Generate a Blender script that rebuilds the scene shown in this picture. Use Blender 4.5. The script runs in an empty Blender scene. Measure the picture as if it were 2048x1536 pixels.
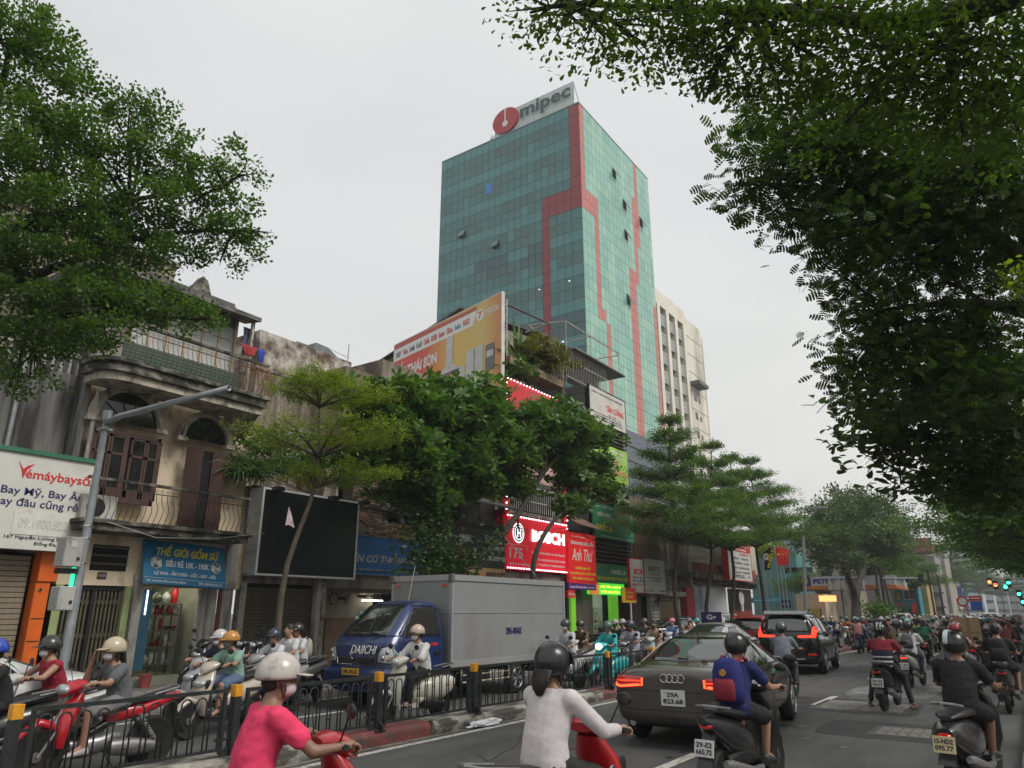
import bpy,bmesh,math,random
import numpy as np
from mathutils import Vector,Matrix,noise as mnoise
from mathutils.bvhtree import BVHTree
random.seed(7);RNG=np.random.default_rng(7)
SC=bpy.context.scene;COL=SC.collection
PI=math.pi;R=math.radians
CAMH=1.75
FPX=1445.0
PITCH=math.atan(457/FPX);YAW=R(34.74)
cam_d=bpy.data.cameras.new('camera');cam=bpy.data.objects.new('camera',cam_d);COL.objects.link(cam)
cam_d.sensor_width=36;cam_d.lens=36*FPX/2048;cam_d.clip_start=.05;cam_d.clip_end=6000
cam.location=(0,0,CAMH);cam.rotation_euler=(PI/2+PITCH,0,YAW)
SC.camera=cam
world=bpy.data.worlds.new('World');SC.world=world;world.use_nodes=True
wn=world.node_tree.nodes;wl=world.node_tree.links
for n in list(wn):wn.remove(n)
wo=wn.new('ShaderNodeOutputWorld');bg=wn.new('ShaderNodeBackground');wl.new(bg.outputs[0],wo.inputs[0])
sky=wn.new('ShaderNodeTexSky');sky.sky_type='NISHITA';sky.sun_disc=False
SUN_EL,SUN_AZ=R(48),R(82)
sky.sun_elevation=SUN_EL;sky.sun_rotation=SUN_AZ;sky.air_density=1.0;sky.dust_density=5;sky.ozone_density=1
tc=wn.new('ShaderNodeTexCoord');mp=wn.new('ShaderNodeMapping');mp.inputs['Scale'].default_value=(1.2,1.2,3.5)
nz=wn.new('ShaderNodeTexNoise');nz.inputs['Scale'].default_value=1.3;nz.inputs['Detail'].default_value=5;nz.inputs['Roughness'].default_value=.45
wl.new(tc.outputs['Generated'],mp.inputs[0]);wl.new(mp.outputs[0],nz.inputs[0])
cr=wn.new('ShaderNodeValToRGB');cr.color_ramp.elements[0].position=.3;cr.color_ramp.elements[1].position=.72
cr.color_ramp.elements[0].color=(4.75,4.9,4.92,1);cr.color_ramp.elements[1].color=(5.95,6.0,5.88,1)
wl.new(nz.outputs[0],cr.inputs[0])
sepz=wn.new('ShaderNodeSeparateXYZ');wl.new(tc.outputs['Generated'],sepz.inputs[0])
mr=wn.new('ShaderNodeMapRange');mr.inputs[1].default_value=-.05;mr.inputs[2].default_value=.45;wl.new(sepz.outputs[2],mr.inputs[0])
warm=wn.new('ShaderNodeMixRGB');warm.blend_type='MULTIPLY';warm.inputs[0].default_value=1
wr=wn.new('ShaderNodeValToRGB');wr.color_ramp.elements[0].color=(1.06,1.02,.94,1);wr.color_ramp.elements[1].color=(1,1,1,1)
wl.new(mr.outputs[0],wr.inputs[0]);wl.new(cr.outputs[0],warm.inputs[1]);wl.new(wr.outputs[0],warm.inputs[2])
mx=wn.new('ShaderNodeMixRGB');mx.inputs[0].default_value=.93
wl.new(sky.outputs[0],mx.inputs[1]);wl.new(warm.outputs[0],mx.inputs[2]);wl.new(mx.outputs[0],bg.inputs[0])
bg.inputs[1].default_value=.1
sun_d=bpy.data.lights.new('sun','SUN');sun_d.energy=1.5;sun_d.angle=R(24);sun_d.color=(1,.96,.9)
sun=bpy.data.objects.new('sun',sun_d);COL.objects.link(sun)
sd=Vector((math.sin(SUN_AZ)*math.cos(SUN_EL),math.cos(SUN_AZ)*math.cos(SUN_EL),math.sin(SUN_EL)))
sun.rotation_euler=sd.to_track_quat('Z','Y').to_euler()
vs=SC.view_settings;vs.view_transform='Standard';vs.look='None';vs.gamma=1;vs.use_curve_mapping=False;vs.exposure=.6
SC.display_settings.display_device='sRGB'
SC.cycles.max_bounces=5;SC.cycles.diffuse_bounces=3;SC.cycles.glossy_bounces=2;SC.cycles.transmission_bounces=3;SC.cycles.transparent_max_bounces=6
SC.cycles.use_denoising=True;SC.cycles.caustics_reflective=False;SC.cycles.caustics_refractive=False
_F=Vector((-math.sin(YAW)*math.cos(PITCH),math.cos(YAW)*math.cos(PITCH),math.sin(PITCH)))
_R=Vector((math.cos(YAW),math.sin(YAW),0));_U=_R.cross(_F);_O=Vector((0,0,CAMH))
def ray(u,v):return _F+_R*((u-1024)/FPX)+_U*((768-v)/FPX)
def G(u,v,z=0.):d=ray(u,v);return _O+d*((z-CAMH)/d.z)
def W(u,v,x):d=ray(u,v);return _O+d*(x/d.x)
def WY(u,v,y):d=ray(u,v);return _O+d*(y/d.y)
def DD(u,v,dist):return _O+ray(u,v)*dist
def azx(u,y):
 d=ray(u,1225);return d.x/d.y*y
MATS={}
def _new(name):
 m=bpy.data.materials.new(name);m.use_nodes=True;MATS[name]=m
 nt=m.node_tree;return m,nt,nt.nodes['Principled BSDF']
def mat(name,col=(.5,.5,.5),rough=.6,metal=0.,var=.12,scale=3.,bump=0.,bscale=40.,stain=None,stain_amt=.5,stain_scale=(1.2,1.2,.35),emit=None,estr=1.,coat=0.,spec=.5,detail=4,objcol=False,fine=0.):
 if name in MATS:return MATS[name]
 m,nt,b=_new(name);N=nt.nodes;L=nt.links
 b.inputs['Roughness'].default_value=rough;b.inputs['Metallic'].default_value=metal
 b.inputs['Specular IOR Level'].default_value=spec
 if coat:b.inputs['Coat Weight'].default_value=coat;b.inputs['Coat Roughness'].default_value=.08
 tcn=N.new('ShaderNodeTexCoord')
 base=None
 if objcol:
  oi=N.new('ShaderNodeObjectInfo');base=oi.outputs['Color']
 n1=N.new('ShaderNodeTexNoise');n1.inputs['Scale'].default_value=scale;n1.inputs['Detail'].default_value=detail
 L.new(tcn.outputs['Object'],n1.inputs['Vector'])
 r1=N.new('ShaderNodeMapRange');r1.inputs[1].default_value=.3;r1.inputs[2].default_value=.7
 r1.inputs[3].default_value=1-var;r1.inputs[4].default_value=1+var;L.new(n1.outputs[0],r1.inputs[0])
 mu=N.new('ShaderNodeMixRGB');mu.blend_type='MULTIPLY';mu.inputs[0].default_value=1
 if base is not None:L.new(base,mu.inputs[1])
 else:mu.inputs[1].default_value=(*col,1)
 L.new(r1.outputs[0],mu.inputs[2]);out=mu.outputs[0]
 if fine:
  n3=N.new('ShaderNodeTexNoise');n3.inputs['Scale'].default_value=bscale*1.7;n3.inputs['Detail'].default_value=2
  L.new(tcn.outputs['Object'],n3.inputs['Vector'])
  r3=N.new('ShaderNodeMapRange');r3.inputs[1].default_value=.3;r3.inputs[2].default_value=.7;r3.inputs[3].default_value=1-fine;r3.inputs[4].default_value=1+fine
  L.new(n3.outputs[0],r3.inputs[0]);m3=N.new('ShaderNodeMixRGB');m3.blend_type='MULTIPLY';m3.inputs[0].default_value=1
  L.new(out,m3.inputs[1]);L.new(r3.outputs[0],m3.inputs[2]);out=m3.outputs[0]
 if stain:
  mpn=N.new('ShaderNodeMapping');mpn.inputs['Scale'].default_value=stain_scale;L.new(tcn.outputs['Object'],mpn.inputs[0])
  n2=N.new('ShaderNodeTexNoise');n2.inputs['Scale'].default_value=1;n2.inputs['Detail'].default_value=8;n2.inputs['Roughness'].default_value=.65
  L.new(mpn.outputs[0],n2.inputs['Vector'])
  r2=N.new('ShaderNodeMapRange');r2.inputs[1].default_value=.62-.3*stain_amt;r2.inputs[2].default_value=.78-.25*stain_amt
  L.new(n2.outputs[0],r2.inputs[0]);mm=N.new('ShaderNodeMixRGB');mm.inputs[2].default_value=(*stain,1)
  L.new(r2.outputs[0],mm.inputs[0]);L.new(out,mm.inputs[1]);out=mm.outputs[0]
 L.new(out,b.inputs['Base Color'])
 if bump:
  nb=N.new('ShaderNodeTexNoise');nb.inputs['Scale'].default_value=bscale;nb.inputs['Detail'].default_value=4
  L.new(tcn.outputs['Object'],nb.inputs['Vector'])
  bp=N.new('ShaderNodeBump');bp.inputs['Strength'].default_value=bump;bp.inputs['Distance'].default_value=.01
  L.new(nb.outputs[0],bp.inputs['Height']);L.new(bp.outputs[0],b.inputs['Normal'])
 if emit:b.inputs['Emission Color'].default_value=(*emit,1);b.inputs['Emission Strength'].default_value=estr
 return m
def glass(name,tint=(.02,.025,.03),alpha=0.,rough=.04,ior=1.5):
 if name in MATS:return MATS[name]
 m,nt,b=_new(name);N=nt.nodes;L=nt.links
 b.inputs['Base Color'].default_value=(*tint,1);b.inputs['Roughness'].default_value=rough;b.inputs['Specular IOR Level'].default_value=.6;b.inputs['IOR'].default_value=ior
 if alpha>0:
  tr=N.new('ShaderNodeBsdfTransparent');tr.inputs[0].default_value=(.75,.8,.8,1);mxs=N.new('ShaderNodeMixShader');mxs.inputs[0].default_value=1-alpha
  L.new(tr.outputs[0],mxs.inputs[1]);L.new(b.outputs[0],mxs.inputs[2])
  L.new(mxs.outputs[0],N['Material Output'].inputs[0])
 return m
def leafmat(name,c1,c2,rough=.5,scale=.8,trans=.3):
 if name in MATS:return MATS[name]
 m,nt,b=_new(name);N=nt.nodes;L=nt.links
 tcn=N.new('ShaderNodeTexCoord');n1=N.new('ShaderNodeTexNoise');n1.inputs['Scale'].default_value=scale;n1.inputs['Detail'].default_value=6;n1.inputs['Roughness'].default_value=.75
 L.new(tcn.outputs['Object'],n1.inputs[0])
 geo=N.new('ShaderNodeNewGeometry');mxr=N.new('ShaderNodeMath');mxr.operation='MULTIPLY_ADD';mxr.inputs[1].default_value=.5;L.new(geo.outputs['Random Per Island'],mxr.inputs[0]);L.new(n1.outputs[0],mxr.inputs[2])
 cr2=N.new('ShaderNodeValToRGB');cr2.color_ramp.elements[0].position=.45;cr2.color_ramp.elements[1].position=1.0
 cr2.color_ramp.elements[0].color=(*c1,1);cr2.color_ramp.elements[1].color=(*c2,1);L.new(mxr.outputs[0],cr2.inputs[0])
 L.new(cr2.outputs[0],b.inputs['Base Color']);b.inputs['Roughness'].default_value=rough;b.inputs['Specular IOR Level'].default_value=.35
 t=N.new('ShaderNodeBsdfTranslucent');sat=N.new('ShaderNodeMixRGB');sat.blend_type='MULTIPLY';sat.inputs[0].default_value=1;sat.inputs[2].default_value=(1.5,1.7,.5,1)
 L.new(cr2.outputs[0],sat.inputs[1]);L.new(sat.outputs[0],t.inputs[0])
 ms=N.new('ShaderNodeMixShader');ms.inputs[0].default_value=trans;L.new(b.outputs[0],ms.inputs[1]);L.new(t.outputs[0],ms.inputs[2])
 L.new(ms.outputs[0],N['Material Output'].inputs[0]);return m
MW={}
class MB:
 def __init__(s):s.v=[];s.f=[];s.m=[]
 def add(s,vs,fs,mi=0):
  o=len(s.v);s.v+=[tuple(p)for p in vs];s.f+=[tuple(i+o for i in f)for f in fs];s.m+=[mi]*len(fs);return s
 def bx(s,x0,x1,y0,y1,z0,z1,mi=0):
  return s.add([(x,y,z)for x in(x0,x1)for y in(y0,y1)for z in(z0,z1)],[(0,1,3,2),(4,6,7,5),(0,4,5,1),(2,3,7,6),(0,2,6,4),(1,5,7,3)],mi)
 def obx(s,c,sx,sy,sz,rot=None,mi=0):
  M=rot if rot is not None else Matrix.Identity(3);c=Vector(c)
  return s.add([c+M@Vector((x*sx/2,y*sy/2,z*sz/2))for x in(-1,1)for y in(-1,1)for z in(-1,1)],[(0,1,3,2),(4,6,7,5),(0,4,5,1),(2,3,7,6),(0,2,6,4),(1,5,7,3)],mi)
 def poly(s,pts,mi=0):return s.add(pts,[tuple(range(len(pts)))],mi)
 def prism(s,pts,d,mi=0):
  n=len(pts);d=Vector(d);P=[Vector(p)for p in pts]
  return s.add(P+[p+d for p in P],[tuple(range(n))[::-1],tuple(range(n,2*n))]+[(i,(i+1)%n,n+(i+1)%n,n+i)for i in range(n)],mi)
 def tube(s,pts,r,n=8,mi=0,cap=True,closed=False):
  P=[Vector(p)for p in pts];k=len(P);rr=r if isinstance(r,(list,tuple))else[r]*k
  vs=[];fs=[];up=None
  for i,p in enumerate(P):
   a=P[i-1]if(i>0 or closed)else P[0];b=P[(i+1)%k]if(i<k-1 or closed)else P[-1]
   t=(b-a)
   t=t.normalized()if t.length>1e-9 else Vector((0,0,1))
   if up is None:up=t.orthogonal().normalized()
   up=(up-t*up.dot(t));up=up.normalized()if up.length>1e-6 else t.orthogonal().normalized()
   w=t.cross(up)
   vs+=[p+(up*math.cos(2*PI*j/n)+w*math.sin(2*PI*j/n))*rr[i]for j in range(n)]
  seg=k if closed else k-1
  for i in range(seg):
   i2=(i+1)%k
   fs+=[(i*n+j,i*n+(j+1)%n,i2*n+(j+1)%n,i2*n+j)for j in range(n)]
  if cap and not closed:fs+=[tuple(range(n))[::-1],tuple((k-1)*n+j for j in range(n))]
  return s.add(vs,fs,mi)
 def loft(s,rings,mi=0,cap=True):
  n=len(rings[0]);vs=[p for r in rings for p in r];fs=[]
  for i in range(len(rings)-1):fs+=[(i*n+j,i*n+(j+1)%n,(i+1)*n+(j+1)%n,(i+1)*n+j)for j in range(n)]
  if cap:fs+=[tuple(range(n))[::-1],tuple((len(rings)-1)*n+j for j in range(n))]
  return s.add(vs,fs,mi)
 def ell(s,c,rx,ry,rz,nu=14,nv=9,mi=0,rot=None,v0=0.,v1=1.):
  M=rot if rot is not None else Matrix.Identity(3);c=Vector(c);rings=[]
  for i in range(nv+1):
   th=PI*(v0+(v1-v0)*i/nv);st=max(math.sin(th),.001)
   rings.append([c+M@Vector((rx*st*math.cos(2*PI*j/nu),ry*st*math.sin(2*PI*j/nu),-rz*math.cos(th)))for j in range(nu)])
  return s.loft(rings,mi)
 def lathe(s,prof,c=(0,0,0),axis='z',n=24,mi=0,cap=True):
  c=Vector(c);rings=[]
  for r,h in prof:
   ring=[]
   for j in range(n):
    a=2*PI*j/n;x,y=r*math.cos(a),r*math.sin(a)
    ring.append(c+(Vector((x,y,h))if axis=='z' else Vector((h,x,y))if axis=='x' else Vector((y,h,x))))
   rings.append(ring)
  return s.loft(rings,mi,cap)
 def mesh(s,name,M=None):
  me=bpy.data.meshes.new(name)
  if M is not None:
   Mi=M.inverted();vs=[Mi@Vector(v)for v in s.v]
  else:vs=s.v
  me.from_pydata([tuple(v)for v in vs],[],s.f);me.validate();return me
 def build(s,name,mats,parent=None,world=True,smooth=None,kind=None,bevel=0,fixn=True,color=None,label=None,subd=0):
  M=MW.get(parent.name)if(parent is not None and world)else None
  me=s.mesh(name,M)
  if not isinstance(mats,(list,tuple)):mats=[mats]
  for m in mats:me.materials.append(m)
  if len(mats)>1 and len(me.polygons)==len(s.m):me.polygons.foreach_set('material_index',s.m)
  if fixn:
   bm=bmesh.new();bm.from_mesh(me);bmesh.ops.recalc_face_normals(bm,faces=bm.faces)
   if bevel:bmesh.ops.bevel(bm,geom=[e for e in bm.edges if len(e.link_faces)==2 and e.calc_face_angle(0)>.6],offset=bevel,segments=1,affect='EDGES',clamp_overlap=True)
   bm.to_mesh(me);bm.free()
  if smooth is not None:
   me.shade_smooth()
   if smooth<3:me.set_sharp_from_angle(angle=smooth)
  o=link(name,me,parent,kind)
  if subd:md=o.modifiers.new('s','SUBSURF');md.levels=subd;md.render_levels=subd
  if color:o.color=(*color,1)
  if label:o['label']=label
  return o
def link(name,data,parent=None,kind=None):
 o=bpy.data.objects.new(name,data);COL.objects.link(o)
 if parent is not None:
  o.parent=parent
  if parent.name in MW:MW[o.name]=MW[parent.name]
 if kind:o['kind']=kind
 return o
def tag(o,label=None,cat=None,group=None,kind=None):
 if label:o['label']=label
 if cat:o['category']=cat
 if group:o['group']=group
 if kind:o['kind']=kind
 return o
def thing(name,label,cat,loc=(0,0,0),rz=0.,group=None,M=None):
 o=bpy.data.objects.new(name,None);COL.objects.link(o);o.empty_display_size=.2
 if M is None:M=Matrix.Translation(Vector(loc))@Matrix.Rotation(rz,4,'Z')
 o.matrix_world=M;MW[o.name]=M.copy();return tag(o,label,cat,group)
def copy_tree(o,parent=None):
 c=o.copy();COL.objects.link(c);c.parent=parent
 if o.name in MW:MW[c.name]=MW[o.name]
 for ch in list(o.children):copy_tree(ch,c)
 return c
def piece(name,me,parent,loc,mat_=None,rot=None,scale=None):
 """one of many alike pieces sharing a mesh; loc is in world space"""
 o=bpy.data.objects.new(name,me);COL.objects.link(o);o.parent=parent
 M=Matrix.Translation(Vector(loc))
 if rot is not None:M=M@(rot.to_4x4())
 if scale is not None:M=M@Matrix.Diagonal((*scale,1))
 o.matrix_basis=MW[parent.name].inverted()@M;return o
def boxmesh(name,sx,sy,sz,m,bevel=0):
 b=MB();b.bx(-sx/2,sx/2,-sy/2,sy/2,-sz/2,sz/2);me=b.mesh(name);me.materials.append(m)
 bm=bmesh.new();bm.from_mesh(me);bmesh.ops.recalc_face_normals(bm,faces=bm.faces)
 if bevel:bmesh.ops.bevel(bm,geom=list(bm.edges),offset=bevel,segments=1,affect='EDGES')
 bm.to_mesh(me);bm.free();return me
def struct(name,mb,m,**k):return mb.build(name,m,None,kind='structure',**k)
_tc={}
def text_mesh(s,bold=0.,shear=0.,ext=.01):
 k=(s,bold,shear,ext)
 if k in _tc:return _tc[k]
 cu=bpy.data.curves.new('lettering','FONT');cu.body=s;cu.size=1;cu.extrude=ext;cu.offset=bold;cu.shear=shear;cu.align_x='LEFT';cu.resolution_u=2
 o=bpy.data.objects.new('lettering_src',cu);COL.objects.link(o)
 dg=bpy.context.evaluated_depsgraph_get();dg.update()
 me=bpy.data.meshes.new_from_object(o.evaluated_get(dg));bpy.data.objects.remove(o);bpy.data.curves.remove(cu)
 n=len(me.vertices);co=np.zeros(n*3);me.vertices.foreach_get('co',co);co=co.reshape(-1,3)
 if n:
  mn=co.min(0);mxx=co.max(0);co[:,0]-=mn[0];co[:,1]-=mn[1];me.vertices.foreach_set('co',co.ravel())
  wh=(mxx[0]-mn[0],mxx[1]-mn[1])
 else:wh=(1,1)
 _tc[k]=(me,wh);return _tc[k]
def txt(parent,s,x,y,w,h,m,z=.01,bold=.02,shear=0.,rot=0.,name='lettering'):
 """lettering filling the box x..x+w, y..y+h of the parent's own plane"""
 me,wh=text_mesh(s,bold,shear);me=me.copy();me.materials.clear();me.materials.append(m)
 o=bpy.data.objects.new(name,me);COL.objects.link(o);o.parent=parent
 o.matrix_basis=Matrix.Translation((x,y,z))@Matrix.Rotation(rot,4,'Z')@Matrix.Diagonal((w/wh[0],h/wh[1],.3,1));return o
def axes(o,ux,uy):
 ux=Vector(ux).normalized();uy=Vector(uy).normalized();uz=ux.cross(uy)
 return Matrix(((ux.x,uy.x,uz.x,o[0]),(ux.y,uy.y,uz.y,o[1]),(ux.z,uy.z,uz.z,o[2]),(0,0,0,1)))
def wallsign(name,label,cat,p0,w,h,m,ux=(0,1,0),uy=(0,0,1),depth=.1,frame=None,fw=.04):
 """a flat sign: origin p0 = lower left corner, own X to the right, own Y up, own Z towards the reader"""
 t=thing(name,label,cat,M=axes(p0,ux,uy))
 b=MB();b.bx(0,w,0,h,-depth,0);b.build('panel',m,t,world=False)
 if frame:
  b=MB();b.bx(-fw,w+fw,-fw,0,-depth,.02);b.bx(-fw,w+fw,h,h+fw,-depth,.02);b.bx(-fw,0,0,h,-depth,.02);b.bx(w,w+fw,0,h,-depth,.02)
  b.build('frame',frame,t,world=False)
 return t
def lbox(t,name,m,x0,x1,y0,y1,z0,z1):
 b=MB();b.bx(x0,x1,y0,y1,z0,z1);return b.build(name,m,t,world=False)
WHT=mat('white_paint',(.74,.73,.7),.5,var=.06)
BLK=mat('black_metal',(.018,.018,.02),.4,var=.2)
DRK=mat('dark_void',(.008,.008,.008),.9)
CHR=mat('chrome',(.6,.6,.6),.15,1.,var=.05)
GALV=mat('galvanised_steel',(.36,.38,.4),.45,.6,var=.15,scale=6)
RUB=mat('rubber',(.012,.012,.012),.75,var=.2)
REDP=mat('red_print',(.62,.02,.025),.5,var=.05)
KX=-8.35
FX=-7.85
RK=-.42
LK=-13.1
XF=-16.9
def bend(y):return 0 if y<60 else -.012*(y-60)
asph=mat('asphalt',(.08,.081,.079),.8,var=.22,scale=.9,bump=.7,bscale=90,stain=(.048,.047,.047),stain_amt=.55,stain_scale=(1.1,.22,1),detail=8,fine=.35)
b=MB();b.bx(-900,900,-300,1500,-1.2,0);struct('road',b,asph)
pave=mat('pavement_concrete',(.2,.19,.175),.85,var=.2,scale=1.5,bump=.5,bscale=50,stain=(.09,.085,.075),stain_amt=.55,stain_scale=(.8,.8,1))
ys=[-15,0,10,20,30,40,48,60,80,100,130,170,220,300]
def strip(name,x0,x1,z0,z1,m,yy=ys):
 b=MB()
 for a,c in zip(yy,yy[1:]):
  b.add([(x0+bend(a),a,z0),(x1+bend(a),a,z0),(x1+bend(c),c,z0),(x0+bend(c),c,z0),(x0+bend(a),a,z1),(x1+bend(a),a,z1),(x1+bend(c),c,z1),(x0+bend(c),c,z1)],[(4,5,6,7),(0,4,7,3),(1,2,6,5)]+([(0,1,5,4)]if a==yy[0]else[]))
 return struct(name,b,m)
strip('far_pavement',-30,LK-.22,-.5,.15,pave)
strip('near_pavement',RK+.2,30,-.5,.14,pave,[-15,0,10,20,30,40,48,60,80,100,140])
kst=mat('kerb_stone',(.3,.29,.27),.85,var=.25,scale=5,bump=.7,bscale=30,stain=(.1,.1,.09),stain_amt=.5,stain_scale=(5,5,5))
kbr=tag(bpy.data.objects.new('pavement_kerb',None),kind='structure');COL.objects.link(kbr);MW[kbr.name]=Matrix.Identity(4)
ks=boxmesh('kerb_stone',.22,.98,.3,kst,.02)
y=2.
while y<48:
 for kx in(LK-.11,RK+.1):piece('kerb_stone',ks,kbr,(kx+random.uniform(-.008,.008),y,.004+random.uniform(-.006,.006)))
 y+=1.0
med=bpy.data.objects.new('median_kerb',None);COL.objects.link(med);med['kind']='structure';MW[med.name]=Matrix.Identity(4)
kred=mat('kerb_red_paint',(.2,.05,.045),.75,var=.25,scale=6,bump=.5,bscale=40,stain=(.07,.055,.05),stain_amt=.55,stain_scale=(4,4,3))
kwht=mat('kerb_white_paint',(.42,.4,.35),.75,var=.2,scale=6,bump=.6,bscale=40,stain=(.06,.055,.045),stain_amt=.85,stain_scale=(5,3,5))
def stone(m):
 b=MB();w=.62;pr=[(0,-.05),(0,.13),(.05,.19),(w-.05,.19),(w,.13),(w,-.05)]
 b.prism([(KX+p[0],0,p[1])for p in pr],(0,1.0,0));me=b.mesh('kerb_stone');me.materials.append(m)
 bm=bmesh.new();bm.from_mesh(me);bmesh.ops.recalc_face_normals(bm,faces=bm.faces)
 bmesh.ops.subdivide_edges(bm,edges=bm.edges[:],cuts=4,use_grid_fill=True)
 for v in bm.verts:v.co+=Vector((mnoise.noise(v.co*4)*.014,0,mnoise.noise(v.co*4+Vector((9,9,9)))*.014))
 bmesh.ops.triangulate(bm,faces=[f for f in bm.faces if len(f.verts)>4]);bm.to_mesh(me);bm.free();me.shade_smooth();me.set_sharp_from_angle(angle=.7);return me
kr_,kw_=stone(kred),stone(kwht)
yb=[2.5,4.3,5.9,7.35,9.1,10.35,13.0,14.5,16.3,18,20,22,24,26,28,30,32,34,36,38,40,42,44,46,48]
colr='rwrwwrwrwrwrwrwrwrwrwrwrw'
colr=['r','w','w','r','w','w','w','r']+['w','r']*12
for i,(a,c)in enumerate(zip(yb,yb[1:])):
 piece('kerb_stone',kr_ if colr[i]=='r' else kw_,med,(random.uniform(-.02,.02),a+.015,random.uniform(-.01,.012)),scale=(1,c-a-.03,1),rot=Matrix.Rotation(random.uniform(-.006,.006),3,'Z'))
b=MB()
for a,c in zip(ys[6:],ys[7:]):
 b.prism([(KX+bend(a),a,0),(KX+.62+bend(a),a,0),(KX+.62+bend(c),c,0),(KX+bend(c),c,0)],(0,0,.18))
b.build('far_kerb_run',kwht,med)
fpaint=mat('fence_paint',(.022,.026,.026),.5,var=.3,scale=12,bump=.2,bscale=60)
cap=mat('reflector_yellow',(.75,.33,.02),.45,var=.15,scale=20)
fence=thing('median_fence','black steel fence of looped bars with yellow capped posts along the median kerb','fence',(FX,0,.18))
P_Y=[3.35,5.68,8.0,10.22,12.6,14.96,17.3,19.6,21.9,24.2,26.5,28.8,31.1,33.4,35.7,38.,40.3,42.6,44.9]
b=MB();b.bx(-.045,.045,-.045,.045,0,.76);b.bx(-.1,.1,-.1,.1,0,.012);b.obx((.07,0,.05),.12,.02,.1,Matrix.Rotation(.6,3,'Y'));b.obx((0,.08,.05),.02,.12,.1,Matrix.Rotation(-.6,3,'X'));b.obx((0,-.08,.05),.02,.12,.1,Matrix.Rotation(.6,3,'X'))
pme=b.mesh('post');pme.materials.append(fpaint)
cme=boxmesh('yellow_cap',.098,.098,.13,cap,.004)
def hoop(w,h0,h1):
 pts=[(0,-w/2,h0)]+[(0,-w/2*math.cos(PI*i/8),h1-w/2+w/2*math.sin(PI*i/8))for i in range(9)]+[(0,w/2,h0)]
 b=MB();b.tube(pts,.0095,6);me=b.mesh('hoop');me.materials.append(fpaint);me.shade_smooth();return me
hme=hoop(.125,.1,.66);tie=boxmesh('tie_bar',.014,.07,.016,fpaint)
for i,py in enumerate(P_Y):
 lean=Matrix.Rotation(random.uniform(-.02,.02),3,'Y')
 po=piece('post',pme,fence,(FX,py,.18),rot=lean)
 c=bpy.data.objects.new('yellow_cap',cme);COL.objects.link(c);c.parent=po;c.location=(0,0,.70)
 if i==len(P_Y)-1:break
 y0,y1=py+.13,P_Y[i+1]-.13;dz=random.uniform(-.015,.015)
 b=MB();b.bx(FX-.018,FX+.018,y0,y1,.86+dz,.9+dz);b.bx(FX-.015,FX+.015,y0,y1,.25+dz,.28+dz)
 b.bx(FX-.018,FX+.018,y0,y0+.04,.22+dz,.86+dz);b.bx(FX-.018,FX+.018,y1-.04,y1,.22+dz,.86+dz)
 for yy_ in(y0,y1):b.bx(FX-.01,FX+.01,yy_-.1,yy_+.1,.7,.73);b.bx(FX-.01,FX+.01,yy_-.1,yy_+.1,.36,.39)
 fr=b.build('panel_frame',fpaint,fence)
 if i>11:continue
 n=11;st=(y1-y0-.08)/n
 for k in range(n):
  yc=y0+.04+st*(k+.5)
  piece('hoop',hme,fence,(FX,yc,.165+dz))
  if k<n-1:
   piece('tie_bar',tie,fence,(FX,yc+st/2,(.66 if k%2 else .42)+dz))
bar=thing('barrier_boards','grey plastic barrier boards standing on the median beyond the black car','barrier',(FX,47,.18))
bm_=mat('barrier_grey',(.07,.08,.085),.6,var=.3,scale=2,stain=(.18,.18,.17),stain_amt=.2)
bb=boxmesh('board',.05,1.1,.85,bm_,.02)
for k in range(14):
 yy_=46.6+k*1.2 if k<14 else 0
 piece('board',bb,bar,(FX+bend(yy_)+.1,yy_,.62))
bar2=thing('low_grey_fence','low dark fence with pale feet on the far median','fence',(FX,70,.18))
bb2=boxmesh('board',.06,1.6,.7,mat('fence_far',(.05,.055,.06),.6),.01);ft=boxmesh('foot',.3,.25,.22,mat('pale_foot',(.45,.45,.43),.8),.03)
for k in range(22):
 yy_=64+k*2.;piece('board',bb2,bar2,(FX+bend(yy_),yy_,.68));
 if k%1==0:piece('foot',ft,bar2,(FX+bend(yy_)+.1,yy_+.9,.29))
lp=mat('lane_paint',(.5,.49,.45),.7,var=.15,scale=8,stain=(.1,.1,.1),stain_amt=.45,stain_scale=(9,9,9))
dash=bpy.data.objects.new('lane_dashes',None);COL.objects.link(dash);dash['kind']='structure';MW[dash.name]=Matrix.Identity(4)
dm=boxmesh('lane_dash',.14,1,.002,lp)
for a,c in[(6.2,9.9),(16.2,18.1),(26.5,28.4),(37,39),(48,50)]:
 piece('lane_dash',dm,dash,(-3.95+bend((a+c)/2),(a+c)/2,.005),scale=(1,c-a,1))
b=MB();b.bx(KX+.82,KX+.94,-5,60,.002,.006);struct('edge_line',b,lp)
b=MB();b.bx(LK+.35,LK+.47,-5,60,.002,.006);struct('far_edge_line',b,lp)
for a,c in[(5.5,6.6),(9.1,10.2)]:piece('lane_dash',dm,dash,(-10.9,(a+c)/2,.005),scale=(1,c-a,1))
b=MB();dust=mat('road_dust',(.2,.175,.14),.95,var=.3,scale=4,fine=.3,stain=(.08,.078,.075),stain_amt=.5,stain_scale=(3,3,3))
pts=[(KX+.63,yy,.003)for yy in np.arange(-2,40,.5)];out=[(KX+.72+.1*mnoise.noise(Vector((0,yy*.9,0))),yy,.003)for yy in np.arange(-2,40,.5)]
pts=[(KX+.6,p[1],.003)for p in pts]
for i in range(len(pts)-1):b.add([pts[i],out[i],out[i+1],pts[i+1]],[(0,1,2,3)])
struct('kerb_dust',b,dust)
iron=mat('manhole_concrete',(.19,.18,.16),.8,var=.3,scale=5,bump=.6,bscale=40,stain=(.08,.075,.07),stain_amt=.5,stain_scale=(4,4,4))
rim=mat('iron_rim',(.045,.042,.04),.6,var=.3)
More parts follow.
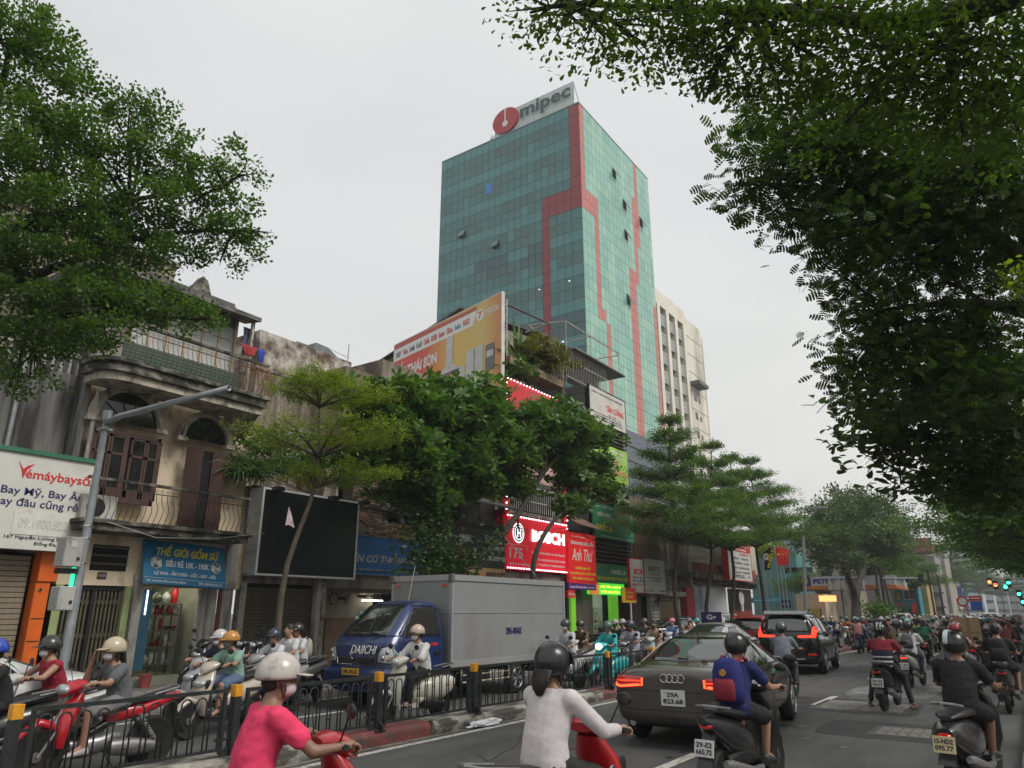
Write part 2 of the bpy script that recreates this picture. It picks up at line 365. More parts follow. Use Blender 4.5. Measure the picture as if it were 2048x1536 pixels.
def manhole(label,cx,cy,w,l,n):
 t=thing('manhole_cover',label,'manhole cover',(cx,cy,0))
 b=MB();b.bx(cx-w/2-.09,cx+w/2+.09,cy-l/2-.09,cy+l/2+.09,-.01,.006);b.build('rim',rim,t)
 sl=boxmesh('slab',w/n-.02,l,.012,iron,.004)
 for i in range(n):piece('slab',sl,t,(cx-w/2+w/n*(i+.5),cy,.007))
manhole('square concrete manhole cover under the striped rider\'s scooter',-3.1,16.5,1.5,1.5,2)
manhole('ribbed drain cover set in the asphalt left of the right-hand scooter',-1.75,13.4,1.2,.9,8)
b=MB();patch=mat('asphalt_patch',(.036,.036,.037),.85,var=.25,scale=3,fine=.3,bscale=90)
for(x0,x1,y0,y1)in[(-3.2,-.95,12.5,14.4),(-4.7,-2.1,15.3,17.8)]:
 cx,cy=(x0+x1)/2,(y0+y1)/2
 b.poly([(cx+(x1-x0)/2*math.cos(a)*(1+.06*mnoise.noise(Vector((a*3,cx,0))))*(1/max(abs(math.cos(a)),abs(math.sin(a))))**.8,cy+(y1-y0)/2*math.sin(a)*(1/max(abs(math.cos(a)),abs(math.sin(a))))**.8,.0035)for a in np.linspace(0,2*PI,40)[:-1]])
struct('asphalt_patches',b,patch)
b=MB()
spill=mat('chalky_spill',(.17,.17,.165),.55,var=.5,scale=5,stain=(.06,.06,.063),stain_amt=.7,stain_scale=(2.2,1,2))
cx,cy=G(1830,1365).x,G(1830,1365).y
b.poly([(cx+math.cos(a)*(1.1+.5*mnoise.noise(Vector((math.cos(a)*2,math.sin(a)*2,1)))),cy+math.sin(a)*(5+2*mnoise.noise(Vector((math.cos(a)*2,math.sin(a)*2,5)))),.0045)for a in np.linspace(0,2*PI,60)[:-1]])
struct('chalky_spill',b,spill)
def crumple(name,label,cat,c,sx,sy,sz,m,seed=0,sub=3):
 bm=bmesh.new();bmesh.ops.create_icosphere(bm,subdivisions=sub,radius=1)
 for v in bm.verts:
  k=1+.55*mnoise.noise(v.co*2.2+Vector((seed,0,0)))+.3*mnoise.noise(v.co*6+Vector((0,seed,0)))
  v.co=Vector((v.co.x*sx*k,v.co.y*sy*k,max(v.co.z,-.15)*sz*k+.12*sz))
 me=bpy.data.meshes.new(name);bm.to_mesh(me);bm.free();me.materials.append(m);o=link(name,me);o.location=c;return tag(o,label,cat)
plast=mat('plastic_film',(.62,.64,.66),.25,var=.15,scale=12,spec=.6)
p=G(970,1452);crumple('plastic_bag','crumpled clear plastic bag lying on the road below the median kerb','bag',(p.x,p.y,.02),.13,.4,.07,plast,3)
p=G(630,1478);crumple('leaf_litter','small heap of green leaves on the road behind the fence','leaf litter',(-9.0,7.1,.02),.14,.16,.05,leafmat('leaf_litter_green',(.05,.09,.03),(.2,.25,.12)),6)
for i,(u,v,l)in enumerate([(2010,1345,'white scrap of paper by the right kerb'),(1905,1352,'pale wrapper flattened in the right lane'),(1385,1440,'small white scrap right of the grey car')]):
 p=G(u,v);crumple('paper_scrap',l,'litter',(p.x,p.y,.01),.1,.08,.02,plast,i*3+1,2)
b=MB()
for i in range(700):
 px_,py_=random.uniform(-8,-.8),3+30*random.random()**1.5;s_=random.uniform(.006,.02);a=random.random()*PI
 b.obx((px_,py_,.006),s_*1.6,s_,.006,Matrix.Rotation(a,3,'Z'))
b.build('road_grit',mat('grit',(.25,.23,.18),.9,var=.4,scale=.7),None,kind='stuff')
crk=thing('tar_seams','thin dark tar seams and cracks running along the near lanes','road cracks',(-4,12,0));tarm=mat('tar',(.022,.022,.022),.5);rc=random.Random(8)
for k in range(16):
 x_,y_=rc.uniform(-7.2,-1),rc.uniform(5,26);a=rc.choice([PI/2,PI/2,0])+rc.uniform(-.3,.3);pts=[]
 for i in range(rc.randint(8,22)):pts.append((x_,y_));a+=rc.uniform(-.35,.35);x_+=.16*math.cos(a);y_+=.16*math.sin(a)
 b=MB()
 for i in range(len(pts)-1):
  p,q=Vector((*pts[i],0)),Vector((*pts[i+1],0));n_=(q-p).orthogonal();n_=Vector((-(q-p).y,(q-p).x,0)).normalized()*rc.uniform(.004,.011);z_=Vector((0,0,.0032+k*.00005));b.add([p-n_+z_,q-n_+z_,q+n_+z_,p+n_+z_],[(0,1,2,3)])
 b.build('tar_seam',tarm,crk)
oil=mat('oil_stain',(.035,.034,.034),.35,var=.4,scale=8);ol=thing('oil_stains','small dark oil drips scattered on the asphalt','oil stains',(-4,12,0))
for k in range(60):
 x_,y_,r_=rc.uniform(-7.3,-1),rc.uniform(4,28),rc.uniform(.02,.11);b=MB();b.poly([(x_+r_*math.cos(a)*rc.uniform(.7,1.2),y_+r_*1.5*math.sin(a)*rc.uniform(.7,1.2),.0024+k*.00001)for a in np.linspace(0,2*PI,12)[:-1]]);b.build('oil_drip',oil,ol)
cream=mat('cream_render',(.76,.63,.46),.85,var=.1,scale=1.2,bump=.3,bscale=30,stain=(.3,.23,.15),stain_amt=.3,stain_scale=(1.6,1.6,.9))
mould=mat('mouldy_concrete',(.29,.27,.22),.9,var=.3,scale=3,bump=.7,bscale=25,stain=(.035,.035,.028),stain_amt=1.0,stain_scale=(2.5,2.5,3.5))
greywall=mat('streaked_grey_wall',(.24,.235,.22),.9,var=.15,scale=.8,bump=.4,bscale=20,stain=(.035,.034,.032),stain_amt=.85,stain_scale=(1.8,1.8,.22))
oldbeige=mat('old_beige_wall',(.3,.25,.19),.9,var=.2,scale=1.1,bump=.5,bscale=20,stain=(.1,.085,.065),stain_amt=.75,stain_scale=(1.6,1.6,.35))
moulding=mat('stone_moulding',(.46,.41,.34),.85,var=.15,scale=4,bump=.4,stain=(.09,.08,.065),stain_amt=.5,stain_scale=(3,3,2))
brown=mat('brown_wood',(.075,.036,.028),.55,var=.2,scale=6,bump=.2)
shut_t=mat('beige_shutter',(.3,.25,.18),.5,.1,var=.1,stain=(.14,.12,.09),stain_amt=.4,stain_scale=(1,1,.5))
shut_g=mat('olive_shutter',(.095,.09,.06),.5,.2,var=.12,stain=(.05,.045,.035),stain_amt=.4,stain_scale=(1,1,.4))
wroght=mat('wrought_iron',(.05,.03,.022),.6,var=.3)
wglass=glass('window_glass_dark',(.015,.017,.018))
pil=mat('dirty_white_pilaster',(.42,.4,.37),.8,var=.12,scale=3,stain=(.13,.12,.1),stain_amt=.6,stain_scale=(4,4,.7),bump=.3)
greend=mat('dull_green_paint',(.3,.36,.16),.8,var=.15,stain=(.14,.14,.09),stain_amt=.5,stain_scale=(3,3,1))
orange=mat('orange_panel',(.72,.13,.012),.45,var=.06,stain=(.4,.09,.02),stain_amt=.2)
def A(u,v,dx=0.):p=W(u,v,XF+dx);return p.y,p.z
def building(name,label,y0,cat='building',x=XF):return thing(name,label,cat,(x,y0,.15))
def slats(root,x,y0,y1,z0,z1,pitch,m,name='slat',dep=.05,hgt=.86,tilt=0.):
 me=boxmesh(name,dep,y1-y0,pitch*hgt,m);n=int((z1-z0)/pitch)
 for i in range(n):piece(name,me,root,(x,(y0+y1)/2,z0+pitch*(i+.5)),rot=Matrix.Rotation(tilt,3,'Y'))
SPL={'green_jamb','guide_rail','store_front','post','pillar','pilaster','tube_light','ceiling_light','door_rail','cage_rail','frame_post','window_shutter','wall_rib','pillar_seam','door_glass'}
def P(root,name,m,*boxes,**k):
 if len(boxes)>1 and name in SPL:
  for q in boxes:o=P(root,name,m,q,**k)
  return o
 b=MB()
 for q in boxes:b.bx(*q)
 return b.build(name,m,root,**k)
r=building('ticket_office','grey streaked ticket office with beige shutter and orange pillar at the left edge',3.)
P(r,'wall',greywall,(XF-8,XF-.5,-2,7.5,.15,7.0),(XF-.5,XF-.02,-2,7.5,2.95,5.0),(XF-.6,XF-.4,-2,7.46,4.9,5.05))
P(r,'recess',DRK,(XF-.49,XF-.4,2,7.3,.16,2.94))
slats(r,XF-.25,3.2,7.02,.15,2.95,.105,shut_t)
t_=[A(45,1290),A(100,1105)]
P(r,'orange_pillar',orange,(XF-.3,XF+.03,7.1,7.38,.15,2.35),(XF-.3,XF+.07,7.1,7.47,2.36,2.97),bevel=.01)
P(r,'pillar_seam',BLK,(XF+.03,XF+.036,7.12,7.36,1.18,1.2),(XF+.03,XF+.036,7.12,7.36,1.62,1.64))
b=MB();b.lathe([(.035,0),(.035,.02),(.022,.02),(.022,.0)],(XF+.035,7.2,2.2),'x',14);b.build('lock',CHR,r)
bal=boxmesh('baluster',.07,.07,.42,pil)
for i in range(14):piece('baluster',bal,r,(XF-.55,5.0+i*.18,7.2))
P(r,'rail',pil,(XF-.65,XF-.45,4.4,7.6,7.4,7.5))
b=MB();b.tube([(XF-.4,6.2,2.95+2.1),(XF-.4,6.2,7)],.05,8);b.tube([(XF-.42,5.3,5.1),(XF-.4,5.1,6.2),(XF-.42,5.2,7)],.012,5);b.build('drain_pipe',GALV,r)
dx=.35;y0,z0=A(-60,1095,dx);y1,z1=A(150,1105,dx);yt,zt=A(170,925,dx)
signw=mat('agency_sign_face',(.66,.65,.6),.45,var=.05,stain=(.5,.48,.42),stain_amt=.3,stain_scale=(1.5,1.5,1.5))
Ls=3.55;s=wallsign('shop_sign','white airline ticket sign with red and navy lettering above the beige shutter','sign',(XF+dx,y1-Ls+.16,z1),Ls,zt-z1,signw,depth=.25)
navy=mat('navy_print',(.02,.022,.12),.5,var=.05);greenm=mat('green_awning',(.03,.16,.09),.5,stain=(.2,.22,.2),stain_amt=.2)
h=zt-z1
mat('grey_print',(.06,.06,.07),.5);F_=lambda f:h*(1-f)
for(q,x_,f0,f1,w_,m_,bo)in[('émáybaysố',2.16,.29,.13,1.28,REDP,.015),('Bay Mỹ, Bay Âu',1.78,.465,.34,1.58,navy,.012),('bay đâu cũng rẻ',1.7,.585,.47,1.6,navy,.012),('167 Nguyễn Lương Bằng',2.0,.905,.85,1.22,MATS['grey_print'],.02),('Đống Đa, HN',2.56,.96,.91,.64,MATS['grey_print'],.02)]:txt(s,q,x_,F_(f0),w_,F_(f1)-F_(f0),m_,.004,bo)
b=MB();b.poly([(1.98,F_(.08),.008),(2.1,F_(.17),.008),(2.17,F_(.13),.008),(2.3,F_(.1),.008),(2.18,F_(.17),.008),(2.12,F_(.27),.008),(2.07,F_(.18),.008)]);b.build('red_bird_mark',REDP,s,world=False)
lbox(s,'paper_patch',mat('paper_patch',(.7,.69,.64),.7,var=.06,scale=6,stain=(.55,.52,.46),stain_amt=.4,stain_scale=(3,3,3)),2.1,3.25,F_(.85),F_(.6),0,.012)
txt(s,'09.1900.522',2.2,F_(.78),.95,.2,mat('faded_print',(.6,.59,.55),.7),.016)
lbox(s,'green_trim',greenm,0,Ls,h,h+.09,-.25,.05)
H9=building('colonial_house','cream three storey house with arched windows, wrought iron balconies and a folding gate',7.45)
Y0,Y1=7.5,12.0
P(H9,'wall',cream,(XF-7,XF-.3,Y0,Y1,3.6,7.4),(XF-.3,XF,Y0,Y1,2.32,3.65),(XF-.3,XF,Y0,7.62,.15,2.32),(XF-7,XF-.35,Y0,9.15,2.4,3.6))
P(H9,'side_wall',greywall,(XF-7,XF-.02,Y0-.14,Y0-.01,3.0,9.2))
P(H9,'green_jamb',greend,(XF-.25,XF+.02,7.5,7.66,.15,2.32),(XF-.25,XF+.02,8.98,9.13,.15,2.32))
P(H9,'gate_recess',DRK,(XF-.5,XF-.4,7.6,9.0,.15,2.32))
gate=P(H9,'folding_gate',BLK,(XF-.12,XF-.06,7.66,8.98,2.22,2.3),(XF-.12,XF-.06,7.66,8.98,.15,.2),(XF-.1,XF-.02,8.28,8.36,.2,2.22))
gm=mat('gate_metal',(.13,.115,.075),.55,.4,var=.25,scale=5)
gb=boxmesh('gate_bar',.03,.045,2.0,gm)
for i in range(15):
 if abs(i-7)<1:continue
 o=piece('gate_bar',gb,H9,(XF-.1,7.71+i*.087,1.2))
b=MB()
for i in range(14):
 for k in range(3):
  yy=7.71+i*.087;zz=.5+k*.7
  b.obx((XF-.075,yy+.0435,zz+.08),.008,.012,.2,Matrix.Rotation(.43,3,'X'));b.obx((XF-.07,yy+.0435,zz+.08),.008,.012,.2,Matrix.Rotation(-.43,3,'X'))
o=b.build('lattice',gm,H9,kind='stuff')
y0,z0=A(178,1140);y1,z1=A(258,1095)
P(H9,'vent_void',DRK,(XF,XF+.012,y0,y1,z0,z1+.02))
vm=boxmesh('vent_louvre',.05,y1-y0,.035,mat('vent_grey',(.11,.1,.09),.7))
for k in range(3):piece('vent_louvre',vm,H9,(XF+.03,(y0+y1)/2,z0+(z1-z0)*(k+.5)/3+.06),rot=Matrix.Rotation(.3,3,'Y'))
y0,z0=A(193,1158);pl=wallsign('house_number','small dark plate reading 169 above the folding gate','sign',(XF+.012,y0,z0),.2,.15,mat('brown_plate',(.05,.03,.025),.5),depth=.01)
txt(pl,'169',.03,.04,.14,.08,mat('plate_grey_print',(.4,.38,.35),.5),.002)
P(H9,'pilaster',pil,(XF-.1,XF+.12,9.15,9.36,.15,2.45),(XF-.1,XF+.16,9.13,9.38,2.45,2.6),bevel=.008)
P(H9,'pilaster',pil,(XF-.1,XF+.08,11.1,11.3,.15,2.45),bevel=.008)
P(H9,'pilaster',pil,(XF-.1,XF+.12,11.42,11.72,.15,3.5),(XF-.1,XF+.16,11.4,11.74,2.3,2.5),bevel=.008)
b=MB();b.tube([(XF+.06,11.37,.2),(XF+.06,11.4,1.6),(XF+.06,11.38,2.6)],.025,6);b.build('red_pipe',mat('red_pipe',(.28,.04,.03),.6),H9)
P(H9,'shop_room',mat('shop_wall',(.32,.33,.25),.8),(XF-2.6,XF-2.5,9.3,11.2,.15,2.6),(XF-2.5,XF-.1,9.37,9.42,.15,2.5),(XF-2.5,XF-.1,11.05,11.1,.15,2.5),(XF-2.5,XF,9.3,11.2,2.5,2.6),(XF-2.5,XF,9.3,11.2,.15,.32))
lampm=mat('shop_tube_light',(1,1,.95),emit=(1,.97,.85),estr=9)
P(H9,'tube_light',lampm,(XF-.5,XF-.44,9.5,10.8,2.4,2.44),(XF-1.3,XF-1.24,9.6,10.8,2.44,2.48))
P(H9,'light_strip',mat('cold_tube',(1,1,1),emit=(.8,.9,1),estr=2.5),(XF+.02,XF+.04,9.5,9.525,1.7,2.24))
P(H9,'blue_door_poster',mat('blue_poster',(.04,.13,.2),.5),(XF-.12,XF-.1,9.42,9.72,.5,2.25))
P(H9,'door_frame',pil,(XF-.1,XF-.02,10.86,11.08,.3,2.3))
sh=thing('pottery_shelf','grey metal shelf full of pots inside the pottery shop','shelf',(XF-.9,10.2,.32))
sm=mat('shelf_steel',(.17,.17,.16),.5,.5)
P(sh,'frame',sm,*[(XF-1.1,XF-1.07,q,q+.03,.32,1.95)for q in(9.75,10.4,10.83)],*[(XF-.72,XF-.69,q,q+.03,.32,1.95)for q in(9.75,10.4,10.83)])
shm=boxmesh('shelf_board',.42,1.12,.025,sm)
for z_ in(.55,.95,1.33,1.68,1.95):piece('shelf_board',shm,sh,(XF-.9,10.3,z_))
potcols=[((.3,.05,.02),'brown'),((.5,.38,.03),'yellow'),((.06,.08,.05),'dark green'),((.4,.4,.36),'grey glazed'),((.45,.02,.02),'red'),((.5,.5,.46),'white')]
def pot(c,s,ci,label,kind):
 pr={0:[(.02,0),(.05,0),(.1,.06),(.115,.13),(.1,.19),(.05,.24),(.04,.27),(.055,.29),(.02,.285)],1:[(.02,0),(.06,0),(.075,.1),(.08,.25),(.06,.32),(.065,.34),(.02,.335)],2:[(.02,0),(.04,0),(.08,.05),(.095,.08),(.085,.085),(.02,.03)]}[kind]
 b=MB();b.lathe([(p[0]*s,p[1]*s)for p in pr],(0,0,0),n=16);col,nm=potcols[ci]
 o=b.build('pot',mat('glaze_'+nm.replace(' ','_'),col,.25,var=.35,scale=14),None,smooth=.8);o.location=c;return tag(o,label,'pot','pots on the pottery shop shelves')
tops=[(9.86,1.05,0,0,'big brown patterned vase at the left end of the top shelf'),(10.05,1.,1,0,'bright yellow vase beside the brown one on the top shelf'),(10.27,1.0,2,0,'dark green round vase in the middle of the top shelf'),(10.5,1.,3,0,'grey glazed vase on the top shelf left of the red one'),(10.72,1.1,4,1,'tall red vase at the right end of the top shelf')]
for y_,s_,ci,kd,lb in tops:pot((XF-.85,y_,1.965),s_,ci,lb,kd)
for zi,z_ in enumerate((.565,.965,1.345,1.695)):
 for k in range(7):
  if random.random()<.85:
   ci=random.choice([0,2,3,5,3]);kd=random.choice([0,1,2])if z_<1.6 else random.choice([0,1])
   if z_>1.3 and z_<1.4 and k==4:ci=4
   rown=['lowest','second','third','fourth'][zi];pot((XF-.85,9.84+k*.155,z_),.8 if kd<2 else 1,ci,f'{potcols[ci][1]} {["round vase", "tall vase", "bowl"][kd]} on the {rown} shelf from the floor in the pottery shop',kd)
bkt=MB();bkt.lathe([(.1,0),(.14,.27),(.15,.28),(.13,.27),(.09,.02)],n=20);o=bkt.build('bucket',mat('pink_plastic',(.45,.1,.1),.45),None,smooth=.8);o.location=(XF+.25,9.62,.15);tag(o,'pink plastic bucket by the white pilaster of the pottery shop','bucket')
c=[W(286,1165,XF+.45),W(447,1168,XF+.45),W(480,1078,XF+.2),W(316,1070,XF+.2)]
w_=(c[1]-c[0]).length;up=(c[3]-c[0]);hh=1.02*up.length
bl=mat('blue_sign_face',(.012,.16,.33),.45,var=.15,scale=2)
s=wallsign('shop_sign','tilted blue pottery shop sign with yellow title over the lit shop front','sign',c[0],2.06,1.06,bl,ux=(0,1,0),uy=(-.3,.12,1),depth=.06)
ylw=mat('yellow_print',(.75,.62,.04),.5,var=.04);wpr=mat('white_print',(.72,.73,.72),.5,var=.04)
txt(s,'THẾ GIỚI GỐM SỨ',.3,.69,1.6,.3,ylw,.006,.03,.25);txt(s,'SIÊU RẺ 10K - 100K',.52,.43,1.1,.2,wpr,.006,.02,.1);txt(s,'LỌ HOA - ẤM CHÉN - CỐC - BÁT - ĐĨA',.25,.2,1.55,.14,wpr,.006,.02,.2)
txt(s,'ĐC: 169 NGUYỄN LƯƠNG BẰNG',.08,.04,.95,.07,wpr,.006);txt(s,'ĐT: 034.34.16.111',1.35,.04,.6,.065,wpr,.006)
lbox(s,'rule_line',wpr,.02,2.02,.14,.146,0,.005)
for cx_ in(.3,1.8):
 b=MB();b.poly([(cx_+.14*math.sin(i*PI/3),.5+.15*math.cos(i*PI/3),.006)for i in range(6)]);b.build('hexagon_picture',mat('hex_picture',(.1,.1,.1),.5,var=.95,scale=9,stain=(.7,.7,.7),stain_amt=.7,stain_scale=(9,9,9)),s,world=False)
 b=MB();hx=[(cx_+.14*math.sin(i*PI/3),.5+.15*math.cos(i*PI/3),.01)for i in range(6)];b.tube(hx,.006,4,closed=True);b.build('hexagon_outline',wpr,s,world=False)
y0,zt=A(165,850);y1,zb=A(300,995)
y0=7.5+.12;y1=9.28;zb=4.15;zt=5.78
P(H9,'window_void',DRK,(XF,XF+.01,y0+.05,y1-.05,zb+.05,zt-.05))
fr=P(H9,'window_frame',brown,(XF,XF+.07,y0,y1,zt-.1,zt),(XF,XF+.07,y0,y1,zb,zb+.12),(XF,XF+.07,y0,y0+.09,zb,zt),(XF,XF+.07,y1-.09,y1,zb,zt),(XF,XF+.075,8.39,8.51,zb,zt),bevel=.006)
lf=[]
for k in range(4):
 a=y0+.1+(k//2)*.855+(k%2)*.38;c_=a+.365
 sa=P(H9,'casement',brown,(XF+.02,XF+.06,a,a+.05,zb+.12,zt-.1),(XF+.02,XF+.06,c_-.05,c_,zb+.12,zt-.1),(XF+.02,XF+.06,a,c_,zt-.56,zt-.5),(XF+.02,XF+.06,a,c_,zb+.12,zb+.32),(XF+.02,XF+.06,a,c_,zt-.15,zt-.1))
 P(sa,'pane',wglass,(XF+.035,XF+.045,a+.05,c_-.05,zb+.32,zt-.56),(XF+.035,XF+.045,a+.05,c_-.05,zt-.5,zt-.15))
y0,zt_=A(367,888);y1,_=A(455,900);y0,y1,zb,zt=9.95,11.12,3.75,5.72
P(H9,'doorway',DRK,(XF,XF+.012,y0+.3,y1-.3,zb,zt))
for a,ang,hy in((y0+.02,-.9,y0),(y1-.42,.0,y1)):
 b=MB();Mr=Matrix.Rotation(ang,3,'Z');hp=Vector((XF+.05,a,0))if ang else Vector((XF+.05,a,0))
 for(ya,yb_,za,zc,d)in[(0,.42,zb,zt,.03),(.06,.36,zb+.15,zb+.75,.045),(.06,.36,zb+.9,zt-.2,.045)]:
  b.obx(hp+Mr@Vector((0,(ya+yb_)/2,(za+zc)/2)),d,yb_-ya,zc-za,Mr)
 b.build('door_leaf',brown,H9,bevel=.008)
def arch(yc,zc,rad,th):
 b=MB();n=22
 for rr,dp in((rad,.1),(rad-th*.45,.14)):
  o1=[(XF,yc+rr*math.cos(PI*i/n),zc+rr*math.sin(PI*i/n))for i in range(n+1)];i1=[(XF,yc+(rr-th*.5)*math.cos(PI*i/n),zc+(rr-th*.5)*math.sin(PI*i/n))for i in range(n+1)]
  for k in range(n):b.prism([o1[k],o1[k+1],i1[k+1],i1[k]],(dp,0,0))
 b.bx(XF,XF+.16,yc-rad-.03,yc-rad+th+.05,zc-.1,zc);b.bx(XF,XF+.16,yc+rad-th-.05,yc+rad+.03,zc-.1,zc);b.build('arch_moulding',moulding,H9)
 b=MB();ri=rad-th*.95;b.poly([(XF+.015,yc+ri*math.cos(PI*i/n),zc+ri*math.sin(PI*i/n))for i in range(n+1)]);b.build('fan_light',wglass,H9)
 b=MB()
 for k in range(1,5):b.tube([(XF+.03,yc,zc),(XF+.03,yc+ri*math.cos(PI*k/5),zc+ri*math.sin(PI*k/5))],.012,4)
 b.build('fan_bars',wroght,H9)
p1=A(169,820);p2=A(330,850);arch((p1[0]+p2[0])/2+.02,6.0,.92,.2)
p1=A(355,855);p2=A(465,862);arch((p1[0]+p2[0])/2,5.95,(p2[0]-p1[0])/2,.17)
b=MB();b.tube([(XF+.08,7.6,3.7),(XF+.08,7.62,6.6)],.05,10);b.build('drain_pipe',pil,H9,smooth=.8)
P(H9,'balcony_slab',mould,(XF,XF+.82,7.42,11.5,3.42,3.56),(XF,XF+.9,7.38,11.55,3.56,3.66),bevel=.015)
def railing(root,xr,y0,y1,z0,z1,n,bulge,m,curly=True):
 bb_=MB();pts=[]
 for i in range(11):t=i/10;pts.append((bulge*math.sin(PI*min(1,t*1.15))**1.5 if t<.87 else 0,0,t*(z1-z0)*.8))
 bb_.tube(pts,.008,5)
 if curly:
  zc=(z1-z0)*.9;bb_.tube([(0,.035*math.cos(a),zc+.03*math.sin(a))for a in np.linspace(0,2*PI,9)[:-1]],.006,4,closed=True)
 me=bb_.mesh('baluster');me.materials.append(m);me.shade_smooth()
 for k in range(n):piece('baluster',me,root,(xr,y0+(y1-y0)*(k+.5)/n,z0))
 P(root,'top_rail',mould,(xr-.05,xr+.05,y0,y1,z1,z1+.06));P(root,'mid_rail',m,(xr-.012,xr+.012,y0,y1,z0+(z1-z0)*.8,z0+(z1-z0)*.8+.02),(xr-.012,xr+.012,y0,y1,z0,z0+.02))
railing(H9,XF+.72,7.45,11.48,3.66,4.5,30,.13,wroght)
acu=thing('air_conditioner','dusty air conditioner unit on the first floor balcony behind the lamp pole','air conditioner',(XF+.4,7.75,3.67));P(acu,'casing',mat('ac_casing',(.5,.49,.45),.6,stain=(.3,.28,.24),stain_amt=.4),(XF+.2,XF+.5,7.5,8.25,3.67,4.2),bevel=.01)
b=MB();b.lathe([(.2,0),(.2,.012),(.17,.014)],(XF+.5,7.8,3.93),'x',20);b.build('fan_grille',BLK,acu)
yl,yr_,zz=7.2,12.25,6.95
def rounded(x0,x1,y0,y1,rad,n=8):return[(x0,y1),(x0,y0)]+[(x1-rad+rad*math.sin(PI/2*i/n),y0+rad-rad*math.cos(PI/2*i/n))for i in range(n+1)]+[(x1,y1)]
b=MB();b.prism([(p[0],p[1],6.72)for p in rounded(XF,XF+.95,7.3,11.4,.5)],(0,0,.18));b.build('soffit',moulding,H9)
b=MB();b.prism([(p[0],p[1],6.9)for p in rounded(XF,XF+1.05,7.2,11.45,.55)],(0,0,.2));b.prism([(p[0],p[1],7.1)for p in rounded(XF,XF+1.13,7.12,11.5,.6)],(0,0,.1));b.build('balcony_slab',mould,H9,bevel=.01)
b=MB();b.add([(XF,10.9,6.72),(XF,11.6,6.72),(XF,11.6,6.2),(XF+.8,11.4,6.72),(XF+.8,11.0,6.72),(XF,11.1,6.25)],[(0,1,3,4),(1,2,3),(2,5,4,3),(0,4,5),(0,5,2,1)]);b.build('bracket',moulding,H9)
railing(H9,XF+1.0,7.5,11.42,7.2,8.05,31,.1,mat('rusty_iron',(.13,.06,.04),.7,var=.3),True)
gp=mat('green_slats',(.05,.085,.06),.55,var=.2)
pbm=boxmesh('planter_board',.03,3.0,.075,gp)
for k in range(5):piece('planter_board',pbm,H9,(XF+.9,9.1,7.28+k*.085))
b=MB()
for i in range(260):
 p0=Vector((XF+1.02+random.uniform(-.03,.05),10.5+random.random()**.6*1.0,7.3+random.random()*.75));d=Vector((random.uniform(-.05,.1),random.uniform(-.15,.15),random.uniform(-.5,.2)))*.8
 b.tube([p0,p0+d*.5+Vector((.03,random.uniform(-.05,.05),0)),p0+d],.004,3,cap=False)
o=b.build('dry_vine',mat('dry_twig',(.3,.15,.08),.8,var=.3),None,kind=None);tag(o,'dead reddish vine hanging on the right corner of the upper balcony','plant')
P(H9,'upper_wall',mat('upper_wall_grey',(.3,.28,.24),.85,stain=(.12,.11,.09),stain_amt=.5,stain_scale=(1,1,.4)),(XF-6,XF-.35,7.5,11.25,7.2,9.7))  # grey-beige upper wall with darker noise streaks
sw=mat('white_shutter_panel',(.5,.52,.5),.6,var=.08,stain=(.36,.36,.33),stain_amt=.4,stain_scale=(1,1,.6));wf=mat('pale_wood_frame',(.48,.38,.26),.6)
for k in range(6):
 a=8.3+k*.48
 P(H9,'shutter_panel',sw,(XF-.33,XF-.29,a,a+.4,7.3,9.35));P(H9,'shutter_frame',wf,(XF-.34,XF-.24,a+.4,a+.47,7.25,9.5))
roofm=mat('eave_concrete',(.2,.19,.175),.85,var=.2,scale=3,stain=(.05,.05,.045),stain_amt=.6,stain_scale=(1,1,3))
b=MB();b.prism([(XF+.55,7.0,9.45),(XF+.55,11.35,9.45),(XF-.6,11.6,9.75),(XF-.6,7.0,9.75)],(0,0,.12));b.build('eave',roofm,H9)
P(H9,'roof',mat('roof_tile_grey',(.1,.095,.09),.8,var=.2),(XF-5,XF-.5,7.2,11.2,9.8,10.1),(XF-.5,XF-.1,7.2,10.9,9.87,9.99))
b=MB();b.prism([(XF-.6,9.8,10.1),(XF-.6,10.5,10.1),(XF-.6,10.3,10.6),(XF-.6,10.15,10.7)],(-.3,0,0));b.build('roof_fin',mould,H9)
P(H9,'post',pil,(XF+.3,XF+.38,11.2,11.28,7.3,9.5))
b=MB();b.tube([(XF+.9,8.6,8.5),(XF+.9,11.3,8.45)],.012,5);b.tube([(XF+.9,10.6,8.1),(XF+.9,10.85,8.9)],.02,5);b.tube([(XF+.9,11.2,8.1),(XF+.9,10.9,8.7)],.02,5);b.build('clothes_rail',wroght,H9)
def cloth(name,label,cat,c,wy,hz,m,seed):
 n=9;b=MB();vs=[]
 for i in range(n):
  for j in range(n):
   u_,v_=i/(n-1),j/(n-1);k=.6+.4*v_
   vs.append((c[0]+.06*math.sin(u_*14+seed)*(1.2-v_),c[1]+(u_-.5)*wy*k,c[2]-hz*(1-v_)*(1-.3*abs(u_-.5))))
 b.add(vs,[(i*n+j,i*n+j+1,(i+1)*n+j+1,(i+1)*n+j)for i in range(n-1)for j in range(n-1)]);o=b.build(name,m,None,smooth=9);o.modifiers.new('t','SOLIDIFY').thickness=.006;return tag(o,label,cat)
cloth('red_cloth','red garment draped over the rail of the upper balcony','clothing',(XF+.93,10.8,8.5),.5,.3,mat('red_fabric',(.35,.03,.03),.8),1)
cloth('blue_cloth','blue plastic sheet hanging at the right end of the upper balcony','cloth',(XF+.93,11.2,8.5),.25,.42,mat('blue_fabric',(.02,.06,.4),.7),4)
cloth('patterned_cloth','dark blue and white garment hanging behind the balcony post','clothing',(XF+.2,11.15,9.3),.22,.8,mat('pattern_fabric',(.1,.12,.2),.8,var=.8,scale=14),7)
r=building('rear_block','beige rear block rising behind the cream house with a steel water tank',6.5,x=-21)
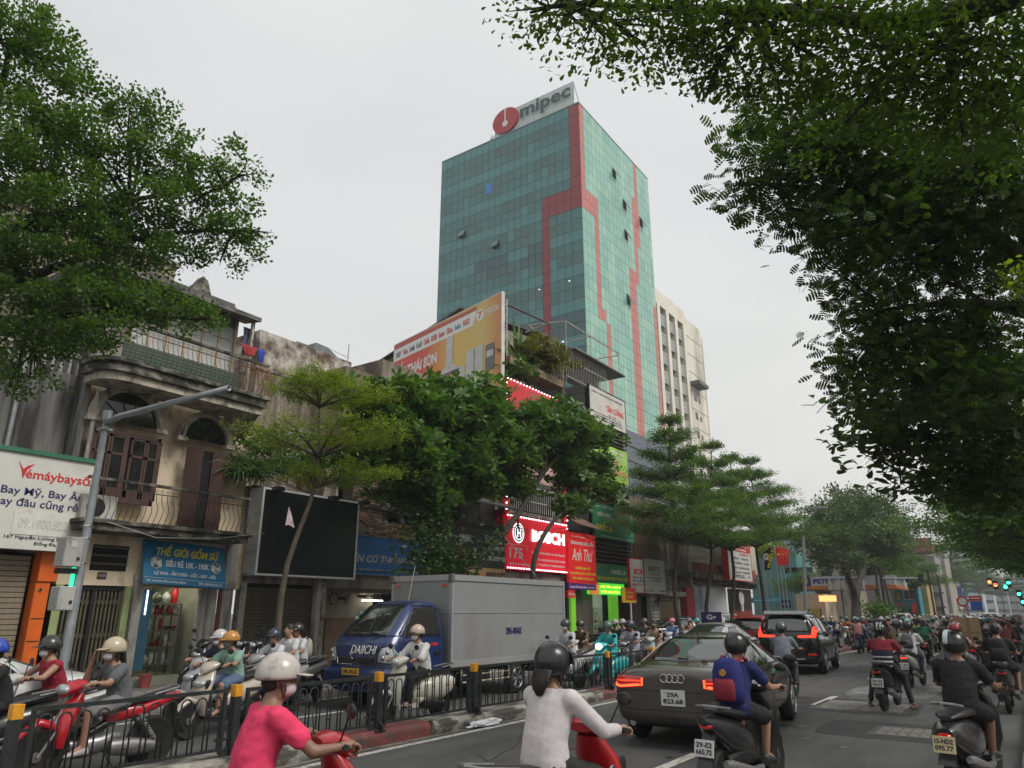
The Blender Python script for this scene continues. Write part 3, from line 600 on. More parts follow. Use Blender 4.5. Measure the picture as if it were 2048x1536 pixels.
P(r,'wall',oldbeige,(-26,-21,5.2,11.2,7,12.4),(-25.9,-20.9,5.1,11.3,12.4,12.55))
b=MB();b.lathe([(.02,0),(.62,0),(.65,.05),(.65,1.1),(.5,1.25),(.02,1.3)],(-22,7.4,12.56),n=22);b.build('water_tank',GALV,r,smooth=.6)
r=building('shuttered_shop','shop with an olive roller shutter under the blank black billboard',11.9)
P(r,'wall',pil,(XF-6,XF-.2,12.01,14.62,2.5,5.0),(XF-.2,XF+.06,12.0,12.15,.15,2.5))
P(r,'shutter_void',DRK,(XF-.3,XF-.22,12.1,14.5,.15,2.5))
slats(r,XF-.12,12.15,14.48,.15,2.45,.083,shut_g)
P(r,'pillar',pil,(XF-.2,XF+.08,14.48,14.66,.15,2.75),bevel=.01);P(r,'guide_rail',mat('rusty_white',(.36,.33,.29),.7,stain=(.12,.06,.03),stain_amt=.5,stain_scale=(8,8,4)),(XF-.1,XF+.1,14.66,14.8,.15,2.6),(XF-.1,XF+.1,11.95,12.05,.15,2.5))
P(r,'terrace',mould,(XF-5,XF+.05,12.05,18.5,4.9,5.05))
dx=.6;y0,z0=A(509,1150,dx);y1,_=A(709,1158,dx);yt,zt=A(525,973,dx)
bbx=thing('blank_billboard','large blank black billboard box with a thin white frame beside the cream house','billboard',M=axes((XF+dx,y0,z0),(0,1,0),(0,0,1)))
lbox(bbx,'casing',mat('billboard_side',(.38,.39,.39),.5,var=.08,stain=(.2,.2,.19),stain_amt=.4,stain_scale=(3,3,.8)),0,y1-y0,0,zt-z0,-.55,-.01)
lbox(bbx,'black_face',mat('black_screen',(.012,.018,.018),.35,var=.3,scale=2),.04,y1-y0-.04,.04,zt-z0-.04,-.01,.003)
b=MB();w_,h_=y1-y0,zt-z0;b.bx(0,w_,0,.05,-.01,.02);b.bx(0,w_,h_-.05,h_,-.01,.02);b.bx(0,.05,.05,h_-.05,-.01,.02);b.bx(w_-.05,w_,.05,h_-.05,-.01,.02);b.build('white_frame',WHT,bbx,world=False)
for k,yy in enumerate((.25,2.2,3.4)):lbox(bbx,'flood_lamp',BLK,yy,yy+.22,h_-.08,h_+.02,-.05,.3)
bw=y1
r=building('weathered_house','tall weathered concrete house with peeling parapet behind the black billboard',14.5,x=-21)
pc=W(522,660,-21);pe=W(702,712,-21)
peel=mat('peeling_concrete',(.27,.235,.19),.9,var=.25,scale=.9,bump=.7,bscale=14,stain=(.11,.085,.06),stain_amt=.75,stain_scale=(2.2,2.2,.3))
P(r,'wall',peel,(-28,-21,pc.y,pe.y,4.0,9.9))
pe2=mat('peeled_parapet',(.5,.46,.4),.9,var=.25,scale=2.5,bump=.8,bscale=12,stain=(.1,.065,.05),stain_amt=.72,stain_scale=(1.3,1.3,1.3))
bm=bmesh.new();
b=MB();b.bx(-28,-20.97,pc.y-.03,pe.y+.03,9.9,11.35);o=b.build('parapet',pe2,r)
P(r,'window',DRK,(-21,-20.97,16.0,16.9,6.85,8.0));
wi=P(r,'window_shutter',mat('grey_blind',(.33,.34,.3),.6),(-20.99,-20.9,16.05,16.42,6.9,7.95),(-20.99,-20.9,16.5,16.85,6.9,7.95));P(r,'window_frame',pil,(-20.99,-20.88,15.92,16.0,6.8,8.05),(-20.99,-20.88,16.9,16.98,6.8,8.05),(-20.99,-20.88,15.92,16.98,8.0,8.08),(-20.99,-20.88,15.92,16.98,6.76,6.84))
P(r,'wall_patch',WHT,(-21.0,-20.985,15.0,15.28,10.0,10.4))
b=MB()
for(ya,yb_,h1)in((14.6,15.4,.14),(16.2,17.2,.22),(17.0,18.4,.42)):
 b.prism([(-21.05,ya,11.3),(-21.05,yb_,11.3),(-21.2,(ya*.4+yb_*.6),11.3+h1),(-21.25,(ya*.8+yb_*.2),11.3+h1*1.1)],(-1.2,0,0))
b.build('tarpaulin',mat('grey_tarp',(.1,.11,.11),.6,var=.3,scale=5,bump=.5,bscale=8),r)
b=MB();b.tube([(-21.2,18.9,11.2),(-21.2,18.9,12.2)],.02,5);b.tube([(-21.2,17.8,11.7),(-21.2,18.9,11.6)],.012,5);b.build('antenna',GALV,r)
st=thing('outdoor_stair','small concrete stair with pale railing panels above the fan shop','stair',(-19,16.5,6.5))
P(st,'landing',mould,(-20.9,-19.2,17.6,20.3,6.6,6.75))
for k in range(5):
 P(st,'rail_panel',pil,(-19.2,-19.15,17.7+k*.42,18.0+k*.42,6.85+k*.1,7.15+k*.1))
P(st,'green_wall',mat('dark_green_wall',(.05,.08,.05),.8,var=.3),(-20.95,-20.8,17.6,20.5,7,8.4))
r=building('fan_repair_shop','open electric fan repair shop under the blue sign, partly behind the truck',14.8)
P(r,'wall',mat('shop_beam',(.3,.27,.22),.85,var=.15,stain=(.15,.13,.1),stain_amt=.5),(XF-.3,XF,14.8,19.4,2.45,2.98),(XF-4,XF-3.9,14.8,19.4,.15,2.7),(XF-4,XF,14.75,14.8,.15,2.7))
P(r,'beam',brown,(XF-.25,XF+.05,14.85,19.4,2.32,2.45))
P(r,'side_panel',mat('shop_inner_wall',(.36,.32,.25),.8,stain=(.2,.17,.13),stain_amt=.4),(XF-.9,XF-.82,14.85,17.6,.15,2.35))
P(r,'cupboard',mat('dull_wood',(.17,.12,.07),.7),(XF-.8,XF-.5,15.4,16.6,.15,1.6))
P(r,'tube_light',lampm,(XF-.6,XF-.57,16.9,17.8,2.1,2.13))
ck=thing('wall_clock','round wall clock with black rim inside the fan shop','clock',(XF-.8,15.2,2.0));cy,cz=A(667,1198,-.8)
b=MB();b.lathe([(.02,0),(.16,0),(.16,.02)],(XF-.8,cy,cz),'x',24);b.build('dial',mat('dial_white',(.5,.48,.42),.5),ck)
b=MB();b.tube([(XF-.77,cy+.16*math.cos(a),cz+.16*math.sin(a))for a in np.linspace(0,2*PI,25)[:-1]],.014,6,closed=True);b.build('rim',BLK,ck)
b=MB();b.obx((XF-.765,cy-.03,cz+.01),.006,.1,.012);b.obx((XF-.765,cy+.02,cz-.04),.006,.012,.12,Matrix.Rotation(.5,3,'X'));b.build('hands',BLK,ck)
def wallfan(u,v,label,s=.2,lit=False):
 cy,cz=A(u,v,-.5);t=thing('wall_fan',label,'fan',(XF-.5,cy,cz));c=Vector((XF-.45,cy,cz));tl=Matrix.Rotation(.5,3,'Z')@Matrix.Rotation(.3,3,'Y')
 b=MB()
 for q in range(3):b.tube([c+tl@Vector((.06*(1-abs(q-1)),s*(1-.12*q)*math.cos(a),s*(1-.12*q)*math.sin(a)))for a in np.linspace(0,2*PI,21)[:-1]],.004,4,closed=True)
 for q in range(18):a=q*PI/9;b.tube([c,c+tl@Vector((.06,s*.9*math.cos(a),s*.9*math.sin(a))),c+tl@Vector((0,s*math.cos(a),s*math.sin(a)))],.0025,3)
 b.build('cage',BLK,t)
 for q in range(3):
  a=q*2*PI/3;b=MB();b.poly([c+tl@Vector((.01,.03*math.cos(a),.03*math.sin(a))),c+tl@Vector((.03,s*.8*math.cos(a-.4),s*.8*math.sin(a-.4))),c+tl@Vector((0,s*.8*math.cos(a+.4),s*.8*math.sin(a+.4)))]);b.build('blade',mat('fan_blade',(.05,.06,.09),.4),t)
 b=MB();b.bx(XF-.82,XF-.5,cy-.03,cy+.03,cz-.05,cz+.03);b.build('bracket',BLK,t)
wallfan(690,1196,'dark wall fan beside the clock in the fan shop');wallfan(731,1192,'pale wire wall fan lit by the tube lamp in the fan shop',.24);wallfan(757,1192,'black wall fan nearest the truck box in the fan shop')
dx=.25;y0,z0=A(700,1150,dx);y1,zt=A(868,1086,dx);z0=2.86
s=wallsign('shop_sign','wide blue electric fan shop sign with white lettering left of the truck box','sign',(XF+dx,15.35,z0),y1-15.35,1.15,mat('blue_sign_face2',(.02,.14,.38),.45,var=.12,scale=1.5),depth=.08,frame=mat('sign_edge',(.2,.2,.2),.5),fw=.02)
wc=mat('cream_print',(.5,.46,.4),.5);w0=y1-15.35
txt(s,'QUẠT ĐIỆN DUY HÀ',.55,.78,w0*.62,.23,wc,.006,.03,.1);txt(s,'ĐIỆN CƠ THỐNG NHẤT',-.12,.3,w0*.98,.4,wc,.006,.03,.25);txt(s,'NGUYỄN LƯƠNG BẰNG - ĐỐNG ĐA - HÀ NỘI',.05,.1,w0*.5,.1,wc,.006);txt(s,'ĐT: 0243.857.0067 - DĐ: 0987 702 067',w0*.56,.1,w0*.4,.09,wc,.006)
r=building('brick_ruin','half demolished brick storey with timber and rubbish above the blue fan shop sign',15.9)
P(r,'wall',mat('mortar',(.16,.13,.1),.95,var=.2,scale=6),(XF-.5,XF-.03,15.7,17.05,4.0,6.3),(XF-.5,XF-.03,17.05,19.3,4.0,4.55))
brm=[mat('brick_a',(.25,.15,.095),.9,var=.25,scale=9),mat('brick_b',(.32,.23,.15),.9,var=.25,scale=9),mat('brick_c',(.15,.09,.07),.9,var=.25,scale=9)]
bms=[boxmesh('brick',.06,.2,.062,q,.006)for q in brm]
k=0
for row in range(28):
 z_=4.05+row*.079
 for j in range(6):
  yy=15.8+j*.215+(row%2)*.107
  if yy>16.95 or mnoise.noise(Vector((yy*1.3,z_*1.3,3)))>.33:continue
  piece('brick',random.choice(bms),r,(XF-.02+random.uniform(-.012,.012),yy,z_),rot=Matrix.Rotation(random.uniform(-.03,.03),3,'X'));k+=1
for row in range(6):
 for j in range(10):
  if random.random()<.8:piece('brick',random.choice(bms),r,(XF-.02+random.uniform(-.012,.012),17.15+j*.215+(row%2)*.1,4.06+row*.079));k+=1
P(r,'back_wall',mat('ruin_back',(.42,.38,.3),.9,var=.3,scale=2,stain=(.1,.09,.07),stain_amt=.7),(XF-2.5,XF-2.4,16.6,24,4,6.6));P(r,'post',pil,(XF-.3,XF-.15,17.2,17.35,4.5,6.4),(XF-.3,XF-.15,17.2,19.5,6.35,6.5))
b=MB()
for i in range(40):
 c0=Vector((XF-random.uniform(.3,1.8),random.uniform(17.4,21.5),random.uniform(4.5,5.6)));M3=Matrix.Rotation(random.uniform(-1.2,1.2),3,'X')@Matrix.Rotation(random.uniform(-1,1),3,'Z');b.obx(c0,.04+random.random()*.1,random.random()*.5+.1,.04+random.random()*.3,M3)
o=b.build('rubbish_heap',mat('dark_rubbish',(.04,.042,.045),.8,var=.8,scale=4),None,kind='stuff');o['label']='heap of dark boards and sheets in the brick ruin'
r=building('air_conditioner_shop','dark fronted air conditioner shop with a lean-to awning behind the big leafy tree',19.5)
P(r,'wall',mat('dark_front',(.05,.05,.05),.8),(XF-5,XF-.1,19.5,23.9,.15,4.9));P(r,'upper_wall',oldbeige,(XF-5,XF-2.4,17.2,24,5,10.4))
b=MB();b.prism([(XF+.9,19.2,5.55),(XF+.9,23.9,5.55),(XF-.8,23.9,6.15),(XF-.8,19.2,6.15)],(0,0,.05));b.build('awning',mat('awning_grey',(.12,.12,.115),.7,var=.3,stain=(.05,.05,.045),stain_amt=.5),r)
P(r,'post',wroght,(XF+.7,XF+.76,19.3,19.36,4.9,5.6),(XF+.7,XF+.76,23.7,23.76,4.9,5.6))
P(r,'parapet',mould,(XF-1.6,XF-1.3,19.4,24,6.2,7.1))
dx=.3;y0,z0=A(872,1168,dx);y1,z1=A(1010,1062,dx)
s=wallsign('shop_sign','dark grey air conditioner shop sign with red and white lettering','sign',(XF+dx,y0,3.35),y1-y0,1.55,mat('charcoal_sign',(.035,.035,.036),.5,var=.15),depth=.1)
w0=y1-y0
for k in range(1,4):lbox(s,'panel_joint',BLK,w0*k/4-.006,w0*k/4+.006,0,1.55,0,.004)
for k in range(4):
 lbox(s,'crate_row',mat('dark_crate',(.04,.045,.05),.6),.02,w0*.22,1.52-k*.38-.35,1.52-k*.38,0,.05+.01*(k%2))
txt(s,'LẠNH',w0*.3,.78,.65,.36,wpr,.006);txt(s,'PHONG',w0*.68,.9,1.1,.3,wpr,.006);txt(s,'INDUSTRIES LTD.',w0*.7,.66,1.2,.14,wpr,.006);txt(s,'#KHOO',w0*.3,.22,.8,.34,REDP,.006);txt(s,'AIR CONDITIONRES',w0*.62,.26,1.55,.17,wpr,.006);txt(s,'ĐẠI LÝ & THI CÔNG',w0*.26,1.25,1.1,.12,mat('dull_red_print',(.25,.03,.03),.5),.006)
s=wallsign('strip_sign','tan strip sign with black lettering under the dark air conditioner sign','sign',(XF+dx+.02,y0,2.85),w0,.48,mat('tan_sign',(.5,.3,.14),.5,var=.1),depth=.1)
txt(s,'READY DUTY',w0*.7,.08,1.2,.26,BLK,.006,.04);txt(s,'g Bông-Hà Nội',w0*.3,.15,.8,.14,mat('brown_print',(.2,.08,.03),.5),.006)
r=building('kitchen_store','four storey kitchen appliance store with red illuminated front and rooftop garden',24,x=XF)
P(r,'wall',mat('store_wall',(.24,.23,.2),.85,var=.2,stain=(.1,.095,.08),stain_amt=.6,stain_scale=(1.5,1.5,.4)),(XF-8,XF-.6,24.0,28.55,.15,11.0),(XF-.6,XF-.05,24.0,28.6,2.9,3.3),(XF-.6,XF,24,28.6,5.6,5.75),(XF-.6,XF,24,28.6,8.3,8.45),(XF-.6,XF,24,28.6,10.85,11.0))
P(r,'side_wall',oldbeige,(XF-8,XF-2.0,18.6,24.0,10.3,11.0))
y0,z0=A(1012,1140,.15);y1,zt=A(1133,1046,.15);zt=5.5;z0=3.38
rs=wallsign('illuminated_sign','red illuminated sign with large white letters and house number 175 edged with small lamps','sign',(XF+.18,y0,z0),y1-y0,zt-z0,mat('red_sign_lit',(.65,.015,.03),.45,emit=(.6,.01,.025),estr=.25),depth=.18)
w0,h0=y1-y0,zt-z0;wlit=mat('white_lit_print',(.9,.9,.95),.5,emit=(1,1,1),estr=.9)
txt(rs,'BOSCH',w0*.37,h0*.55,w0*.56,h0*.24,wlit,.05,.06);txt(rs,'175',w0*.04,h0*.2,w0*.2,h0*.2,wpr,.006);txt(rs,'Bếp Cho Thiết Bị Bếp Cao Cấp Đồng Bộ',w0*.38,h0*.32,w0*.56,.13,wpr,.006);txt(rs,'ĐT: 0243 940 68 68 | DĐ: 0936 33 68 68',w0*.48,h0*.19,w0*.46,.11,wpr,.006);txt(rs,'W: bepthaison.vn | email@bepthaison.vn',w0*.48,h0*.1,w0*.46,.11,wpr,.006);txt(rs,'Nguyễn Lương Bằng, Đống Đa, Hà Nội',w0*.03,h0*.08,w0*.42,.11,wpr,.006)
b=MB();q=h0*.46;b.bx(0,w0*.27,q-.02,q,0,.01);b.obx((w0*.3,q-.1,.005),.3,.02,.01,Matrix.Rotation(-.9,3,'Z'));b.build('rule_line',wpr,rs,world=False)
cx_,cy_=w0*.17,h0*.68;rr=h0*.19
for k,(ra,m_)in enumerate(((rr,wlit),(rr*.86,mat('navy_disc',(.02,.03,.12),.5)),(rr*.72,wlit),(rr*.6,MATS['navy_disc']))):
 b=MB();b.prism([(cx_+ra*math.cos(a),cy_+ra*math.sin(a),.01+k*.008)for a in np.linspace(0,2*PI,33)[:-1]],(0,0,.01));b.build('emblem_ring',m_,rs,world=False)
b=MB()
for sx_ in(-1,1):b.bx(cx_+sx_*rr*.25-.03,cx_+sx_*rr*.25+.03,cy_-rr*.42,cy_+rr*.42,.045,.055)
b.bx(cx_-rr*.25,cx_+rr*.25,cy_-.03,cy_+.03,.045,.055);b.build('emblem_bars',wlit,rs,world=False)
led=mat('led_bulb',(1,.9,.9),emit=(1,.85,.9),estr=3.0)
bm=bmesh.new();bmesh.ops.create_icosphere(bm,subdivisions=1,radius=.034);lme=bpy.data.meshes.new('lamp_bulb');bm.to_mesh(lme);bm.free();lme.materials.append(led)
def bulbs(root,pts):
 for p in pts:piece('lamp_bulb',lme,root,p)
X_=XF+.21;yy0,yy1=y0+.04,y1-.04
bulbs(rs,[(X_,q,z0+.05)for q in np.arange(yy0,yy1,.19)]+[(X_,q,zt-.03)for q in np.arange(yy0,yy1,.19)]+[(X_,yy1,q)for q in np.arange(z0+.05,zt,.19)])
rf=thing('red_light_frame','tall red facade frame with rows of small lamps above the illuminated sign','sign',(XF,y0,zt));rdm=mat('red_panel',(.6,.015,.02),.45)
P(rf,'post',rdm,(XF,XF+.15,y0-.1,y0+.22,zt+.05,11.0));P(rf,'post',rdm,(XF,XF+.15,y1-.2,y1+.02,zt+.05,11.0));P(rf,'head_panel',rdm,(XF+.05,XF+.2,y0-.05,y1,9.9,11.25));P(rf,'middle_panel',mat('photo_board',(.45,.3,.25),.5,var=.7,scale=1.4),(XF+.03,XF+.08,y0+.25,y1-.25,7.1,8.1))
bulbs(rf,[(X_,y0-.05,q)for q in np.arange(5.7,11,.24)]+[(X_,y1-.02,q)for q in np.arange(5.7,11,.24)]+[(X_+.02,q,11.2)for q in np.arange(y0,y1,.24)])
cage_b=boxmesh('cage_bar',.022,.022,1.45,mat('cage_white',(.5,.5,.46),.6))
for z_ in(6.5,9.2):
 for k in range(24):piece('cage_bar',cage_b,r,(XF+.1,y0+.3+k*.165,z_))
 P(r,'cage_rail',MATS['cage_white'],(XF+.08,XF+.12,y0+.25,y1-.2,z_-.3,z_-.27),(XF+.08,XF+.12,y0+.25,y1-.2,z_+.3,z_+.33))
P(r,'store_front',DRK,(XF-.58,XF-.5,24.1,28.5,.2,2.9),(XF-.59,XF-.55,24.2,28.4,5.8,8.2))
P1=W(1003,585,XF-.1);dv=Vector((-.968,.252,0)).normalized()
d_=ray(790,690);
k_=None
det=d_.x*(-dv.y)-d_.y*(-dv.x);k_=(P1.x*(-dv.y)-P1.y*(-dv.x))/det;L2=((_O+d_*k_)-P1);LB=math.hypot(L2.x,L2.y)
BH=4.6;org=P1+dv*LB;org.z=P1.z-BH
s=wallsign('advertising_billboard','huge orange and yellow kitchen appliance billboard set at an angle above the tree','billboard',org,LB,BH,mat('billboard_blank',(.5,.12,.05),.5),ux=-dv,uy=(0,0,1),depth=.15,frame=mat('canvas_edge',(.6,.58,.52),.6),fw=.05)
m,nt,bs=_new('billboard_print');N=nt.nodes;L=nt.links;tcn=N.new('ShaderNodeTexCoord');sx=N.new('ShaderNodeSeparateXYZ');L.new(tcn.outputs['Object'],sx.inputs[0])
g1=N.new('ShaderNodeMapRange');g1.inputs[1].default_value=0;g1.inputs[2].default_value=LB;L.new(sx.outputs[0],g1.inputs[0]);rp=N.new('ShaderNodeValToRGB');e=rp.color_ramp.elements;e[0].position=.3;e[0].color=(.62,.07,.04,1);e[1].position=1;e[1].color=(.6,.22,.07,1);q=e.new(.62);q.color=(.66,.45,.1,1);q=e.new(.85);q.color=(.62,.47,.16,1)
L.new(g1.outputs[0],rp.inputs[0]);L.new(rp.outputs[0],bs.inputs['Base Color']);bs.inputs['Roughness'].default_value=.5
lbox(s,'print',m,0,LB,0,BH,0,.01)
pinkb=mat('dull_red_band',(.45,.09,.07),.5);silver=mat('silver_print',(.5,.5,.5),.4,var=.1);dsil=mat('dark_silver_print',(.12,.12,.13),.4)
lbox(s,'red_band',pinkb,0,LB*.8,BH-.26,BH-.08,.01,.014);
b=MB();b.poly([(0,BH-.28,.014),(LB*.8,BH-.28,.014),(LB*.77,BH-.95,.014),(0,BH-.95,.014)][::-1]);b.build('white_band',wpr,s,world=False)
for k,(q,c_)in enumerate([('CANZY',dsil),('Teka',REDP),('Sevilla',dsil),('Kaff',dsil),('Chefs',REDP),('KOCHER',REDP),('faster',REDP),('Elica',REDP),('beko',mat('teal_print',(.05,.3,.35),.5)),('BOSCH',REDP)]):txt(s,q,LB*(.02+k*.074),BH-.78,LB*.055,.3,c_,.02)
txt(s,'BẾP THÁI SƠN',LB*.03,BH-2.0,LB*.42,.85,wpr,.02,.04);txt(s,'THAISON',LB*.87,BH-.78,LB*.11,.32,wpr,.02)
b=MB();b.prism([(LB*.83+.28*math.cos(a),BH-.6+.28*math.sin(a),.012)for a in np.linspace(0,2*PI,25)[:-1]],(0,0,.01));b.build('logo_disc',wpr,s,world=False);txt(s,'7',LB*.815,BH-.78,.3,.36,mat('orange_print',(.6,.2,.05),.5),.025,.05)
b=MB();b.bx(LB*.54,LB*.6,BH-2.6,BH-.95,.012,.03);b.build('cooker_hood',silver,s,world=False);b=MB();b.prism([(LB*.49,BH-2.75,.012),(LB*.66,BH-2.75,.012),(LB*.61,BH-2.45,.012),(LB*.53,BH-2.45,.012)],(0,0,.03));b.build('cooker_hood_base',silver,s,world=False);lbox(s,'hood_glass',dsil,LB*.49,LB*.66,BH-2.9,BH-2.75,.012,.03)
lbox(s,'fridge_picture',silver,LB*.72,LB*.86,.4,BH-2.1,.012,.03);lbox(s,'fridge_gap',dsil,LB*.785,LB*.792,.4,BH-2.1,.03,.034);lbox(s,'oven_picture',dsil,LB*.88,LB*.95,1.2,BH-2.2,.012,.03);lbox(s,'oven_window',silver,LB*.89,LB*.94,BH-2.8,BH-2.5,.03,.034);lbox(s,'hob_picture',dsil,LB*.5,LB*.6,.9,1.5,.012,.03);lbox(s,'washer_picture',silver,LB*.62,LB*.71,.4,1.9,.012,.03)
b=MB();base=P1-Vector((0,0,BH))
for q in(.15,.55):b.tube([P1+Vector((-.1,q,-.1)),P1+Vector((-.1,q,-BH-1))],.03,5)
for k in range(10):z_=P1.z-.3-k*.5;b.tube([(P1.x-.1,P1.y+.15,z_),(P1.x-.1,P1.y+.55,z_-.4)],.018,4);b.tube([(P1.x-.1,P1.y+.55,z_),(P1.x-.1,P1.y+.15,z_-.4)],.018,4)
b.build('support_lattice',GALV,s)
P2=P1+dv*LB;shd=thing('metal_shed','green grey corrugated rooftop shed behind the slanted billboard','shed',(P2.x,P2.y,9));cor=mat('olive_cladding',(.2,.2,.12),.6,.2,var=.1,stain=(.12,.12,.08),stain_amt=.3,stain_scale=(2,2,.3))
nrm=Vector((dv.y,-dv.x,0));nrm=nrm if nrm.y>0 else -nrm
a_=P2+dv*2.6+nrm*.8;c_=P1+dv*(LB*.45)+nrm*.8;zt=W(795,672,P2.x).z-.5
b=MB();b.prism([(a_.x,a_.y,9),(c_.x,c_.y,9),(c_.x,c_.y,zt+.3),(a_.x,a_.y,zt-.2)],(nrm*5));b.build('wall',cor,shd)
rbm=boxmesh('wall_rib',.04,.04,zt-9.2,cor);
for k in range(22):q=a_+(c_-a_)*(k/21)-nrm*.03;piece('wall_rib',rbm,shd,(q.x,q.y,(zt+8.9)/2))
b=MB();o1=a_+dv*.7-nrm*.25;o2=c_-dv*.2-nrm*.25;b.prism([(o1.x,o1.y,zt-.25),(o2.x,o2.y,zt+.55),(o2.x,o2.y,zt+.65),(o1.x,o1.y,zt-.17)],nrm*6);b.build('roof',mat('shed_roof',(.075,.085,.08),.7,var=.3,stain=(.04,.04,.04),stain_amt=.4),shd)
pp=mat('roof_pipe_rust',(.09,.06,.05),.7,var=.3);pl_=mat('roof_pipe_pale',(.42,.38,.33),.7,var=.3,stain=(.2,.08,.04),stain_amt=.4,stain_scale=(6,6,6))
rt=thing('pipe_structure','rusty pipe frame on the roof between the billboard and the glass tower','frame',(XF-.5,26,11));X2=XF-.5
def wp(u,v,dx=-.5):return W(u,v,XF+dx)
b=MB();
for q in([(1005,605),(1098,647),(1099,750)],[(1098,647),(1050,665)]):b.tube([wp(*k_)for k_ in q],.05,6)
b.build('pipe',pp,rt)
b=MB();b.tube([wp(1003,660),wp(1060,690),wp(1150,735)],.025,5);b.tube([wp(1003,690,-.2),wp(1003,600,-.2)],.03,5);b.build('pipe',pl_,rt)
cg=thing('rooftop_cage','white barred rooftop cage with a thin slab roof beside the glass tower','cage',(XF-1.5,29.5,11))
za,zb_=12.55,14.45;ya,yb_=28.9,35.9
P(cg,'slab_roof',mat('slab_grey',(.2,.2,.19),.8),(XF-3.2,XF+.05,29.9,35.6,zb_,zb_+.1),bevel=.02);P(cg,'column',mould,(XF-.9,XF-.6,29.6,29.9,11,zb_));P(cg,'column',mould,(XF-.9,XF-.6,33.3,33.6,12.6,zb_));P(cg,'inner_wall',mat('cage_inner',(.1,.1,.095),.9),(XF-4,XF-3.6,29.4,33.0,11,zb_))
cb=boxmesh('cage_bar',.018,.018,1.6,mat('cage_grey',(.4,.39,.36),.6));
for k in range(26):piece('cage_bar',cb,cg,(XF-.2-.0*k,29.4+k*.17,13.6))
for k in range(30):piece('cage_bar',cb,cg,(XF-.2-k*.17,29.38,13.3))
P(cg,'cage_rail',MATS['cage_grey'],(XF-.22,XF-.18,29.4,33.9,12.9,12.93),(XF-.22,XF-.18,29.4,33.9,13.8,13.83),(XF-5.2,XF-.2,29.36,29.4,12.7,12.73),(XF-5.2,XF-.2,29.36,29.4,13.7,13.73))
b=MB();zt2=15.9
for q in[[(XF-.3,29.6,zt2),(XF-.3,35.5,zt2)],[(XF-2.6,29.6,zt2+.3),(XF-.3,29.6,zt2)],[(XF-2.6,35.5,zt2),(XF-.3,35.5,zt2-.1)],[(XF-2.6,29.6,zt2+.3),(XF-2.6,35.5,zt2)],[(XF-2.6,32.2,zt2),(XF-.3,32.2,zt2)]]:b.tube(q,.035,5)
for q in((XF-.3,29.6),(XF-.3,32.2),(XF-.3,35.5),(XF-2.6,31)):b.tube([(q[0],q[1],zb_),(q[0],q[1],zt2)],.03,5)
b.build('wire_frame',pl_,cg)
P(cg,'planter_shelf',mat('twig_shelf',(.22,.17,.11),.9,var=.5,scale=9,bump=.8,bscale=20),(XF-.9,XF+.1,24.1,28.6,12.0,12.35))
b=MB();b.lathe([(.02,0),(.6,0),(.62,.4),(.55,.5),(.02,.62)],(XF-2,27.2,13.6),n=20);o=b.build('water_tank',pil,None,smooth=.6);tag(o,'round pale water tank on the roof behind the palm','tank')
r=building('narrow_grey_building','tall narrow grey building clad in horizontal louvres with stacked shop signs',31.3)
gcl=mat('grey_cladding',(.19,.2,.21),.5,.2,var=.08,stain=(.13,.135,.14),stain_amt=.3)
yl=W(1178,780,XF).y;yr_=W(1249,815,XF).y
P(r,'wall',gcl,(XF-5.5,XF-.25,yl,yr_,3.2,12.95));P(r,'side_joint',BLK,(XF-5.5,XF-.2,yl-.012,yl-.002,12.5,12.53),(XF-5.5,XF-.2,yl-.012,yl-.002,7.2,7.23))
slm=mat('dark_louvre',(.115,.1,.09),.55,.2,var=.15)
slats(r,XF-.08,yl+.05,yr_+.1,3.9,5.3,.2,slm,'louvre',.2,.3,.25);slats(r,XF-.08,yl+.05,yr_+.1,7.0,8.5,.2,slm,'louvre',.2,.3,.25);slats(r,XF-.08,yl+.05,yr_+.05,9.9,11.6,.2,slm,'louvre',.2,.3,.25)
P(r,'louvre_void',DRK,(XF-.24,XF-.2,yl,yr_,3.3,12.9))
def facesign(label,uvTL,uvTR,uvBL,m,dx=.1,name='shop_sign',depth=.12,frame=None):
 a=W(*uvTL,XF+dx);b_=W(*uvTR,XF+dx);c_=W(*uvBL,XF+dx)
 y0=a.y;y1=b_.y;z1=(a.z+b_.z)/2;z0=c_.z
 s=wallsign(name,label,'sign',(XF+dx,y0,z0),y1-y0,z1-z0,m,depth=depth,frame=frame,fw=.03);return s,y1-y0,z1-z0
s,w,h=facesign('faded white company sign with red name at the top of the narrow grey building',(1178,766),(1249,806),(1180,836),mat('faded_white_sign',(.6,.57,.52),.5,var=.06,stain=(.45,.42,.36),stain_amt=.4,stain_scale=(1,1,1)),frame=BLK)
txt(s,'CÔNG TY TNHH TM DV SX XUẤT NHẬP KHẨU',w*.06,h*.82,w*.86,h*.09,navy,.006);txt(s,'TÂN CƯỜNG',w*.44,h*.42,w*.5,h*.24,REDP,.006,.03);txt(s,'GẠO - CHÈ',w*.5,h*.3,w*.22,h*.06,REDP,.006)
for k in range(3):txt(s,['VĂN PHÒNG: NGUYỄN LƯƠNG BẰNG - ĐỐNG ĐA - HÀ NỘI','ĐT: 0243 857 3388 - FAX: 0243 857 3389','EMAIL: CHETANCUONG@GMAIL.COM'][k],w*.1+.1*k,h*(.24-k*.08),w*.75,h*.05,navy,.006)
s,w,h=facesign('light green tea advertisement with pink lettering on the louvred front',(1180,878),(1254,905),(1182,948),mat('tea_green_print',(.3,.5,.08),.5,var=.4,scale=.9),dx=.12)
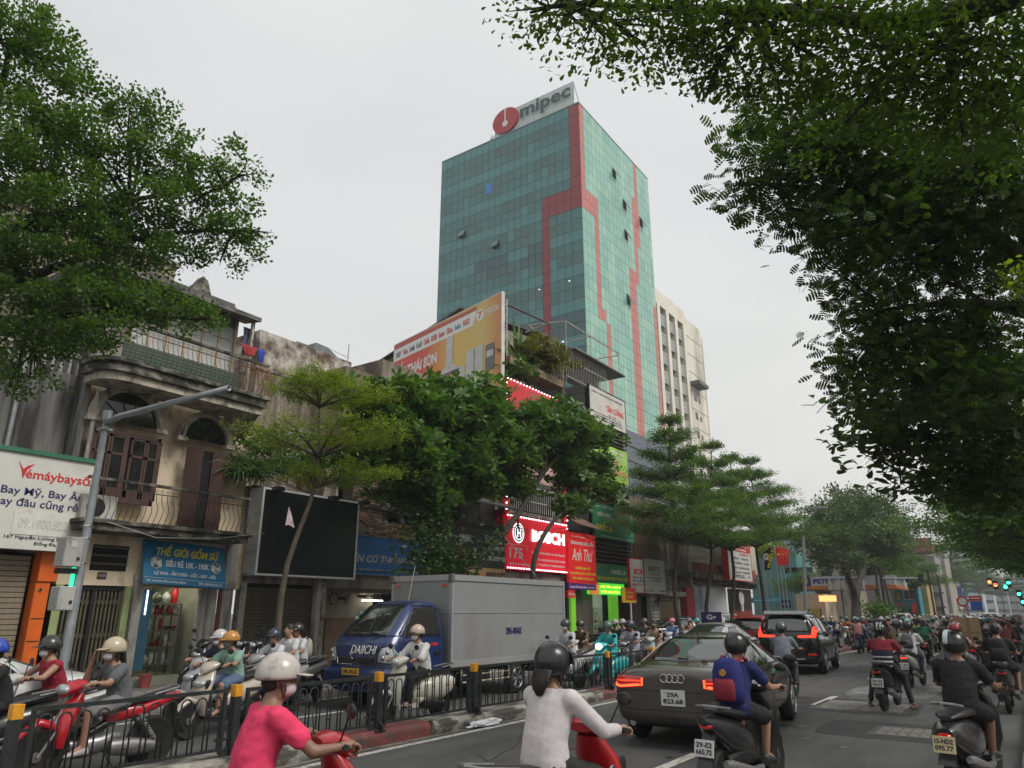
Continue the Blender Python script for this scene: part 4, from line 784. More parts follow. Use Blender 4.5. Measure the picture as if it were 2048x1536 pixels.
txt(s,'XANH TRÀ',w*.5,h*.82,w*.4,h*.1,wpr,.006);pk=mat('pink_print',(.75,.2,.18),.5);txt(s,'CHÈ',w*.5,h*.5,w*.25,h*.14,pk,.006);txt(s,'TÂN THÁI NGUYÊN',w*.2,h*.2,w*.75,h*.17,pk,.006,.03);txt(s,'ĐẶC SẢN NGON',w*.5,h*.68,w*.42,h*.08,wpr,.006)
s,w,h=facesign('green sign with yellow and white lettering and a painted tea hill on the louvres',(1187,1008),(1265,1018),(1189,1073),mat('deep_green_sign',(.03,.22,.09),.5,var=.1),dx=.14)
txt(s,'ĐIỂM BÁN',w*.08,h*.62,w*.33,h*.17,wpr,.006,.03);txt(s,'THUỐC LÁ',w*.04,h*.2,w*.4,h*.27,ylw,.006,.03);txt(s,'ĐẠI LÝ - THUỐC LÁ SỐ 9',w*.04,h*.87,w*.42,h*.07,wpr,.006);lbox(s,'hill_picture',mat('hill_picture',(.12,.3,.22),.5,var=.7,scale=1.2,stain=(.05,.25,.05),stain_amt=.6,stain_scale=(2,2,2)),w*.48,w*.97,h*.15,h*.96,.0,.01)
for k,q in enumerate(['Trà Cung Tiến','Cổ Thụ','Việt Nam Quê']):txt(s,q,w*(.5+.06*(k==1)),h*(.74-k*.24),w*(.42-.14*(k==1)),h*.15,pk,.016,.03,.1)
txt(s,'Nguyễn Lương Bằng, P. Quang Trung, Đống Đa, HN',w*.15,h*.04,w*.8,h*.05,wpr,.006)
s,w,h=facesign('lower green tobacco sign with yellow tea lettering above the tea shop',(1192,1127),(1271,1133),(1193,1165),MATS['deep_green_sign'],dx=.2)
txt(s,'THUỐC LÁ',w*.35,h*.5,w*.38,h*.32,wpr,.006,.03);txt(s,'ĐẶC SẢN TRÀ TÂN CƯƠNG THÁI NGUYÊN',w*.02,h*.12,w*.96,h*.26,ylw,.006,.03);txt(s,'ĐẠI LÝ SỐ 9',w*.04,h*.84,w*.25,h*.1,REDP,.006)
r=building('low_costume_shop','low costume shop squeezed between the red store and the grey building',28.7)
P(r,'wall',mat('grey_brown_wall',(.16,.14,.12),.85,var=.2,stain=(.07,.06,.05),stain_amt=.5),(XF-5,XF-.2,28.65,31.3,.15,5.4));P(r,'front_void',DRK,(XF-.2,XF-.1,28.75,29.2,.15,2.8))
b=MB();b.prism([(XF+.6,28.7,5.55),(XF+.6,31.2,5.45),(XF-.4,31.2,6.0),(XF-.4,28.7,6.1)],(0,0,.05));b.build('tin_awning',mat('rusty_tin',(.18,.1,.07),.8,var=.3),r)
s,w,h=facesign('bright red costume shop sign with white script and yellow lines beside the illuminated sign',(1136,1065),(1190,1069),(1138,1165),mat('bright_red_sign',(.68,.02,.02),.45,emit=(.6,.02,.02),estr=.12),dx=.3)
txt(s,'175B Nguyễn Lương Bằng',w*.1,h*.9,w*.5,h*.035,wpr,.006);txt(s,'TRANG PHỤC BIỂU DIỄN',w*.07,h*.74,w*.86,h*.12,wpr,.006,.03);txt(s,'Anh Thư',w*.12,h*.44,w*.76,h*.24,wpr,.006,0,.3);txt(s,'CHUYÊN CUNG CẤP',w*.22,h*.27,w*.56,h*.07,ylw,.006,.03);txt(s,'TRANG PHỤC, ĐẠO CỤ BIỂU DIỄN',w*.03,h*.16,w*.94,h*.075,ylw,.006,.03);txt(s,'THIẾT BỊ ĐIỆN TỬ SÂN KHẤU',w*.1,h*.06,w*.8,h*.07,ylw,.006,.03)
s,w,h=facesign('purple strip with small white lettering under the red costume sign',(1137,1167),(1192,1168),(1137,1178),mat('purple_strip',(.1,.02,.2),.5),dx=.32);txt(s,'175B NGUYỄN LƯƠNG BẰNG - 0912 345 899',w*.05,h*.25,w*.9,h*.4,wpr,.006)
s,w,h=facesign('small red sign hanging at the corner of the truck box',(1136,1180),(1150,1180),(1136,1195),REDP,dx=.5);txt(s,'Đồ Thu',w*.1,h*.3,w*.8,h*.4,wpr,.006)
r=building('tea_shop','brightly lit tea shop with green jambs and white display shelves',29.2)
ga=mat('lime_green_lit',(.18,.5,.03),.5,emit=(.15,.5,.03),estr=.25);iw=mat('tea_inner_wall',(.55,.6,.5),.7)
ya,yb_=W(1146,1240,XF).y,W(1237,1240,XF).y
P(r,'jamb',ga,(XF-.15,XF+.02,ya-.15,ya+.25,.15,2.55));P(r,'jamb',ga,(XF-.15,XF+.02,yb_-.75,yb_,.15,2.55))
P(r,'room',iw,(XF-3,XF-2.9,ya,yb_,.15,2.9),(XF-2.9,XF-.1,ya,ya+.1,.15,2.8),(XF-2.9,XF-.1,yb_-.1,yb_,.15,2.8),(XF-3,XF-.1,ya,yb_,2.8,2.9));P(r,'ceiling_light',mat('tea_light',(1,1,1),emit=(.9,1,.9),estr=7),(XF-2.2,XF-.6,ya+1,ya+1.12,2.74,2.78),(XF-2.2,XF-.6,yb_-1.3,yb_-1.18,2.74,2.78))
P(r,'door_glass',glass('pale_glass',(.3,.36,.34),.7),(XF-.32,XF-.3,ya+1.1,ya+2.2,.2,2.5));P(r,'door_rail',WHT,(XF-.34,XF-.28,ya+1.06,ya+1.12,.15,2.5),(XF-.34,XF-.28,ya+2.18,ya+2.24,.15,2.5))
P(r,'picture',BLK,(XF-2.88,XF-2.84,ya+1.6,ya+2.2,1.9,2.5));
for k,q in enumerate((ya+.3,yb_-1.75)):
 sf=thing('display_shelf',['white display shelf of tea packets at the left of the tea shop','white display shelf of tea packets at the right of the tea shop'][k],'shelf',(XF-.6,q,.15),group='white shelves in the tea shop');P(sf,'frame',WHT,*[(XF-.7,XF-.66,q+a,q+a+.04,.15,1.95)for a in(0,.45,.9)],*[(XF-.95,XF-.66,q,q+.94,z_,z_+.03)for z_ in(.5,.9,1.25,1.6,1.93)])
 for z_ in(.53,.93,1.28,1.63):
  for j in range(4):
   cc=random.choice([(.5,.05,.04),(.1,.3,.1),(.6,.5,.2),(.5,.5,.5),(.05,.2,.3)]);P(sf,'tea_packet',mat('packet_%d'%(hash(cc)%97),cc,.5),(XF-.9,XF-.75,q+.07+j*.22,q+.2+j*.22,z_,z_+.12+.08*random.random()))
s,w,h=facesign('glowing green tea shop sign with yellow italic letters',(1178,1163),(1248,1164),(1178,1188),mat('glow_green',(.05,.55,.04),.5,emit=(.05,.6,.04),estr=.8),dx=.12);txt(s,'CHÈ TÂN CƯƠNG',w*.3,h*.5,w*.6,h*.28,mat('yellow_lit',(.9,.8,.1),emit=(.9,.8,.1),estr=.8),.006,.03,.2);txt(s,'THÁI NGUYÊN',w*.3,h*.1,w*.55,h*.28,MATS['yellow_lit'],.006,.03,.2);lbox(s,'orange_end',mat('glow_orange',(.6,.2,.05),emit=(.7,.2,.03),estr=.5),0,w*.25,0,h,0,.01)
r=building('shop_179','shop front number 179 with brown slatted upper wall and beige shutter',35.9)
ye=W(1335,1130,XF).y
P(r,'wall',mat('brown_grey_upper',(.17,.14,.115),.8,var=.2,stain=(.08,.07,.06),stain_amt=.5,stain_scale=(1,1,.4)),(XF-6,XF-.2,35.75,ye,2.6,7.9));P(r,'dark_entry',DRK,(XF-.6,XF-.5,33,38.2,.15,2.7));P(r,'entry_side',mat('plum_wall',(.06,.03,.035),.7),(XF-.5,XF-.1,35.0,36.4,.15,2.6))
slats(r,XF-.14,35.9,W(1326,1100,XF).y,4.5,7.3,.11,mat('brown_slat',(.15,.095,.06),.6,var=.2),'slat',.06,.7)
a=W(1300,1200,XF).y;P(r,'number_pillar',pil,(XF-.2,XF+.05,a,a+1.1,.15,2.7));o=thing('house_number','dark numerals 179 on the pale pillar','sign',M=axes((XF+.055,a+.1,2.0),(0,1,0),(0,0,1)));txt(o,'179',0,0,.85,.36,BLK,0)
for k in range(7):P(r,'notice_plate',WHT,(XF+.05,XF+.06,a+.15,a+.95,1.7-k*.17,1.8-k*.17))
b0=W(1325,1200,XF).y;b1=W(1366,1200,XF).y;P(r,'shutter_void',DRK,(XF-.45,XF-.35,b0,b1,.15,2.7));slats(r,XF-.25,b0,b1,.15,2.6,.11,mat('tan_shutter',(.27,.2,.12),.5,var=.1));P(r,'shutter_box',pil,(XF-.3,XF+.1,b0-.1,b1+.3,2.62,2.9),bevel=.02)
s,w,h=facesign('white sign with bold dark gold heading right of the tea shop',(1287,1117),(1328,1122),(1288,1186),mat('grey_white_sign',(.52,.51,.48),.5,var=.05),dx=.35,frame=mat('sign_edge',(.2,.2,.2),.5));txt(s,'BUITY',w*.2,h*.64,w*.55,h*.16,mat('gold_print',(.2,.13,.03),.4),.006,.05);txt(s,'AO DA THẬT',w*.22,h*.54,w*.5,h*.06,BLK,.006);txt(s,'Áo Da - Hàng Hiệu',w*.1,h*.43,w*.75,h*.06,BLK,.006);txt(s,'Phụ Kiện Da',w*.3,h*.34,w*.45,h*.06,BLK,.006);txt(s,'179 NLB',w*.03,h*.06,w*.3,h*.04,BLK,.006);txt(s,'0936 899',w*.7,h*.06,w*.26,h*.05,BLK,.006)
s,w,h=facesign('white sign with red border next to the tobacco sign',(1258,1117),(1285,1119),(1258,1184),mat('white_sign_red',(.6,.55,.52),.5),dx=.3,frame=REDP);lbox(s,'red_pill',REDP,w*.3,w*.9,h*.55,h*.7,0,.01);txt(s,'SIM',w*.45,h*.58,w*.3,h*.08,wpr,.02)
for k in range(3):txt(s,['0243 85','0383 31 3 882','ĐIỆN THOẠI'][k],w*.2,h*(.42-k*.1),w*.7,h*.05,REDP if k==2 else navy,.006)
s=wallsign('pole_sign','red and yellow service sign on a thin white pole in front of the tea shop','sign',(W(1245,1205,XF+1.6).x,W(1245,1205,XF+1.6).y,W(1245,1205,XF+1.6).z),1.45,.65,mat('red_yellow_sign',(.62,.03,.02),.5),depth=.05);lbox(s,'yellow_end',mat('yellow_flat',(.75,.5,.02),.5),0,.35,0,.65,0,.005);lbox(s,'yellow_foot',MATS['yellow_flat'],0,1.45,0,.1,0,.006);txt(s,'SỬA CHỮA ĐIỆN THOẠI',.42,.38,.75,.12,ylw,.01);txt(s,'0968 459 899',.48,.2,.6,.12,ylw,.01);lbox(s,'pole',WHT,.85,.92,-2.1,0,-.04,0)
s,w,h=facesign('small black sign with gold letters on the beige shutter',(1320,1193),(1341,1194),(1320,1203),BLK,dx=.3);txt(s,'ÁO DA THẬT',w*.1,h*.25,w*.8,h*.5,mat('gold_bright',(.5,.35,.05),.4),.006)
r=building('low_cream_building','long low cream building with a red brick band behind the street trees',41)
yA=W(1335,1130,XF).y;yB=W(1385,1130,XF).y;yC=W(1452,1130,XF).y;yD=W(1512,1130,XF).y
P(r,'wall',oldbeige,(XF-6,XF-.2,yA+.02,yB,2.9,6.6));P(r,'pillar',pil,(XF-.2,XF-.02,yA+.1,yA+.4,3,6.3),(XF-.2,XF-.02,yB-.4,yB-.1,3,6.3))
P(r,'cream_wall',mat('pale_cream_wall',(.5,.47,.38),.8,var=.08,stain=(.38,.35,.28),stain_amt=.4,stain_scale=(1,1,.4)),(XF-6,XF-.25,yB,yD+1,4.5,7.2));P(r,'red_band',mat('red_band_brick',(.24,.07,.045),.85,var=.35,scale=3,stain=(.35,.3,.25),stain_amt=.3,stain_scale=(2,2,2)),(XF-.6,XF-.1,yB,yD,4.15,4.75));P(r,'canopy',mould,(XF-.6,XF+.3,yA,yD,3.75,4.1));P(r,'stain_strip',mould,(XF-.6,XF-.05,yB,yD,3.4,3.7))
P(r,'red_pillar',mat('red_pillar',(.35,.02,.03),.5),(XF-.4,XF+.05,W(1367,1200,XF).y+.4,W(1388,1200,XF).y,.15,3.2));wt=mat('white_tarp_print',(.5,.53,.56),.5,var=.06,stain=(.06,.14,.24),stain_amt=.32,stain_scale=(.35,.35,.35))
P(r,'tarpaulin_front',wt,(XF-.35,XF-.3,W(1393,1200,XF).y,W(1462,1200,XF).y,.15,3.4));P(r,'black_front',BLK,(XF-.35,XF-.3,W(1466,1200,XF).y,W(1511,1200,XF).y,1.9,3.35));P(r,'red_front',mat('dark_red_front',(.2,.03,.02),.6),(XF-.35,XF-.3,W(1466,1200,XF).y,W(1511,1200,XF).y,.15,1.9))
b=MB();q=W(1487,1197,XF+.1);b.lathe([(.02,0),(.45,0),(.5,.05),(.45,.1),(.02,.1)],(XF-.1,q.y,q.z),'x',22);b.bx(XF-.1,XF,q.y-.2,q.y+.2,q.z-.85,q.z-.4);o=b.build('bulb_sign',mat('pale_bulb',(.55,.57,.6),.5),None);tag(o,'pale light bulb shaped sign on the dark shop front','sign')
s,w,h=facesign('tall red and white distributor sign listing appliance brands behind the street trees',(1452,1072),(1497,1076),(1455,1158),mat('pale_sign_grey',(.55,.55,.53),.5),dx=.7,depth=.4,frame=REDP);lbox(s,'red_head',mat('red_head',(.6,.04,.03),.5),0,w,h*.66,h,0,.02);txt(s,'ĐẠI LÝ PHÂN PHỐI',w*.12,h*.76,w*.8,h*.06,wpr,.03,.03);txt(s,'CHÍNH HÃNG',w*.25,h*.68,w*.55,h*.055,wpr,.03,.03);txt(s,'KITCHEN BEST',w*.1,h*.86,w*.75,h*.1,ylw,.03,.03)
for k,q in enumerate(['ASIA','HAFELE   CANZY','KUCHEN  KAFF','BOSCH  MÜNCHEN','Panasonic  PHILIPS','APPLE   <']):txt(s,q,w*(.5 if k==0 else .12),h*(.58-k*.105),w*(.4 if k==0 else .78),h*(.045 if k<5 else .07),dsil if k else REDP,.01)
r=building('grey_box_building','blue grey box building with metal bracing behind the louvred one',38,x=-24)
q0=W(1262,892,-24);q1=W(1332,900,-24);P(r,'wall',mat('blue_grey_wall',(.13,.15,.18),.6,var=.1),(-32,-24,q0.y-2,q1.y+1,4,q1.z+.3));
for k in range(4):P(r,'joint',mat('joint_dark',(.05,.06,.07),.6),(-24,-23.95,q0.y-2,q1.y+1,q1.z-1-k*1.2,q1.z-.92-k*1.2))
r=building('pale_flats','pale flats seen between the street trees',60,x=-26);P(r,'wall',mat('pale_flat_wall',(.26,.33,.32),.8,var=.1,stain=(.3,.3,.28),stain_amt=.4),(-34,-26,46,72,0,13));
pv=boxmesh('window',.1,1.2,1.2,wglass)
for i in range(3):
 for j in range(8):piece('window',pv,r,(-25.98,48+j*3,3.5+i*3.2))
TX=-40.;c=W(1157,205,TX);TY=c.y;TZ=c.z;TYR=W(1295,357,TX).y;le=WY(884,325,TY);TXL=le.x
tw=thing('glass_tower','tall green glass office tower with zigzag red bands and a rooftop sign','tower',(TX,TY,0))
core=mat('tower_core',(.03,.04,.04),.6)
P(tw,'core',core,(TXL+.1,TX-.1,TY+.1,TYR-.1,0,TZ-.05));P(tw,'roof_edge',mat('tower_edge',(.12,.2,.18),.4),(TXL,TX+.05,TY-.05,TY+.12,TZ-.05,TZ+.15),(TX-.12,TX+.05,TY+.12,TYR,TZ-.05,TZ+.15))
NC=21;cw=(TX-TXL)/(NC+.4);ND=20;dw=(TYR-TY)/ND;RH=1.62;NR=int(TZ/RH)
def pane_mat(n,col,rough=.12):return mat(n,col,rough,0.,var=.1,scale=.15,spec=.7)
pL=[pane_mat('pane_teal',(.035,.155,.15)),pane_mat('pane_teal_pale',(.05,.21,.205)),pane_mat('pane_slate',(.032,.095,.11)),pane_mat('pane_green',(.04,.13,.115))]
pR=[pane_mat('pane_right',(.23,.46,.37)),pane_mat('pane_skylit_pale',(.3,.51,.4)),pane_mat('pane_skylit_b',(.19,.41,.34))]  # right face panes: sun and sky reflection painted in as paler colours
redL=mat('tower_red',(.26,.035,.04),.35,var=.08,scale=.2);redR_lit=mat('tower_red_sunlit',(.5,.15,.12),.3,var=.08,scale=.2)  # second red is the same cladding, sunlight and sky reflection put into its colour
def redleft(ci,ri):
 if ci<1 and ri<=9:return True
 if ri in(8,9)and ci<=4:return True
 if ci==4 and ri>9:return True
 return False
def redright(ci,ri):
 if ci<1 and ri<9:return True
 if ri in(8,9)and ci<=3:return True
 if ci==3 and 9<=ri<=17:return True
 if ri==18 and 3<=ci<=4:return True
 if ci==5 and ri>18:return True
 if ci in(15,)and ri<9:return True
 if ci in(14,)and 4<=ri<13:return True
 if ci in(12,13)and 12<=ri<30:return True
 if ri in(29,30)and 12<=ci<=17:return True
 if ci in(17,)and ri>30:return True
 if ci==19 and 13<ri<26:return True
 return False
g=.045
cellL=[boxmesh('pane',cw-g,.05,RH-g,m_)for m_ in pL];cellR=[boxmesh('pane',.05,dw-g,RH-g,m_)for m_ in pR];cellLr=boxmesh('red_pane',cw-g,.05,RH-g,redL);cellRr=boxmesh('red_pane',.05,dw-g,RH-g,redR_lit)
stuffL=[MB()for _ in pL];stuffR=[MB()for _ in pR];sred=MB();sredR=MB();cnt=0
rr_=random.Random(5);lit=MB()
for ri in range(NR):
 zc=TZ-.1-RH*(ri+.5)
 if zc<8:break
 floor=ri//2
 for ci in range(NC):
  kx=1.4 if ci==0 else 1;xc=TX-cw*(ci+.9)if ci else TX-cw*.7;isr=redleft(ci,ri)
  nv=mnoise.noise(Vector((ci*.3,ri*.55,2)));mi=1 if ri%3==0 else 0
  if ri%3 and nv>.12:mi=3
  if ri%3==2 and mnoise.noise(Vector((ci*.9,ri,7)))>.34:mi=1
  if(ri in(12,13)and 4<ci<15 and nv<.1)or(ri%3 and 18<=ri<=26 and ci<14 and nv<.22):mi=2
  if rr_.random()<.012:mi=rr_.choice([1,2])
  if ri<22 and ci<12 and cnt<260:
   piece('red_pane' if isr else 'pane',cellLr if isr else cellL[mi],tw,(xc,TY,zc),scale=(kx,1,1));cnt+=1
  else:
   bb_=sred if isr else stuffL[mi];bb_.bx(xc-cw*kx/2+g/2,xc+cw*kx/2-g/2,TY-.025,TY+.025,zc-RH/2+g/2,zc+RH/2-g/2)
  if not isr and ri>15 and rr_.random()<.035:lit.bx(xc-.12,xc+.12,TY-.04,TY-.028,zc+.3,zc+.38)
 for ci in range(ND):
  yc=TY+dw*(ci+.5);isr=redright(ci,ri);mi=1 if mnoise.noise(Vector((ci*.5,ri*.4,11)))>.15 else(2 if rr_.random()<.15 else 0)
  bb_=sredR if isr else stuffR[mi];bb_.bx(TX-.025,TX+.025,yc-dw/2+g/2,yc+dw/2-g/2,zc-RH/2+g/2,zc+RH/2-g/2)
for m_,s_ in list(zip(pL,stuffL))+list(zip(pR,stuffR))+[(redL,sred),(redR_lit,sredR)]:s_.build('pane_field',m_,tw,kind='stuff',fixn=False)
lit.build('ceiling_lights',mat('office_light',(1,1,1),emit=(1,1,.95),estr=1.6),tw)
for(u,v,left)in[(925,470,1),(992,490,1),(1228,347,0),(1282,445,0),(1252,470,0),(1257,600,0),(1249,410,0)]:
 if left:p=WY(u,v,TY);P(tw,'open_window_void',DRK,(p.x-cw/2,p.x+cw/2,TY-.04,TY-.03,p.z-RH*.35,p.z+RH*.35));b=MB();b.obx((p.x,TY-.35,p.z+.1),cw*.95,.05,RH*.8,Matrix.Rotation(-.5,3,'X'));b.build('open_window',pL[3],tw)
 else:p=W(u,v,TX);P(tw,'open_window_void',DRK,(TX+.03,TX+.04,p.y-dw/2,p.y+dw/2,p.z-RH*.5,p.z+RH*.5));b=MB();b.obx((TX+.45,p.y,p.z-.1),.05,dw*.9,RH*.95,Matrix.Rotation(-.45,3,'Y'));b.build('open_window',pL[2],tw)
p=WY(978,377,TY);P(tw,'blue_pane',mat('blue_pane',(.02,.2,.55),.3),(p.x-cw/2,p.x+cw/2,TY-.04,TY-.028,p.z-RH/2,p.z+RH/2))
s0=WY(990,270,TY+.6);s1=WY(1147,200,TY+.6);Wd=s1.x-s0.x;zb_=TZ+.15
ts=wallsign('rooftop_sign','rooftop sign with red disc emblem and dark green letters on the glass tower','sign',(s0.x,TY+.6,TZ+.3),Wd,4.2,glass('mesh_panel',(.62,.66,.64),.45,.6),ux=(1,0,0),uy=(0,0,1),depth=.05)
dg=mat('dark_green_letter',(.02,.07,.055),.4);txt(ts,'mipec',Wd*.35,.9,Wd*.63,2.9,dg,.35,.03)
b=MB();cx_,cy_,ra=Wd*.16,2.4,2.2
b.prism([(cx_+ra*1.05*math.cos(a),cy_+ra*.95*math.sin(a),.1)for a in np.linspace(0,2*PI,41)[:-1]],(0,0,.35));b.build('red_disc',mat('tower_logo_red',(.42,.012,.02),.4),ts,world=False)
lbox(ts,'disc_slot',WHT,cx_-.1,cx_+.1,cy_-.5,cy_+ra*.95,.45,.5)
b=MB();b.prism([(cx_+.5*math.cos(a),cy_-.6+.5*math.sin(a),.45)for a in np.linspace(0,2*PI,13)[:-1]],(0,0,.06));b.build('disc_star',WHT,ts,world=False)
b=MB()
for k in range(9):x_=Wd*k/8;b.tube([(x_,0,-.1),(x_,4.2,-.1)],.06,4);b.tube([(x_,4.2,-.1),(x_,-.2,-2.5)],.05,4)
b.tube([(-1.6,-.2,-.5),(-.9,1.7,-.5),(-.2,-.2,-.5)],.08,4);b.tube([(-1.2,.9,-.5),(0,1.5,-.5)],.06,4);b.build('support_frame',GALV,ts,world=False)
T2=-41.;a0=W(1300,566,T2);a1=W(1368,622,T2);a2=W(1401,662,T2)
tb=thing('apartment_tower','off white apartment tower with vertical ribs and recessed balconies right of the glass tower','tower',(T2,a0.y,0));cw2=mat('offwhite_render',(.74,.7,.6),.85,var=.1,scale=.15,stain=(.3,.28,.22),stain_amt=.4,stain_scale=(.12,.12,.04));gi=mat('recess_grey',(.2,.2,.2),.8,var=.15)
ZT=a0.z;yS=TYR+.3;P(tb,'core',gi,(T2-18,T2-1.0,yS,a1.y,0,ZT-2));P(tb,'top_wall',cw2,(T2-18,T2,yS,a1.y,ZT-2.6,ZT));P(tb,'plain_wall',cw2,(T2-18,T2,a1.y+.02,a2.y,0,a2.z));P(tb,'end_wall',mat('end_wall_beige',(.36,.34,.28),.85,var=.1),(T2-17,T2-.4,a2.y,a2.y+1.6,0,a2.z-1))  # end wall in a darker beige than the main render
nb=4;bay=(a1.y-yS)/nb
rib=boxmesh('rib',1.1,1.1,ZT-2.6,cw2)
for k in range(1,nb+1):piece('rib',rib,tb,(T2-.5,yS+bay*k-.55,(ZT-2.6)/2))
spand=boxmesh('spandrel',.25,bay-1.1,1.7,mat('grey_spandrel',(.34,.34,.33),.85,var=.2));win=boxmesh('window',.1,bay-1.3,1.3,wglass);bal_=boxmesh('balcony_bar',.1,bay-1.1,.12,WHT)
nf=int((ZT-3)/3.2)
for f in range(nf):
 z_=ZT-2.6-3.2*(f+.5)
 if z_<14:break
 for k in range(nb):
  yc=yS+bay*(k+.5)-.55;piece('spandrel',spand,tb,(T2-.4,yc,z_-.6));piece('window',win,tb,(T2-.96,yc,z_+.85));piece('balcony_bar',bal_,tb,(T2-.3,yc,z_+.4))
 jy=boxmesh('floor_joint',.06,a2.y-a1.y-.1,.08,mat('joint_line',(.3,.29,.25),.9))if f==0 else jy
 piece('floor_joint',jy,tb,(T2+.01,(a1.y+a2.y)/2,z_))
 if f%1==0 and f>2:piece('window',pv,tb,(T2+.0,a1.y+2.2,z_-1));piece('window',pv,tb,(T2+.0,a1.y+4.0,z_-1.2),scale=(1,.6,.7))
P(tb,'ledge',mat('dark_ledge',(.12,.12,.12),.8),(T2,T2+1.6,a1.y+.3,a1.y+4.6,ZT-13,ZT-12.4));P(tb,'ledge',MATS['dark_ledge'],(T2,T2+1.6,a2.y-2.5,a2.y+1,ZT-27,ZT-26.4))
LT={'small':([(0,0,0),(.5,.22,.03),(1,0,.0),(.5,-.22,.03)],[(0,1,2,3)]),'leaf':([(0,0,0),(.45,.2,.05),(.85,.24,.03),(1,0,-.03),(.85,-.24,.03),(.45,-.2,.05),(.5,0,-.02)],[(0,1,6,5),(1,2,3,6),(6,3,4,5)]),}
def _tpl_rosette(n=6):
 V=[];Fc=[]
 v0,f0=LT['leaf']
 for k in range(n):
  a=2*PI*k/n+.3*(k%2);el=.35 if k%2 else .05
  for(x,y,z)in v0:
   x2,z2=x*math.cos(el)-z*math.sin(el),x*math.sin(el)+z*math.cos(el)
   V.append((x2*math.cos(a)-y*.95*math.sin(a),x2*math.sin(a)+y*.95*math.cos(a),z2))
  Fc+=[tuple(i+7*k for i in f)for f in f0]
 return V,Fc
LT['rosette']=_tpl_rosette()
def _tpl_sprig(n=5):
 V=[];Fc=[]
 for k in range(n):
  a=k*2.4;r0=.15+.16*k
  c=(r0,.18*math.cos(a),.18*math.sin(a));s=.42;d=Vector((.6,math.cos(a),math.sin(a)*.6+.2)).normalized();w=d.cross(Vector((.1,.2,1))).normalized()
  for(x,y,z)in LT['small'][0]:p=Vector(c)+d*x*s+w*y*1.5*s;V.append(tuple(p))
  Fc.append(tuple(range(4*k,4*k+4)))
 return V,Fc
LT['sprig']=_tpl_sprig()
def _tpl_frond(n=5):
 V=[];Fc=[]
 for k in range(n):
  x=.12+.88*k/n;L_=.3*math.sin(PI*(.15+.8*k/n))
  for sgn in(-1,1):
   o=len(V);V+=[(x,0,-.15*x*x),(x+.05,sgn*L_,-.15*x*x-.04),(x+.15,sgn*L_*.85,-.15*x*x-.04),(x+.14,0,-.15*x*x)];Fc.append((o,o+1,o+2,o+3))
 V+=[(-.35,-.012,.03),(-.35,.012,.03),(1,.004,-.15),(1,-.004,-.15)];Fc.append(tuple(range(len(V)-4,len(V))))
 return V,Fc
LT['frond']=_tpl_frond()
LT['blade']=([(0,-.03,0),(0,.03,0),(.5,.035,.28),(.5,-.035,.28),(1,0,.1)],[(0,1,2,3),(3,2,4)])
def leafmesh(name,tpl,pos,size,tilt=.6,dirs=None,rng=RNG,sizevar=.3):
 V,Fc=LT[tpl];V=np.array(V);n=len(pos);k=len(V)
 az=rng.uniform(0,2*PI,n)if dirs is None else np.arctan2(dirs[:,1],dirs[:,0])+rng.normal(0,.6,n)
 nrm=np.stack([rng.normal(0,tilt,n),rng.normal(0,tilt,n),np.ones(n)],1);nrm/=np.linalg.norm(nrm,axis=1)[:,None]
 fx=np.stack([np.cos(az),np.sin(az),np.zeros(n)],1);fx-=nrm*(fx*nrm).sum(1)[:,None];fx/=np.linalg.norm(fx,axis=1)[:,None];fy=np.cross(nrm,fx)
 s=size*(1+rng.uniform(-sizevar,sizevar,n))
 P_=pos[:,None,:]+s[:,None,None]*(V[None,:,0,None]*fx[:,None]+V[None,:,1,None]*fy[:,None]+V[None,:,2,None]*nrm[:,None])
 me=bpy.data.meshes.new(name);me.vertices.add(n*k);me.vertices.foreach_set('co',P_.astype(np.float32).ravel())
 lt=[len(f)for f in Fc];idx=np.array([i for f in Fc for i in f]);tot=len(idx)
 me.loops.add(n*tot);me.loops.foreach_set('vertex_index',(idx[None]+(np.arange(n)*k)[:,None]).astype(np.int32).ravel())
 st=np.concatenate([[0],np.cumsum(lt)[:-1]]);me.polygons.add(n*len(Fc))
 me.polygons.foreach_set('loop_start',(st[None]+(np.arange(n)*tot)[:,None]).astype(np.int32).ravel())
 me.polygons.foreach_set('loop_total',np.tile(lt,n).astype(np.int32));me.update(calc_edges=True);return me
def crown(root,me,m,name='crown'):
 M=MW.get(root.name)if root else None
 if M is not None:me.transform(M.inverted())
 me.materials.append(m);o=link(name,me,root,'stuff');return o
def clumps_pts(cl,n,rng=RNG,twig=.22,per=14):
 """cl: list of (centre, rx, ry, rz); leaves gathered round twig tips inside each ellipsoid"""
 vol=np.array([c[1]*c[2]*max(c[3],.25)for c in cl]);vol/=vol.sum();out=[];dr=[]
 for c,f in zip(cl,vol):
  m_=max(2,int(n*f/per));d=rng.normal(size=(m_,3));d/=np.linalg.norm(d,axis=1)[:,None];r=rng.uniform(0,1,m_)**.42
  t=d*r[:,None]*np.array([c[1],c[2],c[3]])+np.array(c[0]);t[:,2]-=.12*c[3]*(d[:,0]**2+d[:,1]**2)
  q=np.repeat(t,per,0)+np.clip(rng.normal(0,twig,(m_*per,3)),-1.5*twig,1.5*twig)*np.array([1,1,.5]);out.append(q);dr.append(np.repeat(d,per,0))
 return np.concatenate(out),np.concatenate(dr)
bark=mat('bark',(.085,.07,.052),.9,var=.35,scale=9,bump=.8,bscale=30);darkbark=mat('bark_dark',(.04,.034,.027),.9,var=.3,scale=9,bump=.6,bscale=30)
lf_yellow=leafmat('leaf_yellow_green',(.09,.14,.015),(.26,.31,.045),trans=.4);lf_mid=leafmat('leaf_mid_green',(.02,.052,.011),(.07,.13,.028),scale=.7,trans=.35)
